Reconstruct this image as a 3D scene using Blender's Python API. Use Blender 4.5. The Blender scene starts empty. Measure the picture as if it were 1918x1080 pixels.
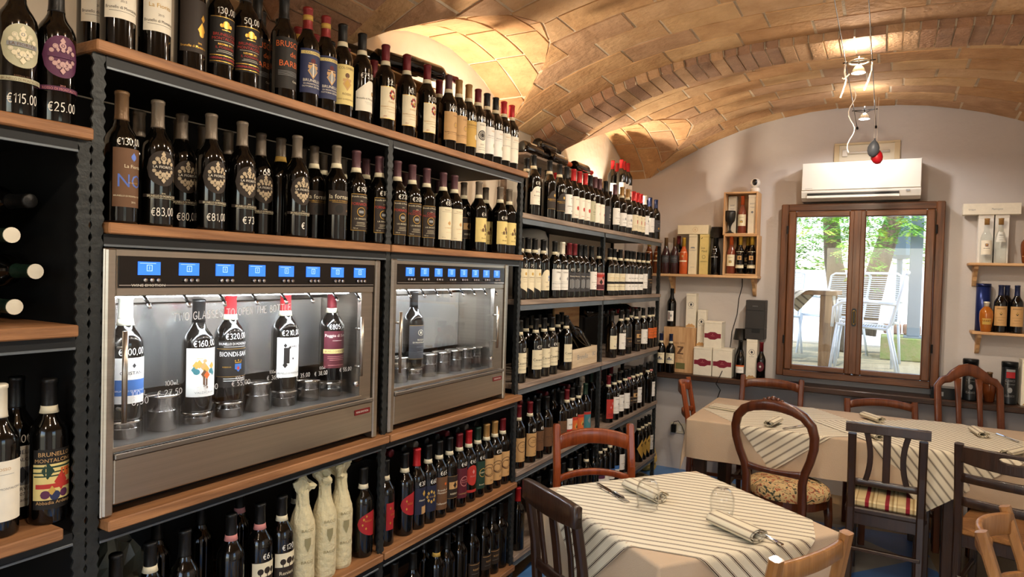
import bpy, math, random
from math import sin, cos, pi, radians, sqrt, atan2
from mathutils import Vector, Matrix

random.seed(7)
scene = bpy.context.scene
COL = scene.collection

# ---------------------------------------------------------------- camera
YAW, PITCH, ROLL, FPX = 0.507102, -0.0225264, 0.0285691, 1256.0
CAM_Z = 1.6
_f = Vector((-sin(YAW) * cos(PITCH), cos(YAW) * cos(PITCH), sin(PITCH)))
_r = Vector((cos(YAW), sin(YAW), 0.0))
_u = _r.cross(_f)
_r2 = _r * cos(ROLL) + _u * sin(ROLL)
_u2 = -_r * sin(ROLL) + _u * cos(ROLL)
cam_data = bpy.data.cameras.new('camera')
cam_data.sensor_width = 36.0
cam_data.lens = FPX / 1918.0 * 36.0
cam_data.clip_start = 0.05
cam = bpy.data.objects.new('camera', cam_data)
m = Matrix((_r2, _u2, -_f)).transposed().to_4x4()
m.translation = Vector((0, 0, CAM_Z))
cam.matrix_world = m
COL.objects.link(cam)
scene.camera = cam

# ---------------------------------------------------------------- view and sky
scene.view_settings.view_transform = 'Standard'
scene.view_settings.look = 'None'
scene.view_settings.gamma = 1.0
scene.view_settings.use_curve_mapping = False
scene.view_settings.exposure = 0.5
cy = scene.cycles
cy.max_bounces = 8
cy.diffuse_bounces = 4
cy.glossy_bounces = 4
cy.transmission_bounces = 6
cy.transparent_max_bounces = 12
cy.caustics_reflective = False
cy.caustics_refractive = False
cy.sample_clamp_indirect = 6.0
cy.use_denoising = True

world = bpy.data.worlds.new('sky')
scene.world = world
world.use_nodes = True
wn = world.node_tree.nodes
wl = world.node_tree.links
sky = wn.new('ShaderNodeTexSky')
sky.sky_type = 'NISHITA'
sky.sun_disc = False
sky.sun_elevation = radians(48)
sky.sun_rotation = radians(200)
sky.air_density = 1.0
sky.dust_density = 1.5
wl.new(sky.outputs[0], wn['Background'].inputs[0])
wn['Background'].inputs[1].default_value = 0.55


def sun_light():
    d = bpy.data.lights.new('sun', 'SUN')
    d.energy = 2.6
    d.angle = radians(0.6)
    d.color = (1.0, 0.94, 0.84)
    o = bpy.data.objects.new('sun', d)
    o.rotation_euler = (radians(38), radians(6), radians(100))
    COL.objects.link(o)


sun_light()

WARM = (1.0, 0.84, 0.65)
COOLW = (0.86, 0.93, 1.0)


def point_light(name, loc, watts, color=WARM, size=0.03, parent=None):
    d = bpy.data.lights.new(name, 'POINT')
    d.energy = watts
    d.color = color
    d.shadow_soft_size = size
    o = bpy.data.objects.new(name, d)
    o.location = loc
    COL.objects.link(o)
    if parent:
        o.parent = parent
    return o


def spot_light(name, loc, target, watts, color=WARM, size=0.02, angle=70, blend=0.6):
    d = bpy.data.lights.new(name, 'SPOT')
    d.energy = watts
    d.color = color
    d.shadow_soft_size = size
    d.spot_size = radians(angle)
    d.spot_blend = blend
    o = bpy.data.objects.new(name, d)
    o.location = loc
    o.rotation_euler = (Vector(target) - Vector(loc)).to_track_quat('-Z', 'Y').to_euler()
    COL.objects.link(o)
    return o


# ---------------------------------------------------------------- materials
def lin(h):
    h = h.lstrip('#')
    c = [int(h[i:i + 2], 16) / 255.0 for i in (0, 2, 4)]
    return tuple(x / 12.92 if x <= 0.04045 else ((x + 0.055) / 1.055) ** 2.4 for x in c)


MATS = {}


def mat(name, col, rough=0.5, metal=0.0, noise=0.0, nscale=8.0, bump=0.0, bscale=60.0, spec=0.5, emit=None, estr=0.0,
        col2=None, stretch=None, coat=0.0, alpha=None, trans=0.0, sheen=0.0, ior=1.45):
    """Principled surface with optional procedural colour variation and fine relief."""
    if name in MATS:
        return MATS[name]
    if isinstance(col, str):
        col = lin(col)
    if isinstance(col2, str):
        col2 = lin(col2)
    mt = bpy.data.materials.new(name)
    mt.use_nodes = True
    nt = mt.node_tree
    N, L = nt.nodes, nt.links
    b = N['Principled BSDF']
    b.inputs['Base Color'].default_value = (*col, 1)
    b.inputs['Roughness'].default_value = rough
    b.inputs['Metallic'].default_value = metal
    b.inputs['Specular IOR Level'].default_value = spec
    b.inputs['IOR'].default_value = ior
    if coat:
        b.inputs['Coat Weight'].default_value = coat
        b.inputs['Coat Roughness'].default_value = 0.12
    if trans:
        b.inputs['Transmission Weight'].default_value = trans
    if sheen:
        b.inputs['Sheen Weight'].default_value = sheen
    if emit is not None:
        b.inputs['Emission Color'].default_value = (*(lin(emit) if isinstance(emit, str) else emit), 1)
        b.inputs['Emission Strength'].default_value = estr
    if noise or col2 or bump:
        tc = N.new('ShaderNodeTexCoord')
        mp = N.new('ShaderNodeMapping')
        L.new(tc.outputs['Object'], mp.inputs['Vector'])
        if stretch:
            mp.inputs['Scale'].default_value = stretch
    if noise or col2:
        nz = N.new('ShaderNodeTexNoise')
        nz.inputs['Scale'].default_value = nscale
        nz.inputs['Detail'].default_value = 5
        nz.inputs['Roughness'].default_value = 0.6
        L.new(mp.outputs[0], nz.inputs['Vector'])
        cr = N.new('ShaderNodeValToRGB')
        c2 = col2 if col2 else tuple(max(0, x * (1 - noise)) for x in col)
        cr.color_ramp.elements[0].position = 0.32
        cr.color_ramp.elements[1].position = 0.68
        cr.color_ramp.elements[0].color = (*c2, 1)
        cr.color_ramp.elements[1].color = (*col, 1)
        L.new(nz.outputs['Fac'], cr.inputs[0])
        L.new(cr.outputs[0], b.inputs['Base Color'])
    if bump:
        n2 = N.new('ShaderNodeTexNoise')
        n2.inputs['Scale'].default_value = bscale
        n2.inputs['Detail'].default_value = 4
        L.new(mp.outputs[0], n2.inputs['Vector'])
        bp = N.new('ShaderNodeBump')
        bp.inputs['Strength'].default_value = bump
        bp.inputs['Distance'].default_value = 0.01
        L.new(n2.outputs['Fac'], bp.inputs['Height'])
        L.new(bp.outputs[0], b.inputs['Normal'])
    MATS[name] = mt
    return mt


def wood(name, dark, light, rough=0.45, axis='y', scale=6.0, coat=0.0, bump=0.15):
    s = {'x': (0.6, 7, 7), 'y': (7, 0.6, 7), 'z': (7, 7, 0.6)}[axis]
    return mat(name, light, rough, col2=dark, nscale=scale, stretch=s, bump=bump, bscale=25, coat=coat)


def pane_mat(name, tint=(1, 1, 1), gloss=0.035, rough=0.0):
    """Thin clear sheet glass: straight-through light plus a weak mirror."""
    if name in MATS:
        return MATS[name]
    mt = bpy.data.materials.new(name)
    mt.use_nodes = True
    N, L = mt.node_tree.nodes, mt.node_tree.links
    N.remove(N['Principled BSDF'])
    tr = N.new('ShaderNodeBsdfTransparent')
    tr.inputs[0].default_value = (*tint, 1)
    gl = N.new('ShaderNodeBsdfGlossy')
    gl.inputs['Roughness'].default_value = rough
    lw = N.new('ShaderNodeLayerWeight')
    lw.inputs[0].default_value = 0.5
    pw = N.new('ShaderNodeMath')
    pw.operation = 'POWER'
    pw.inputs[1].default_value = 4.0
    L.new(lw.outputs['Facing'], pw.inputs[0])
    fr = N.new('ShaderNodeMath')
    fr.operation = 'MULTIPLY_ADD'
    fr.inputs[1].default_value = 0.9
    fr.inputs[2].default_value = gloss
    L.new(pw.outputs[0], fr.inputs[0])
    mx = N.new('ShaderNodeMixShader')
    L.new(fr.outputs[0], mx.inputs[0])
    L.new(tr.outputs[0], mx.inputs[1])
    L.new(gl.outputs[0], mx.inputs[2])
    L.new(mx.outputs[0], N['Material Output'].inputs[0])
    MATS[name] = mt
    return mt


plaster = mat('plaster_white', '#cdc7c4', 0.9, noise=0.10, nscale=1.6, bump=0.25, bscale=18)
plaster_lun = mat('plaster_lunette', '#e6ddcb', 0.9, noise=0.06, nscale=2.5, bump=0.3, bscale=20)
mortar = mat('mortar', '#e2d0b4', 0.95, noise=0.25, nscale=9, bump=0.5, bscale=50)
BRICK = [mat('brick_%d' % i, c, 0.92, col2=c2, nscale=7, bump=1.0, bscale=32) for i, (c, c2) in enumerate((
    ('#d2a97a', '#b98f63'), ('#dab586', '#c49d70'), ('#c99d70', '#b0855a'), ('#d2ad84', '#bb946a'), ('#c59f7c', '#aa8462')))]
RIBM = [mat('rib_brick_%d' % i, c, 0.93, col2=c2, nscale=9, bump=0.7, bscale=60) for i, (c, c2) in enumerate((
    ('#b58c6e', '#99745a'), ('#c6a17d', '#ac8763'), ('#ab876c', '#92725e')))]
iron = mat('dark_iron', '#3b3e3f', 0.5, metal=0.6, noise=0.35, nscale=14, bump=0.25, bscale=70)
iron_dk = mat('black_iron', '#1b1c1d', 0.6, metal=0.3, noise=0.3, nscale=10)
board_m = wood('shelf_board_wood', '#7a5234', '#ad7c52', 0.55, 'y', 5)
steel = mat('brushed_steel', '#b9b1a6', 0.3, metal=1.0, noise=0.12, nscale=3, stretch=(1, 0.4, 40), bump=0.03, bscale=200)
steel_dk = mat('dark_steel', '#5a544e', 0.32, metal=1.0, noise=0.2, nscale=3, stretch=(1, 0.4, 40))
chrome = mat('chrome', '#e2e2e2', 0.08, metal=1.0)
black_plastic = mat('black_plastic', '#0d0d0e', 0.35)
black_gloss = mat('black_panel', '#17110e', 0.18, noise=0.4, nscale=5, stretch=(1, 0.5, 30))
white_plastic = mat('white_plastic', '#dfdbd3', 0.35)
bottle_glass = mat('bottle_glass', '#060504', 0.06, spec=0.6, coat=0.3)
gl_clear = mat('clear_glass', (1, 1, 1), 0.0, trans=1.0, ior=1.45)
pane = pane_mat('window_glass')
thin_glass = pane_mat('thin_glass', (0.97, 0.98, 0.99))


# ---------------------------------------------------------------- mesh helpers
class MB:
    def __init__(s):
        s.v, s.f, s.mi = [], [], []

    def add(s, verts, faces, M=None, mi=0):
        o = len(s.v)
        if M is not None:
            verts = [M @ Vector(p) for p in verts]
        s.v.extend(tuple(p) for p in verts)
        s.f.extend(tuple(i + o for i in f) for f in faces)
        s.mi.extend([mi] * len(faces))
        return s

    def box(s, x0, x1, y0, y1, z0, z1, c=0.0, M=None, mi=0):
        v, f = cbox((x1 - x0) / 2, (y1 - y0) / 2, (z1 - z0) / 2, c)
        T = Matrix.Translation(((x0 + x1) / 2, (y0 + y1) / 2, (z0 + z1) / 2))
        return s.add(v, f, T if M is None else M @ T, mi)

    def beam(s, p0, p1, w, d, up=(0, 0, 1), c=0.003, mi=0):
        p0, p1 = Vector(p0), Vector(p1)
        z = (p1 - p0)
        l = z.length
        z.normalize()
        x = Vector(up).cross(z)
        if x.length < 1e-4:
            x = Vector((1, 0, 0)).cross(z)
            if x.length < 1e-4:
                x = Vector((0, 1, 0)).cross(z)
        x.normalize()
        y = z.cross(x)
        M = Matrix((x, y, z)).transposed().to_4x4()
        M.translation = (p0 + p1) / 2
        v, f = cbox(w / 2, d / 2, l / 2, c)
        return s.add(v, f, M, mi)

    def lathe(s, prof, n=24, M=None, mi=0, cap=True):
        """prof: list of (r, z) from bottom to top."""
        v, f = [], []
        for r, z in prof:
            for k in range(n):
                a = 2 * pi * k / n
                v.append((r * cos(a), r * sin(a), z))
        for i in range(len(prof) - 1):
            for k in range(n):
                k2 = (k + 1) % n
                f.append((i * n + k, i * n + k2, (i + 1) * n + k2, (i + 1) * n + k))
        if cap:
            if prof[0][0] > 1e-5:
                f.append(tuple(reversed(range(n))))
            if prof[-1][0] > 1e-5:
                f.append(tuple(range((len(prof) - 1) * n, len(prof) * n)))
        return s.add(v, f, M, mi)

    def cyl(s, p0, p1, r, n=12, r1=None, mi=0):
        p0, p1 = Vector(p0), Vector(p1)
        d = p1 - p0
        M = d.to_track_quat('Z', 'Y').to_matrix().to_4x4()
        M.translation = p0
        return s.lathe([(r, 0), (r if r1 is None else r1, d.length)], n, M, mi)

    def tube(s, pts, r, n=6, closed=False, mi=0, sq=None):
        """Swept tube; r a number or list; sq=(w,d,up) sweeps a rectangle instead."""
        P = [Vector(p) for p in pts]
        N = len(P)
        v, f = [], []
        prev = None
        for i in range(N):
            a = P[(i - 1) % N] if (closed or i > 0) else P[0]
            b = P[(i + 1) % N] if (closed or i < N - 1) else P[-1]
            t = (b - a).normalized()
            if sq:
                x = Vector(sq[2]).cross(t)
                x = x.normalized() if x.length > 1e-5 else prev
            else:
                if prev is None:
                    x = Vector((0, 0, 1)).cross(t)
                    if x.length < 1e-3:
                        x = Vector((1, 0, 0)).cross(t)
                    x.normalize()
                else:
                    x = (prev - t * prev.dot(t)).normalized()
            prev = x
            y = t.cross(x)
            if sq:
                w, d = sq[0], sq[1]
                w = w[i] if isinstance(w, (list, tuple)) else w
                c = min(w, d) * 0.22
                ring = [(-w / 2 + c, -d / 2), (w / 2 - c, -d / 2), (w / 2, -d / 2 + c), (w / 2, d / 2 - c),
                        (w / 2 - c, d / 2), (-w / 2 + c, d / 2), (-w / 2, d / 2 - c), (-w / 2, -d / 2 + c)]
                v += [P[i] + x * q[0] + y * q[1] for q in ring]
            else:
                rr = r[i] if isinstance(r, (list, tuple)) else r
                v += [P[i] + x * (rr * cos(2 * pi * k / n)) + y * (rr * sin(2 * pi * k / n)) for k in range(n)]
        if sq:
            n = 8
        for i in range(N if closed else N - 1):
            j = (i + 1) % N
            for k in range(n):
                k2 = (k + 1) % n
                f.append((i * n + k, i * n + k2, j * n + k2, j * n + k))
        if not closed:
            f.append(tuple(reversed(range(n))))
            f.append(tuple(range((N - 1) * n, N * n)))
        return s.add(v, f, None, mi)

    def prism(s, poly, z0, z1, M=None, mi=0):
        """Extrude a counter-clockwise xy polygon from z0 to z1."""
        n = len(poly)
        v = [(p[0], p[1], z0) for p in poly] + [(p[0], p[1], z1) for p in poly]
        f = [tuple(reversed(range(n))), tuple(range(n, 2 * n))]
        f += [(i, (i + 1) % n, n + (i + 1) % n, n + i) for i in range(n)]
        return s.add(v, f, M, mi)

    def plate(s, n, fxy, zlo, zhi, t, M=None, mi=0):
        """Upright curved plate: fxy(u)->(x,y), zlo(u), zhi(u), thickness t along y; u in 0..1."""
        v, f = [], []
        for i in range(n + 1):
            u = i / n
            x, y = fxy(u)
            a, b = zlo(u), zhi(u)
            c = min(0.004, (b - a) * 0.3)
            v += [(x, y - t / 2, a + c), (x, y - t / 2, b - c), (x, y - t / 2 + 0.004, b), (x, y + t / 2 - 0.004, b),
                  (x, y + t / 2, b - c), (x, y + t / 2, a + c), (x, y + t / 2 - 0.004, a), (x, y - t / 2 + 0.004, a)]
        for i in range(n):
            for k in range(8):
                k2 = (k + 1) % 8
                f.append((i * 8 + k, (i + 1) * 8 + k, (i + 1) * 8 + k2, i * 8 + k2))
        f.append(tuple(range(8)))
        f.append(tuple(reversed(range(n * 8, n * 8 + 8))))
        return s.add(v, f, M, mi)

    def mesh(s, name, mats, smooth=False):
        me = bpy.data.meshes.new(name)
        me.from_pydata(s.v, [], s.f)
        for m_ in mats:
            me.materials.append(m_)
        if len(mats) > 1:
            me.polygons.foreach_set('material_index', s.mi)
        if smooth:
            me.polygons.foreach_set('use_smooth', [True] * len(s.f))
        me.update()
        return me


_cb = {}


def cbox(a, b, c, ch):
    """Chamfered box centred on the origin (half sizes a, b, c)."""
    ch = min(ch, a * 0.45, b * 0.45, c * 0.45)
    key = (round(a, 5), round(b, 5), round(c, 5), round(ch, 5))
    if key in _cb:
        return _cb[key]
    H = (a, b, c)
    S = [(i, j, k) for i in (-1, 1) for j in (-1, 1) for k in (-1, 1)]
    if ch <= 0:
        v = [(i * a, j * b, k * c) for i, j, k in S]
        f = [(0, 1, 3, 2), (4, 6, 7, 5), (0, 4, 5, 1), (2, 3, 7, 6), (0, 2, 6, 4), (1, 5, 7, 3)]
        _cb[key] = (v, f)
        return v, f
    v, idx = [], {}
    for sg in S:
        for ax in range(3):
            p = [sg[d] * (H[d] if d == ax else H[d] - ch) for d in range(3)]
            idx[(sg, ax)] = len(v)
            v.append(tuple(p))
    f = []
    for ax in range(3):
        o = [d for d in range(3) if d != ax]
        for sa in (-1, 1):
            q = []
            for s1, s2 in ((-1, -1), (1, -1), (1, 1), (-1, 1)):
                sg = [0, 0, 0]
                sg[ax], sg[o[0]], sg[o[1]] = sa, s1, s2
                q.append(idx[(tuple(sg), ax)])
            f.append(q)
        for s1 in (-1, 1):
            for s2 in (-1, 1):
                q = []
                for sa, a_ in ((-1, o[0]), (1, o[0]), (1, o[1]), (-1, o[1])):
                    sg = [0, 0, 0]
                    sg[ax], sg[o[0]], sg[o[1]] = sa, s1, s2
                    q.append(idx[(tuple(sg), a_)])
                f.append(q)
    for sg in S:
        f.append([idx[(sg, ax)] for ax in range(3)])
    out = []
    for q in f:
        P = [Vector(v[i]) for i in q]
        ctr = sum(P, Vector()) / len(P)
        n_ = (P[1] - P[0]).cross(P[2] - P[0])
        out.append(tuple(q) if n_.dot(ctr) > 0 else tuple(reversed(q)))
    _cb[key] = (v, out)
    return v, out


def obj(name, mb, mats, parent=None, smooth=False, loc=None, rot=None):
    if isinstance(mb, MB):
        if not isinstance(mats, (list, tuple)):
            mats = [mats]
        mb = mb.mesh(name, mats, smooth)
    o = bpy.data.objects.new(name, mb)
    COL.objects.link(o)
    if parent is not None:
        o.parent = parent
    if loc is not None:
        o.location = loc
    if rot is not None:
        o.rotation_euler = rot
    return o


def tag(o, label, cat, group=None):
    o['label'] = label
    o['category'] = cat
    if group:
        o['group'] = group
    return o


def thing(name, label, cat, loc=(0, 0, 0), rotz=0.0, group=None):
    o = bpy.data.objects.new(name, None)
    o.empty_display_size = 0.05
    COL.objects.link(o)
    o.location = loc
    o.rotation_euler = (0, 0, rotz)
    return tag(o, label, cat, group)


def struct(name, mb, mats, label=None, smooth=False):
    o = obj(name, mb, mats, None, smooth)
    o['kind'] = 'structure'
    if label:
        o['label'] = label
    return o


def part_stuff(o):
    o['kind'] = 'stuff'
    return o
# ================================================================ the room
XW, XR, YF, YB = -2.0, 1.5, 5.6, -1.6          # left wall, right wall, far wall, back wall
WIN = (-0.71, 0.348, 0.88, 2.185)              # window opening on the far wall: x0, x1, z0, z1


def wall_with_holes(name, axis, pos, thick, a0, a1, z0, z1, holes, m_):
    """Wall slab with rectangular openings, made of slabs around the openings."""
    mb = MB()
    xs = sorted({a0, a1, *[h[0] for h in holes], *[h[1] for h in holes]})
    for i in range(len(xs) - 1):
        c0, c1 = xs[i], xs[i + 1]
        cuts = sorted([(h[2], h[3]) for h in holes if h[0] <= c0 + 1e-6 and h[1] >= c1 - 1e-6])
        z = z0
        for h0, h1 in cuts + [(z1, z1)]:
            if h0 > z + 1e-6:
                if axis == 'y':
                    mb.box(c0, c1, pos, pos + thick, z, h0)
                else:
                    mb.box(pos, pos + thick, c0, c1, z, h0)
            z = max(z, h1)
    return struct(name, mb, m_)


wall_with_holes('wall_far', 'y', YF, 0.3, XW - 0.3, XR + 0.3, 0, 3.2, [WIN], plaster)
obj_left = struct('wall_left', MB().box(XW - 0.3, XW, YB - 0.3, YF, 0, 3.2), plaster_lun)
ADDED_DOOR = (0.3, 1.5, 0.0, 2.15)  # opening for the added, unseen door that brings in side daylight
wall_with_holes('wall_right', 'x', XR, 0.3, YB, YF, 0, 3.2, [ADDED_DOOR], plaster)
wall_with_holes('wall_back', 'y', YB - 0.3, 0.3, XW - 0.3, XR + 0.3, 0, 3.2, [(-0.9, 0.7, 0.0, 2.2)], plaster)

# floor: worn cement tiles in blue, ochre and grey-green lozenges
def floor_mat():
    mt = bpy.data.materials.new('floor_cement')
    mt.use_nodes = True
    N, L = mt.node_tree.nodes, mt.node_tree.links
    b = N['Principled BSDF']
    tc = N.new('ShaderNodeTexCoord')
    mp = N.new('ShaderNodeMapping')
    mp.inputs['Rotation'].default_value = (0, 0, radians(38))
    L.new(tc.outputs['Object'], mp.inputs['Vector'])
    ck = N.new('ShaderNodeTexChecker')
    ck.inputs['Scale'].default_value = 1.9
    ck.inputs['Color1'].default_value = (*lin('#5a90d2'), 1)
    ck.inputs['Color2'].default_value = (*lin('#b3ac9c'), 1)
    L.new(mp.outputs[0], ck.inputs['Vector'])
    mp2 = N.new('ShaderNodeMapping')
    mp2.inputs['Rotation'].default_value = (0, 0, radians(-7))
    mp2.inputs['Location'].default_value = (0.2, 0.35, 0)
    L.new(tc.outputs['Object'], mp2.inputs['Vector'])
    ck2 = N.new('ShaderNodeTexChecker')
    ck2.inputs['Scale'].default_value = 0.95
    L.new(mp2.outputs[0], ck2.inputs['Vector'])
    nz = N.new('ShaderNodeTexNoise')
    nz.inputs['Scale'].default_value = 5
    nz.inputs['Detail'].default_value = 6
    L.new(tc.outputs['Object'], nz.inputs['Vector'])
    mx = N.new('ShaderNodeMixRGB')
    mx.inputs['Color2'].default_value = (*lin('#ab9068'), 1)
    L.new(ck2.outputs['Fac'], mx.inputs['Fac'])
    L.new(ck.outputs['Color'], mx.inputs['Color1'])
    m2 = N.new('ShaderNodeMixRGB')
    m2.blend_type = 'MULTIPLY'
    m2.inputs['Fac'].default_value = 0.25
    L.new(mx.outputs[0], m2.inputs['Color1'])
    L.new(nz.outputs['Fac'], m2.inputs['Color2'])
    L.new(m2.outputs[0], b.inputs['Base Color'])
    b.inputs['Roughness'].default_value = 0.35
    return mt


struct('floor', MB().box(XW - 0.3, XR + 0.3, YB - 0.3, YF + 0.3, -0.1, 0.0), floor_mat())

# ---------------------------------------------------------------- brick vault
XC = -0.25


def z_bar(x, y):
    t = min(max((y - 3.9) / 1.7, 0), 1)
    return 2.88 + 0.03 * t - (0.34 + 0.19 * t) * (abs(x - XC) / 1.65) ** (2.8 - 0.7 * t)


LUN = ((2.77, 1.15, 2.75), (4.9, 0.95, 2.75), (0.75, 1.0, 2.72))


def z_lun(x, y):
    best = -9.0
    for yc, R, top in LUN:
        d = abs(y - yc)
        if d < R and x < XC:
            best = max(best, top - (R - sqrt(R * R - d * d)))
    return best


def z_v(x, y):
    return max(z_bar(x, y), z_lun(x, y))


def z_rib(x):
    return 2.835 - 0.41 * (abs(x - XC) / 1.67) ** 2.9


RIBS = ((3.8, 4.1), (1.62, 1.95))


def clip_poly(P, f):
    out = []
    n = len(P)
    for i in range(n):
        a, b = P[i], P[(i + 1) % n]
        fa, fb = f(a), f(b)
        if fa >= 0:
            out.append(a)
        if (fa >= 0) != (fb >= 0):
            t = fa / (fa - fb)
            out.append((a[0] + (b[0] - a[0]) * t, a[1] + (b[1] - a[1]) * t))
    return out


def area2(P):
    return 0.5 * abs(sum(P[i][0] * P[(i + 1) % len(P)][1] - P[(i + 1) % len(P)][0] * P[i][1] for i in range(len(P))))


def project(p):
    d = Vector(p) - Vector((0, 0, CAM_Z))
    z = d.dot(_f)
    if z < 0.1:
        return None
    return 959 + FPX * d.dot(_r2) / z, 540 - FPX * d.dot(_u2) / z


def surf_normal(zf, x, y):
    e = 0.01
    n = Vector((-(zf(x + e, y) - zf(x - e, y)) / (2 * e), -(zf(x, y + e) - zf(x, y - e)) / (2 * e), 1))
    return n.normalized()


def brick_geo(P, zf, joint=0.005, proud=0.0, depth=0.03):
    cx = sum(p[0] for p in P) / len(P)
    cy_ = sum(p[1] for p in P) / len(P)
    Q = []
    for p in P:
        d = sqrt((p[0] - cx) ** 2 + (p[1] - cy_) ** 2) + 1e-6
        k = max(0.0, 1 - 1.35 * joint / d)
        Q.append((cx + (p[0] - cx) * k, cy_ + (p[1] - cy_) * k))
    n = len(Q)
    nr = surf_normal(zf, cx, cy_)
    v = [Vector((x, y, zf(x, y))) - nr * proud for x, y in Q] + [Vector((x, y, zf(x, y))) + nr * depth for x, y in Q]
    v.append(Vector((cx, cy_, zf(cx, cy_))) - nr * (proud + 0.0015))
    a = sum(Q[i][0] * Q[(i + 1) % n][1] - Q[(i + 1) % n][0] * Q[i][1] for i in range(n))
    f = []
    for i in range(n):
        j = (i + 1) % n
        if a > 0:
            f += [(2 * n, j, i), (i, j, n + j, n + i)]
        else:
            f += [(2 * n, i, j), (j, i, n + i, n + j)]
    return v, f


vault_bricks = []


def add_cell(P, zf, sgn):
    P = clip_poly(P, sgn)
    if len(P) < 3 or area2(P) < 0.0015:
        return
    vault_bricks.append(brick_geo(P, zf, 0.0062, random.uniform(0, 0.005)))


def arc_table(fn, a0, a1, n=400):
    T = [(0.0, a0)]
    s = 0
    for i in range(n):
        u0, u1 = a0 + (a1 - a0) * i / n, a0 + (a1 - a0) * (i + 1) / n
        s += sqrt((u1 - u0) ** 2 + (fn(u1) - fn(u0)) ** 2)
        T.append((s, u1))
    return T


def arc_at(T, s):
    if s <= 0:
        return T[0][1]
    if s >= T[-1][0]:
        return T[-1][1]
    lo, hi = 0, len(T) - 1
    while hi - lo > 1:
        md = (lo + hi) // 2
        if T[md][0] <= s:
            lo = md
        else:
            hi = md
    k = (s - T[lo][0]) / (T[hi][0] - T[lo][0] + 1e-9)
    return T[lo][1] + (T[hi][1] - T[lo][1]) * k


def wob():
    return random.uniform(-0.008, 0.008)


# barrel courses: bricks laid along the arc
for y0, y1 in ((4.1, YF), (1.95, 3.8), (YB, 1.62)):
    nc = round((y1 - y0) / 0.195)
    for c in range(nc):
        ya, yb = y0 + (y1 - y0) * c / nc, y0 + (y1 - y0) * (c + 1) / nc
        T = arc_table(lambda x: z_bar(x, (ya + yb) / 2), XW, XR)
        s = -random.uniform(0.0, 0.36)
        while s < T[-1][0]:
            ln = random.uniform(0.33, 0.41)
            xs = [arc_at(T, s + ln * k / 2) for k in range(3)]
            s += ln
            if xs[2] - xs[0] < 0.02:
                continue
            w1, w2 = wob() * 0.4, wob() * 0.4
            P = [(xs[0], ya), (xs[1], ya), (xs[2], ya), (xs[2] + w1, yb), (xs[1], yb), (xs[0] + w2, yb)]
            add_cell(P, z_bar, lambda p: z_bar(*p) - z_lun(*p))
# lunette courses: bricks laid along the side arches
for yc, R, top in LUN:
    h = min(R * 0.96, 0.95)
    ya, yb = max(yc - h, YB), min(yc + h, YF)
    for r0, r1 in RIBS:
        if r1 <= yc and r1 > ya:
            ya = r1
        if r0 >= yc and r0 < yb:
            yb = r0
    fz = lambda x, y, yc=yc, R=R, top=top: top - (R - sqrt(max(R * R - (y - yc) ** 2, 1e-4)))
    T = arc_table(lambda y: fz(0, y), ya, yb)
    for c in range(6):
        x0, x1 = XW + 0.175 * c, XW + 0.175 * (c + 1)
        s = -random.uniform(0.0, 0.25)
        while s < T[-1][0]:
            ln = random.uniform(0.3, 0.38)
            ys = [arc_at(T, s + ln * k / 2) for k in range(3)]
            s += ln
            if ys[2] - ys[0] < 0.02:
                continue
            P = [(x0, ys[0]), (x1, ys[0]), (x1, ys[1]), (x1, ys[2]), (x0, ys[2]), (x0, ys[1])]
            add_cell(P, fz, lambda p: fz(*p) - z_bar(*p))

# mortar shell behind the bricks
mb = MB()
nx, ny = 76, 150
gx = [XW + (XR - XW) * i / nx for i in range(nx + 1)]
gy = [YB + (YF - YB) * j / ny for j in range(ny + 1)]
vv = [(x, y, z_v(x, y) + 0.002) for y in gy for x in gx]
ff = [(j * (nx + 1) + i, (j + 1) * (nx + 1) + i, (j + 1) * (nx + 1) + i + 1, j * (nx + 1) + i + 1) for j in range(ny) for i in range(nx)]
mb.add(vv, ff)
mb.box(XW - 0.3, XR + 0.3, YB - 0.3, YF + 0.3, 3.2, 3.25)
ceiling = struct('ceiling', mb, mortar, 'brick barrel vault with side lunettes')


def in_frame(v):
    c = sum(v, Vector()) / len(v)
    q = project(c)
    return q is not None and -60 < q[0] < 1978 and -60 < q[1] < 1140


def emit_bricks(geos, parent, mats_, name='brick'):
    seen = [g for g in geos if in_frame(g[0])]
    seen.sort(key=lambda g: (sum(g[0], Vector()) / len(g[0]) - Vector((0, 0, CAM_Z))).length)
    far_ids = {id(g) for g in seen[:300]}
    rest = MB()
    for g in geos:
        if id(g) in far_ids:
            obj(name, MB().add(*g), random.choice(mats_), parent)
        else:
            rest.add(*g, mi=random.randrange(len(mats_)))
    if rest.v:
        part_stuff(obj(name + '_courses', rest, mats_, parent))


emit_bricks(vault_bricks, ceiling, BRICK)

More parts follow.
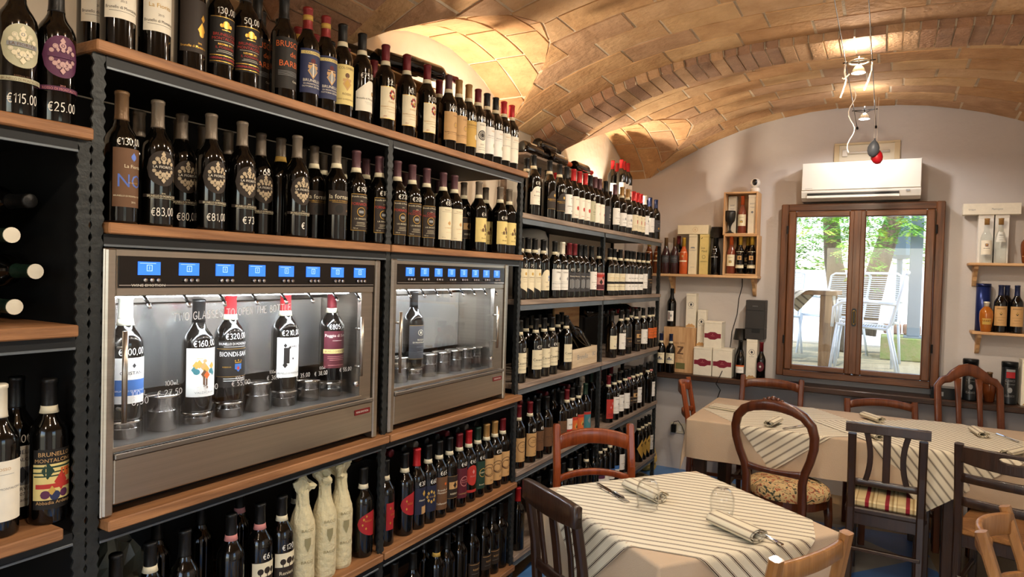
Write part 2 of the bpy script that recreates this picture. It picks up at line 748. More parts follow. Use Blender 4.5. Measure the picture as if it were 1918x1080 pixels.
# transverse ribs of bricks on edge
for k, (r0, r1) in enumerate(RIBS):
    T = arc_table(z_rib, XW, XR)
    n = int(T[-1][0] / 0.07)
    geos = []
    core = MB()
    pv = None
    for i in range(n):
        xa, xb = arc_at(T, T[-1][0] * i / n), arc_at(T, T[-1][0] * (i + 1) / n)
        j = 0.0042
        L_ = sqrt((xb - xa) ** 2 + (z_rib(xb) - z_rib(xa)) ** 2)
        tx = Vector((xb - xa, 0, z_rib(xb) - z_rib(xa))) / L_
        nr = Vector((-tx.z, 0, tx.x))
        pr = random.uniform(-0.004, 0.004)
        A = Vector((xa, 0, z_rib(xa))) + tx * j - nr * pr
        B = Vector((xb, 0, z_rib(xb))) - tx * j - nr * pr
        ya, yb = r0 - random.uniform(0, 0.006), r1 + random.uniform(0, 0.006)
        v = []
        for y in (ya, yb):
            ym = 1 if y == ya else -1
            v += [A + Vector((0, y, 0)) + nr * 0.006, A + Vector((0, y + ym * 0.008, 0)),
                  B + Vector((0, y + ym * 0.008, 0)), B + Vector((0, y, 0)) + nr * 0.006,
                  B + Vector((0, y, 0)) + nr * 0.13, A + Vector((0, y, 0)) + nr * 0.13]
        f = [(0, 1, 2, 3, 4, 5), (11, 10, 9, 8, 7, 6)] + [(i1, 6 + i1, 6 + (i1 + 1) % 6, (i1 + 1) % 6) for i1 in range(6)]
        geos.append((v, f))
    N_ = 70
    v, f = [], []
    for i in range(N_ + 1):
        x = arc_at(T, T[-1][0] * i / N_)
        z = z_rib(x) + 0.007
        v += [(x, r0 + 0.006, z), (x, r1 - 0.006, z), (x, r1 - 0.006, z + 0.3), (x, r0 + 0.006, z + 0.3)]
    for i in range(N_):
        for q in range(4):
            q2 = (q + 1) % 4
            f.append((i * 4 + q, i * 4 + q2, (i + 1) * 4 + q2, (i + 1) * 4 + q))
    rib = struct('trim_%d' % (k + 1), MB().add(v, f), mortar, 'transverse arch of bricks on edge under the vault')
    emit_bricks(geos, rib, RIBM)

# ---------------------------------------------------------------- window with wooden casement
win_wood = wood('window_wood', '#472812', '#724628', 0.4, 'z', 5, coat=0.3)
win_wood_h = wood('window_wood_rail', '#472812', '#724628', 0.4, 'x', 5, coat=0.3)
brass = mat('aged_brass', '#b79a5b', 0.3, metal=1.0)
x0, x1, z0, z1 = WIN
w = bpy.data.objects.new('window_1', None)
COL.objects.link(w)
w['kind'] = 'structure'
w['label'] = 'brown wooden double casement window looking onto a courtyard'
fr = MB()
fr.box(x0, x0 + 0.055, 5.49, 5.72, z0, z1, 0.006).box(x1 - 0.055, x1, 5.49, 5.72, z0, z1, 0.006)
obj('window_frame', fr, win_wood, w)
fr = MB()
fr.box(x0 + 0.05, x1 - 0.05, 5.492, 5.72, z1 - 0.055, z1, 0.006).box(x0 + 0.05, x1 - 0.05, 5.47, 5.72, z0, z0 + 0.05, 0.006)
obj('window_head', fr, win_wood_h, w)
for (a, b) in ((x0 + 0.057, -0.189), (-0.187, x1 - 0.057)):
    sa = MB()
    sa.box(a, a + 0.054, 5.465, 5.53, z0 + 0.052, z1 - 0.057, 0.008).box(b - 0.054, b, 5.465, 5.53, z0 + 0.052, z1 - 0.057, 0.008)
    so = obj('casement', sa, win_wood, w)
    sb = MB()
    sb.box(a + 0.05, b - 0.05, 5.467, 5.528, z1 - 0.1, z1 - 0.058, 0.006).box(a + 0.05, b - 0.05, 5.467, 5.528, z0 + 0.053, z0 + 0.092, 0.006)
    obj('casement_rail', sb, win_wood_h, so)
    obj('pane', MB().box(a + 0.05, b - 0.05, 5.497, 5.502, z0 + 0.09, z1 - 0.098), pane, so)
obj('centre_post', MB().box(-0.213, -0.163, 5.452, 5.468, z0 + 0.06, z1 - 0.06, 0.006), win_wood, w)
pl = MB()
prof = [(0.016 * cos(t), 0.05 + 0.016 * sin(t)) for t in [pi * i / 8 for i in range(9)]] + [(-0.016 * cos(t), -0.05 - 0.016 * sin(t)) for t in [pi * i / 8 for i in range(9)]]
pl.prism(prof, 0, 0.006, Matrix.Translation((-0.188, 5.452, 1.352)) @ Matrix.Rotation(pi / 2, 4, 'X'))
h_ = obj('handle_plate', pl, black_plastic, w)
obj('handle', MB().tube([(-0.188 + 0.009 * cos(t), 5.438, 1.352 + (0.04 if sin(t) > 0 else -0.04) + 0.009 * sin(t)) for t in [2 * pi * i / 16 for i in range(16)]], 0.0035, closed=True), brass, h_)
for hx in (x0 + 0.05, x1 - 0.05):
    for hz in (1.16, 1.99):
        obj('hinge', MB().cyl((hx, 5.478, hz - 0.03), (hx, 5.478, hz + 0.03), 0.008, 8), black_plastic, w)

# long wooden sill under the window
sill_m = wood('sill_wood', '#2b1a10', '#4a3020', 0.4, 'x', 4, coat=0.2)
sl = MB().box(-1.95, XR - 0.02, 5.385, YF + 0.005, 0.785, 0.828, 0.006)
struct('trim_3', sl, sill_m, 'long dark wooden ledge along the far wall below the window')

# unseen glazed door added at right; it and the back passage let daylight in
dm = MB().box(1.52, 1.60, 0.3, 0.4, 0, 2.15).box(1.52, 1.60, 1.4, 1.5, 0, 2.15).box(1.52, 1.60, 0.4, 1.4, 2.05, 2.15).box(1.52, 1.60, 0.4, 1.4, 0, 0.15)
dr = struct('added_door_1', dm, win_wood, 'added glazed wooden door in the side wall, unseen, admitting daylight')
obj('pane', MB().box(1.557, 1.562, 0.39, 1.41, 0.14, 2.06), pane, dr)
# ================================================================ lettering
_txt = {}


def text2d(s):
    """Printed text as a flat mesh, cap height 1, centred on x, base line at 0."""
    if s in _txt:
        return _txt[s]
    c = bpy.data.curves.new('lettering', 'FONT')
    c.body = s
    c.size = 1.0
    c.resolution_u = 2
    o = bpy.data.objects.new('lettering', c)
    COL.objects.link(o)
    bpy.context.view_layer.update()
    me = o.to_mesh()
    v = [tuple(p.co) for p in me.vertices]
    f = [tuple(p.vertices) for p in me.polygons]
    o.to_mesh_clear()
    bpy.data.objects.remove(o)
    bpy.data.curves.remove(c)
    if not v:
        _txt[s] = ([], [], 0)
        return _txt[s]
    x0, x1 = min(p[0] for p in v), max(p[0] for p in v)
    k = 1 / 0.69
    v = [((p[0] - (x0 + x1) / 2) * k, p[1] * k) for p in v]
    _txt[s] = (v, f, (x1 - x0) * k)
    return _txt[s]


def _arc(cx, cy_, rx, ry, a0, a1, n=8):
    return [(cx + rx * cos(radians(a0 + (a1 - a0) * i / n)), cy_ + ry * sin(radians(a0 + (a1 - a0) * i / n))) for i in range(n + 1)]


PEN = {
    '0': [_arc(.3, .5, .26, .5, 90, 450, 12)], '1': [[(.1, .78), (.32, 1), (.3, 0)]],
    '2': [_arc(.3, .72, .26, .27, 160, -30, 7) + [(.05, .02), (.62, .05)]],
    '3': [_arc(.27, .75, .24, .25, 140, -80, 7) + _arc(.28, .25, .28, .26, 80, -140, 7)],
    '4': [[(.42, 1), (.05, .35), (.62, .38)], [(.46, .7), (.42, -.05)]],
    '5': [[(.58, 1), (.18, .97), (.12, .55)] + _arc(.28, .3, .27, .3, 110, -130, 8)],
    '6': [[(.5, .98), (.22, .7)] + _arc(.31, .28, .26, .28, 160, 520, 10)],
    '7': [[(.04, .95), (.6, 1), (.25, 0)], [(.16, .5), (.52, .52)]],
    '8': [_arc(.3, .75, .22, .24, 270, 630, 9), _arc(.3, .25, .27, .26, 90, 450, 9)],
    '9': [_arc(.28, .72, .25, .27, 0, 360, 9) + [(.5, .4), (.4, 0)]],
    '€': [_arc(.4, .5, .34, .48, 60, 300, 9), [(-.05, .6), (.5, .62)], [(-.05, .4), (.45, .42)]],
    '.': [[(.1, 0), (.16, .06)]], ',': [[(.16, .08), (.08, -.16)]], ' ': [],
    'T': [[(0, 1), (.66, 1)], [(.34, 1), (.3, 0)]], 'W': [[(0, 1), (.2, 0), (.4, .7), (.6, 0), (.82, 1)]],
    'O': [_arc(.33, .5, .32, .48, 100, 460, 12)], 'G': [_arc(.36, .5, .34, .48, 50, 330, 9) + [(.64, .42), (.38, .42)]],
    'L': [[(.08, 1), (.05, 0), (.5, .02)]], 'A': [[(0, 0), (.3, 1), (.6, 0)], [(.1, .36), (.5, .36)]],
    'S': [_arc(.3, .75, .24, .24, 40, 250, 6) + _arc(.28, .25, .26, .25, 80, -150, 6)],
    'E': [[(.5, 1), (.06, .98), (.04, 0), (.52, 0)], [(.06, .52), (.42, .52)]],
    'P': [[(.05, 0), (.08, 1)] + _arc(.1, .73, .38, .26, 80, -90, 6)], 'N': [[(.03, 0), (.06, 1), (.52, 0), (.55, 1)]],
    'H': [[(.04, 1), (.03, 0)], [(.55, 1), (.53, 0)], [(.04, .5), (.54, .52)]],
    'B': [[(.05, 0), (.08, 1)] + _arc(.1, .76, .3, .23, 85, -85, 5) + _arc(.1, .26, .38, .26, 85, -90, 6)],
    'm': [[(.02, .5), (.05, 0)], [(.05, .4), (.2, .5), (.26, 0)], [(.27, .4), (.42, .5), (.48, 0)]],
}


def pen2d(s, wid=0.13):
    """Brush-pen handwriting: ribbons along the strokes; height 1, starts at x = 0."""
    v, f = [], []
    x = 0.0
    for ch in s:
        st = PEN.get(ch, PEN['.'])
        mxx = 0.3
        for pl_ in st:
            mxx = max(mxx, max(p[0] for p in pl_))
            P = [Vector((p[0] + x, p[1])) for p in pl_]
            o = len(v)
            for i in range(len(P)):
                a, b = P[max(0, i - 1)], P[min(len(P) - 1, i + 1)]
                t = (b - a)
                t = t.normalized() if t.length > 1e-6 else Vector((1, 0))
                n_ = Vector((-t.y, t.x)) * wid / 2
                v += [tuple(P[i] - n_), tuple(P[i] + n_)]
            for i in range(len(P) - 1):
                f.append((o + 2 * i, o + 2 * i + 2, o + 2 * i + 3, o + 2 * i + 1))
        x += mxx + (0.2 if ch not in '.,' else 0.1)
    return v, f, x


ink_white = mat('white_paint_pen', '#f3f0e6', 0.7)


# ================================================================ bottles
PROF = {
    'bdx': [(0.0, 0.0), (0.033, 0.0), (0.0368, 0.003), (0.0375, 0.008), (0.0375, 0.188), (0.0368, 0.198), (0.0345, 0.208), (0.029, 0.219),
            (0.0225, 0.229), (0.0178, 0.239), (0.0155, 0.25), (0.0146, 0.262), (0.0143, 0.305), (0.0156, 0.3065), (0.0156, 0.313), (0.0143, 0.3145), (0.0, 0.3145)],
    'slim': [(0.0, 0.0), (0.031, 0.0), (0.034, 0.004), (0.034, 0.15), (0.0325, 0.168), (0.026, 0.19), (0.018, 0.207), (0.0145, 0.222), (0.0138, 0.288), (0.015, 0.29), (0.015, 0.297), (0.0, 0.298)],
    'whisky': [(0.0, 0.0), (0.024, 0.0), (0.03, 0.006), (0.039, 0.08), (0.0395, 0.12), (0.037, 0.14), (0.026, 0.156), (0.015, 0.168), (0.0145, 0.19), (0.017, 0.191), (0.017, 0.2), (0.0, 0.2)],
}


def rad_at(kind, z):
    P = PROF[kind]
    for i in range(len(P) - 1):
        if P[i][1] <= z <= P[i + 1][1] and P[i + 1][1] > P[i][1]:
            t = (z - P[i][1]) / (P[i + 1][1] - P[i][1])
            return P[i][0] + (P[i + 1][0] - P[i][0]) * t
    return 0.0145


_bm = {}


def glass_mesh(kind, m_):
    k = ('g', kind, m_.name)
    if k not in _bm:
        _bm[k] = MB().lathe(PROF[kind], 22, cap=False).mesh('bottle_glass', [m_], True)
    return _bm[k]


def sleeve_mesh(kind, z0, z1, m_, top=False, off=0.0006):
    """Foil or paper sleeve that follows the neck from z0 to z1."""
    k = ('s', kind, z0, z1, m_.name, top)
    if k not in _bm:
        zs = [z0] + [p[1] for p in PROF[kind] if z0 < p[1] < z1] + [z1]
        pr = [(rad_at(kind, z) + off, z) for z in zs]
        pr = [(pr[0][0] - 0.001, z0)] + pr
        if top:
            pr += [(pr[-1][0] - 0.0015, z1 + 0.0012), (0.0, z1 + 0.0014)]
        else:
            pr += [(pr[-1][0] - 0.001, z1)]
        _bm[k] = MB().lathe(pr, 18, cap=False).mesh('sleeve', [m_], True)
    return _bm[k]


def shape_fn(shape, z0, z1):
    zc, h = (z0 + z1) / 2, (z1 - z0) / 2
    if shape == 'egg':
        return lambda u: (zc - h * sqrt(max(0, 1 - u * u)) * 1.0, zc + h * sqrt(max(0, 1 - u * u)))
    if shape == 'arch':
        return lambda u: (z0, z0 + (z1 - z0) * (0.68 + (0.32 * sqrt(1 - (u / 0.74) ** 2) if abs(u) < 0.74 else 0.0)))
    if shape == 'angle':
        return lambda u: (z0, z0 + (z1 - z0) * (0.62 + 0.38 * min(1, (u + 1) / 1.1)) if u < 0.6 else z0 + (z1 - z0) * (1 - 0.5 * (u - 0.6)))
    if shape == 'kite':
        return lambda u: (zc - h * (1 - abs(u)), zc + h * (1 - abs(u)))
    if shape == 'half':
        return lambda u: (zc - h * sqrt(max(0, 1 - ((u - 1) / 2) ** 2)), zc + h * sqrt(max(0, 1 - ((u - 1) / 2) ** 2)))
    if shape == 'shell':
        return lambda u: (z0 + (z1 - z0) * 0.14 * (1 - u), z1)
    return lambda u: (z0, z1)


def patch(mb, kind, th0, th1, fn, off, mi=0, n=14):
    """Curved paper patch on a bottle between two angles; fn(u) gives z range."""
    v, f = [], []
    for i in range(n + 1):
        u = -1 + 2 * i / n
        th = th0 + (th1 - th0) * i / n
        a, b = fn(u)
        for z in (a, b):
            r = rad_at(kind, z) + off
            v.append((r * cos(th), r * sin(th), z))
    for i in range(n):
        f.append((2 * i, 2 * i + 2, 2 * i + 3, 2 * i + 1))
    mb.add(v, f, None, mi)


def split_tris(v2, f2, lim):
    """Triangulate and split so that no piece is wider than lim, to follow the curve of the glass."""
    v2 = list(v2)
    stack = []
    for q in f2:
        for k in range(1, len(q) - 1):
            stack.append((q[0], q[k], q[k + 1]))
    out, mids = [], {}

    def mid(a, b):
        k = (a, b) if a < b else (b, a)
        if k not in mids:
            v2.append(((v2[a][0] + v2[b][0]) / 2, (v2[a][1] + v2[b][1]) / 2))
            mids[k] = len(v2) - 1
        return mids[k]
    while stack:
        t = stack.pop()
        e = [(abs(v2[t[k]][0] - v2[t[(k + 1) % 3]][0]), k) for k in range(3)]
        m_, k = max(e)
        if m_ > lim:
            a, b, c = t[k], t[(k + 1) % 3], t[(k + 2) % 3]
            q = mid(a, b)
            stack += [(a, q, c), (q, b, c)]
        else:
            out.append(t)
    return v2, out


def wrap(mb, kind, v2, f2, uc, zc, sc, off, mi=0, sx=None):
    sx = sx or sc
    R = rad_at(kind, min(max(zc, 0.02), 0.18))
    v2, f2 = split_tris(v2, f2, 0.006 / sx)
    v = []
    for x, y in v2:
        z = zc + y * sc
        r = rad_at(kind, z) + off
        th = (uc + x * sx) / R
        v.append((r * cos(th), r * sin(th), z))
    mb.add(v, f2, None, mi)


PAPER = {k: mat('paper_' + k, c, 0.6, noise=0.08, nscale=30) for k, c in dict(
    cream='#e9dfc0', ivory='#efe9d8', white='#f2f0ea', black='#16120f', brown='#6a4a31', dbrown='#2b211a', silver='#b9b79a', purple='#5a2a4c',
    yellow='#e3cf86', gold='#c9a24e', tan='#c9a06a', blue='#2b3358', maroon='#5c1a28', red='#a51f26', orange='#d9692e', green='#1d3a2c',
    grey='#8d9092', navy='#20243c', teal='#3f7d86', pink='#d08a86', lilac='#6f4f70', redo='#b8352c', dgrey='#3a3a3e', lblue='#3f6fb4', pale='#c4b294', blush='#c9a4a0').items()}
PAPER['goldfoil'] = mat('gold_foil', '#d6a84a', 0.35, metal=0.7)
PAPER['bluefoil'] = mat('blue_foil', '#5c78c8', 0.35, metal=0.4)
CAPS = {k: mat('capsule_' + k, c, 0.38, metal=0.25, bump=0.1, bscale=150) for k, c in dict(
    k='#141414', g='#6e6356', s='#6b5238', m='#6b1a22', r='#b52428', f='#8a2a2a', p='#5a3b40', o='#a27c48', w='#e8e2cf', n='#1d3328', v='#1c2648', y='#c9a03c', a='#c65a2a').items()}
CAPNAME = dict(k='black', g='grey', s='bronze', m='maroon', r='red', f='brick-red', p='plum', o='gold', w='white', n='green', v='navy', y='yellow', a='orange')
BANDS = {'w': PAPER['cream'], 'p': PAPER['pink'], 'y': PAPER['gold']}

B_ = 'BRUNELLO'
BM = 'BRUNELLO DI MONTALCINO'
RM = 'ROSSO DI MONTALCINO'
FLEUR = [('k', 0, .178, .0075, 'gold'), ('d', 0, .168, .0068, 'gold'), ('d', 0, .168, .0035, 'black'), ('k', 0, .168, .003, 'gold')]
for _s in (-1, 1):
    FLEUR += [('d', _s * .0135, .1655, .0052, 'gold'), ('o', _s * .0135, .1655, .0036, 'black'), ('d', _s * .0205, .156, .0046, 'gold'), ('d', _s * .0235, .1465, .004, 'gold'),
              ('k', _s * .009, .158, .005, 'gold'), ('d', _s * .0205, .137, .0046, 'gold'), ('o', _s * .0205, .137, .003, 'black'), ('d', _s * .014, .129, .005, 'gold'),
              ('k', _s * .0075, .1335, .005, 'gold'), ('d', _s * .0075, .122, .0046, 'gold'), ('o', _s * .0075, .122, .003, 'black')]
FLEUR += [('d', 0, .128, .006, 'gold'), ('l', 0, .127, .009, .0012, 'black'), ('l', 0, .124, .008, .001, 'black'), ('k', 0, .114, .0075, 'gold'), ('d', 0, .158, .004, 'gold'), ('r', 0, .1465, .027, .0085, 'black'), ('l', 0, 0, 0, 0, 'gold')]


def fl(c, dark):
    return [(e[0],) + tuple(dark if q == 'black' else c if q == 'gold' else q for q in e[1:]) for e in FLEUR[:-1]]


# key: look, z0, z1, half width angle, shape, paper, prints   (prints: t text, l line, d disc, k lozenge, r rectangle, o ring)
LB = {
    'crb': ('cream label', .07, .19, 62, 'rect', 'ivory', [('t', '2015', 0, .108, .005, 'dbrown'), ('t', 'Brunello di Montalcino', 0, .092, .007, 'dbrown'), ('l', 0, .087, .03, .0008, 'dbrown'), ('t', 'La Fiorita', 0, .128, .01, 'gold'), ('t', 'fattoria', 0, .155, .008, 'dbrown'), ('l', 0, .17, .028, .0015, 'dbrown')]),
    'flame': ('black label with gold flame', .05, .185, 58, 'rect', 'dbrown', [('k', .018, .11, .018, 'goldfoil'), ('k', .022, .14, .01, 'goldfoil'), ('d', .018, .1, .008, 'goldfoil'), ('t', 'Brunello di Montalcino', 0, .062, .006, 'goldfoil'), ('t', '2015', .012, .073, .004, 'goldfoil')]),
    'pog': ('black label with gold crest', .045, .17, 66, 'rect', 'black', [('l', 0, .168, .04, .0014, 'goldfoil'), ('d', 0, .148, .01, 'goldfoil'), ('d', -.012, .145, .005, 'goldfoil'), ('d', .012, .145, .005, 'goldfoil'), ('l', 0, .134, .012, .002, 'goldfoil'), ('t', 'BRUNELLO DI', 0, .118, .0075, 'redo'), ('t', 'MONTALCINO', 0, .107, .0075, 'redo'), ('l', 0, .103, .03, .0007, 'ivory'), ('t', 'RISERVA 2012', 0, .093, .0048, 'goldfoil'), ('t', 'IL POGGIONE', 0, .084, .006, 'redo'), ('l', 0, .079, .02, .0008, 'ivory'), ('l', 0, .075, .024, .0008, 'ivory'), ('l', 0, .066, .041, .002, 'goldfoil'), ('r', 0, .058, .041, .0045, 'maroon'), ('t', 'VIGNA PAGANELLI', 0, .0555, .006, 'redo'), ('l', 0, .05, .041, .0014, 'goldfoil')]),
    'brus': ('black label with orange lettering', .035, .185, 68, 'rect', 'black', [('t', 'BRUSCO', 0, .157, .017, 'orange'), ('t', 'dei', .012, .13, .015, 'orange'), ('t', 'BARBI', 0, .1, .017, 'orange'), ('l', 0, .086, .034, .001, 'grey'), ('l', 0, .082, .034, .001, 'grey'), ('l', 0, .078, .034, .001, 'grey'), ('l', 0, .074, .034, .001, 'grey'), ('t', 'Cinelli', .02, .056, .006, 'ivory')]),
    'barb': ('navy label with gold shield', .045, .18, 62, 'rect', 'blue', [('r', 0, .168, .038, .01, 'yellow'), ('t', 'COLOMBINI', 0, .1645, .007, 'brown'), ('d', 0, .143, .008, 'maroon'), ('r', 0, .135, .014, .003, 'tan'), ('k', 0, .112, .024, 'tan'), ('r', 0, .125, .016, .01, 'tan'), ('k', 0, .112, .018, 'grey'), ('l', 0, .115, .0014, .04, 'ivory'), ('t', 'BRUNELLO', 0, .079, .0085, 'ivory'), ('t', 'DI MONTALCINO', 0, .07, .005, 'ivory'), ('t', 'FATTORIA DEI BARBI', 0, .062, .0048, 'ivory')]),
    'yel': ('yellow label with crest', .045, .175, 62, 'rect', 'yellow', [('t', 'COLOMBINI', 0, .16, .0075, 'brown'), ('d', 0, .14, .008, 'brown'), ('k', 0, .112, .022, 'tan'), ('r', 0, .125, .015, .009, 'tan'), ('k', 0, .112, .015, 'gold'), ('t', 'ROSSO', 0, .076, .007, 'brown'), ('t', RM, 0, .06, .0045, 'brown')]),
    'ang': ('white slant-topped label', .045, .15, 64, 'angle', 'ivory', [('d', .024, .108, .008, 'dbrown'), ('d', .024, .108, .006, 'tan'), ('t', 'Brunello di Montalcino', 0, .085, .006, 'dbrown'), ('l', .01, .076, .02, .0007, 'grey'), ('l', .012, .071, .018, .0007, 'grey')]),
    'lion': ('cream label with red lion mane', .045, .16, 58, 'rect', 'cream', [('l', 0, .159, .037, .0016, 'goldfoil'), ('l', 0, .046, .037, .0016, 'goldfoil')] + [('k', .008 + .011 * cos(a * .7), .132 + .013 * sin(a * .7), .0065, 'redo' if a % 2 else 'maroon') for a in range(9)] + [('d', .01, .128, .006, 'gold'), ('t', 'FULIGNI', .006, .104, .0055, 'tan'), ('t', BM, 0, .086, .004, 'tan'), ('l', 0, .08, .026, .0008, 'tan'), ('l', .01, .07, .02, .0008, 'tan'), ('t', '2015', -.02, .052, .004, 'redo')]),
    'dkn': ('dark label with pale roundel', .03, .165, 40, 'rect', 'lilac', [('d', 0, .11, .022, 'dgrey'), ('o', 0, .11, .02, 'ivory'), ('o', 0, .11, .014, 'ivory'), ('d', 0, .11, .008, 'ivory'), ('t', 'RISERVA', 0, .152, .005, 'ivory'), ('t', 'POGGIO', 0, .065, .008, 'ivory'), ('l', 0, .05, .018, .0012, 'ivory')]),
    'tan': ('tan label', .045, .16, 62, 'rect', 'tan', [('t', 'LUNA', .01, .142, .006, 'brown'), ('o', .014, .108, .011, 'brown'), ('k', .014, .108, .009, 'gold'), ('t', BM, 0, .075, .0042, 'brown'), ('l', 0, .07, .024, .0007, 'brown')]),
    'gold': ('ochre label with pale disc', .045, .155, 62, 'rect', 'gold', [('t', 'CANALICCHIO', 0, .134, .006, 'brown'), ('l', 0, .126, .028, .0008, 'brown'), ('d', .02, .088, .011, 'cream')]),
    'circ': ('cream label with dark roundel', .03, .165, 44, 'rect', 'ivory', [('d', 0, .108, .022, 'dgrey'), ('o', 0, .108, .017, 'ivory'), ('o', 0, .108, .011, 'ivory'), ('d', 0, .108, .007, 'dbrown'), ('t', 'ROSSO', 0, .15, .006, 'dbrown'), ('t', 'DOC', 0, .065, .006, 'dbrown'), ('l', 0, .055, .02, .001, 'dbrown'), ('l', 0, .046, .02, .001, 'dbrown')]),
    'wht': ('white label', .04, .16, 64, 'rect', 'white', [('t', 'Montalcino', 0, .118, .006, 'grey'), ('l', 0, .112, .026, .0008, 'grey'), ('d', .022, .08, .01, 'silver'), ('t', 'ROSSO', .01, .14, .006, 'tan')]),
    'crm': ('pale cream label', .035, .16, 64, 'rect', 'ivory', [('t', 'ROSSO', 0, .14, .006, 'tan'), ('l', 0, .132, .02, .0008, 'grey'), ('t', RM, 0, .1, .0045, 'grey')]),
    'nob': ('brown label with blue NO lettering', .04, .178, 52, 'rect', 'brown', [('d', .012, .158, .007, 'bluefoil'), ('k', .012, .158, .01, 'bluefoil'), ('t', 'La Fiorita', .012, .132, .008, 'cream'), ('t', 'NO', .006, .087, .03, 'bluefoil'), ('t', 'senza solfiti', .012, .096, .004, 'goldfoil'), ('t', 'BRUNELLO DI MONTALCINO', 0, .064, .0035, 'cream'), ('t', '2016', .012, .05, .004, 'cream')]),
    'lf': ('round black label with gold emblem', .1, .187, 58, 'egg', 'dbrown', fl('pale', 'dbrown') + [('t', 'LA FIORITA', 0, .1437, .0062, 'ivory'), ('r', 0, .0755, .046, .008, 'dbrown'), ('t', BM, 0, .072, .0056, 'cream'), ('t', '2016', 0, .08, .0032, 'cream'), ('l', 0, .0695, .03, .0006, 'cream')]),
    'lfw': ('round silver label', .1, .19, 60, 'egg', 'silver', fl('cream', 'grey') + [('t', 'LA FIORITA', 0, .1437, .0062, 'brown'), ('r', 0, .0755, .046, .0095, 'silver'), ('t', BM, 0, .072, .0054, 'brown'), ('t', 'RISERVA 2011', 0, .0805, .0034, 'brown')]),
    'lfp': ('round purple label', .1, .19, 60, 'egg', 'purple', fl('blush', 'purple') + [('t', 'LA FIORITA', 0, .1437, .0062, 'purple'), ('r', 0, .0755, .046, .0095, 'purple'), ('t', RM, 0, .072, .0054, 'pink'), ('t', '2019', 0, .0805, .0034, 'pink')]),
    'forn': ('black label with la fornace lettering', .085, .165, 66, 'rect', 'dbrown', [('t', 'la fornace', 0, .138, .014, 'cream'), ('t', BM, 0, .129, .0042, 'goldfoil'), ('l', 0, .126, .03, .0008, 'goldfoil'), ('d', -.006, .104, .014, 'black'), ('t', '2015', .028, .098, .005, 'tan')]),
    'fnc': ('black label with pale oval', .04, .165, 56, 'rect', 'dbrown', [('l', 0, .164, .035, .0012, 'goldfoil'), ('l', 0, .041, .035, .0012, 'goldfoil'), ('l', -.035, .102, .0006, .123, 'goldfoil'), ('l', .035, .102, .0006, .123, 'goldfoil'), ('t', 'Brunello di Montalcino', 0, .153, .0055, 'cream'), ('t', 'FORNACINA', 0, .126, .0095, 'redo'), ('t', '2016', 0, .139, .0035, 'cream'), ('o', 0, .104, .016, 'goldfoil'), ('r', 0, .104, .009, .009, 'grey'), ('t', 'L.B. BIAGIOTTI', 0, .078, .005, 'cream'), ('l', 0, .068, .016, .001, 'cream'), ('l', 0, .063, .016, .001, 'cream'), ('l', 0, .057, .02, .001, 'cream'), ('t', '750 ml', -.02, .046, .004, 'cream')]),
    'crt': ('tall cream label', .04, .172, 60, 'rect', 'cream', [('t', 'Montalcino', 0, .158, .0045, 'brown'), ('l', 0, .153, .026, .0008, 'brown'), ('d', .006, .107, .006, 'tan'), ('k', .01, .107, .01, 'tan'), ('t', 'L.B. BIAGIOTTI', .006, .086, .0042, 'tan'), ('l', .006, .07, .015, .0007, 'tan'), ('t', '750 ml', -.018, .047, .0036, 'brown')]),
    'fig': ('yellow label with dark drawing', .045, .152, 60, 'rect', 'yellow', [('k', .008, .115, .013, 'brown'), ('k', .014, .1, .011, 'dbrown'), ('k', -.004, .098, .01, 'brown'), ('l', 0, .098, .018, .0016, 'brown'), ('l', .004, .092, .018, .0012, 'dbrown'), ('k', .012, .08, .007, 'brown'), ('t', 'Brunello', .004, .06, .006, 'brown'), ('t', '*', .012, .135, .007, 'brown')]),
    'dkl': ('dark framed label', .06, .155, 58, 'rect', 'dbrown', [('l', 0, .154, .036, .001, 'tan'), ('l', 0, .061, .036, .001, 'tan'), ('r', 0, .115, .024, .03, 'tan'), ('k', .004, .115, .014, 'dbrown'), ('t', 'RISERVA', 0, .076, .007, 'cream')]),
    'tree': ('label with trees picture', .035, .15, 62, 'rect', 'dbrown', [('r', 0, .125, .038, .046, 'cream'), ('d', -.014, .122, .009, 'dbrown'), ('d', .006, .124, .01, 'dbrown'), ('d', .024, .122, .008, 'dbrown'), ('l', -.014, .112, .0014, .014, 'dbrown'), ('l', .006, .112, .0014, .014, 'dbrown'), ('l', .024, .112, .0014, .014, 'dbrown'), ('l', 0, .104, .038, .004, 'dbrown'), ('t', 'Renieri', -.002, .082, .011, 'cream'), ('d', .004, .068, .004, 'gold'), ('t', BM, 0, .052, .0045, 'cream')]),
    'redc': ('red cut-out disc label', .075, .165, 56, 'half', 'red', [('t', 'ROSSO', .004, .128, .006, 'goldfoil'), ('k', -.014, .137, .006, 'goldfoil'), ('k', -.018, .118, .005, 'goldfoil'), ('k', -.006, .105, .005, 'goldfoil'), ('k', -.004, .148, .005, 'goldfoil')]),
    'redx': ('red cross label', .06, .16, 26, 'rect', 'red', [('r', .014, .112, .026, .03, 'red'), ('t', 'ROSSO', .012, .112, .007, 'goldfoil'), ('k', 0, .14, .006, 'goldfoil'), ('k', 0, .085, .006, 'goldfoil')]),
    'redh': ('red half-disc label', .075, .165, 52, 'half', 'red', [('t', 'SOLE', .006, .12, .008, 'goldfoil'), ('k', -.01, .135, .005, 'goldfoil'), ('k', -.01, .105, .005, 'goldfoil')]),
    'sunl': ('dark label with tan side', .06, .165, 44, 'rect', 'navy', [('r', .014, .075, .014, .03, 'tan'), ('k', .012, .14, .012, 'gold'), ('t', 'Altesino', .004, .112, .007, 'cream')]),
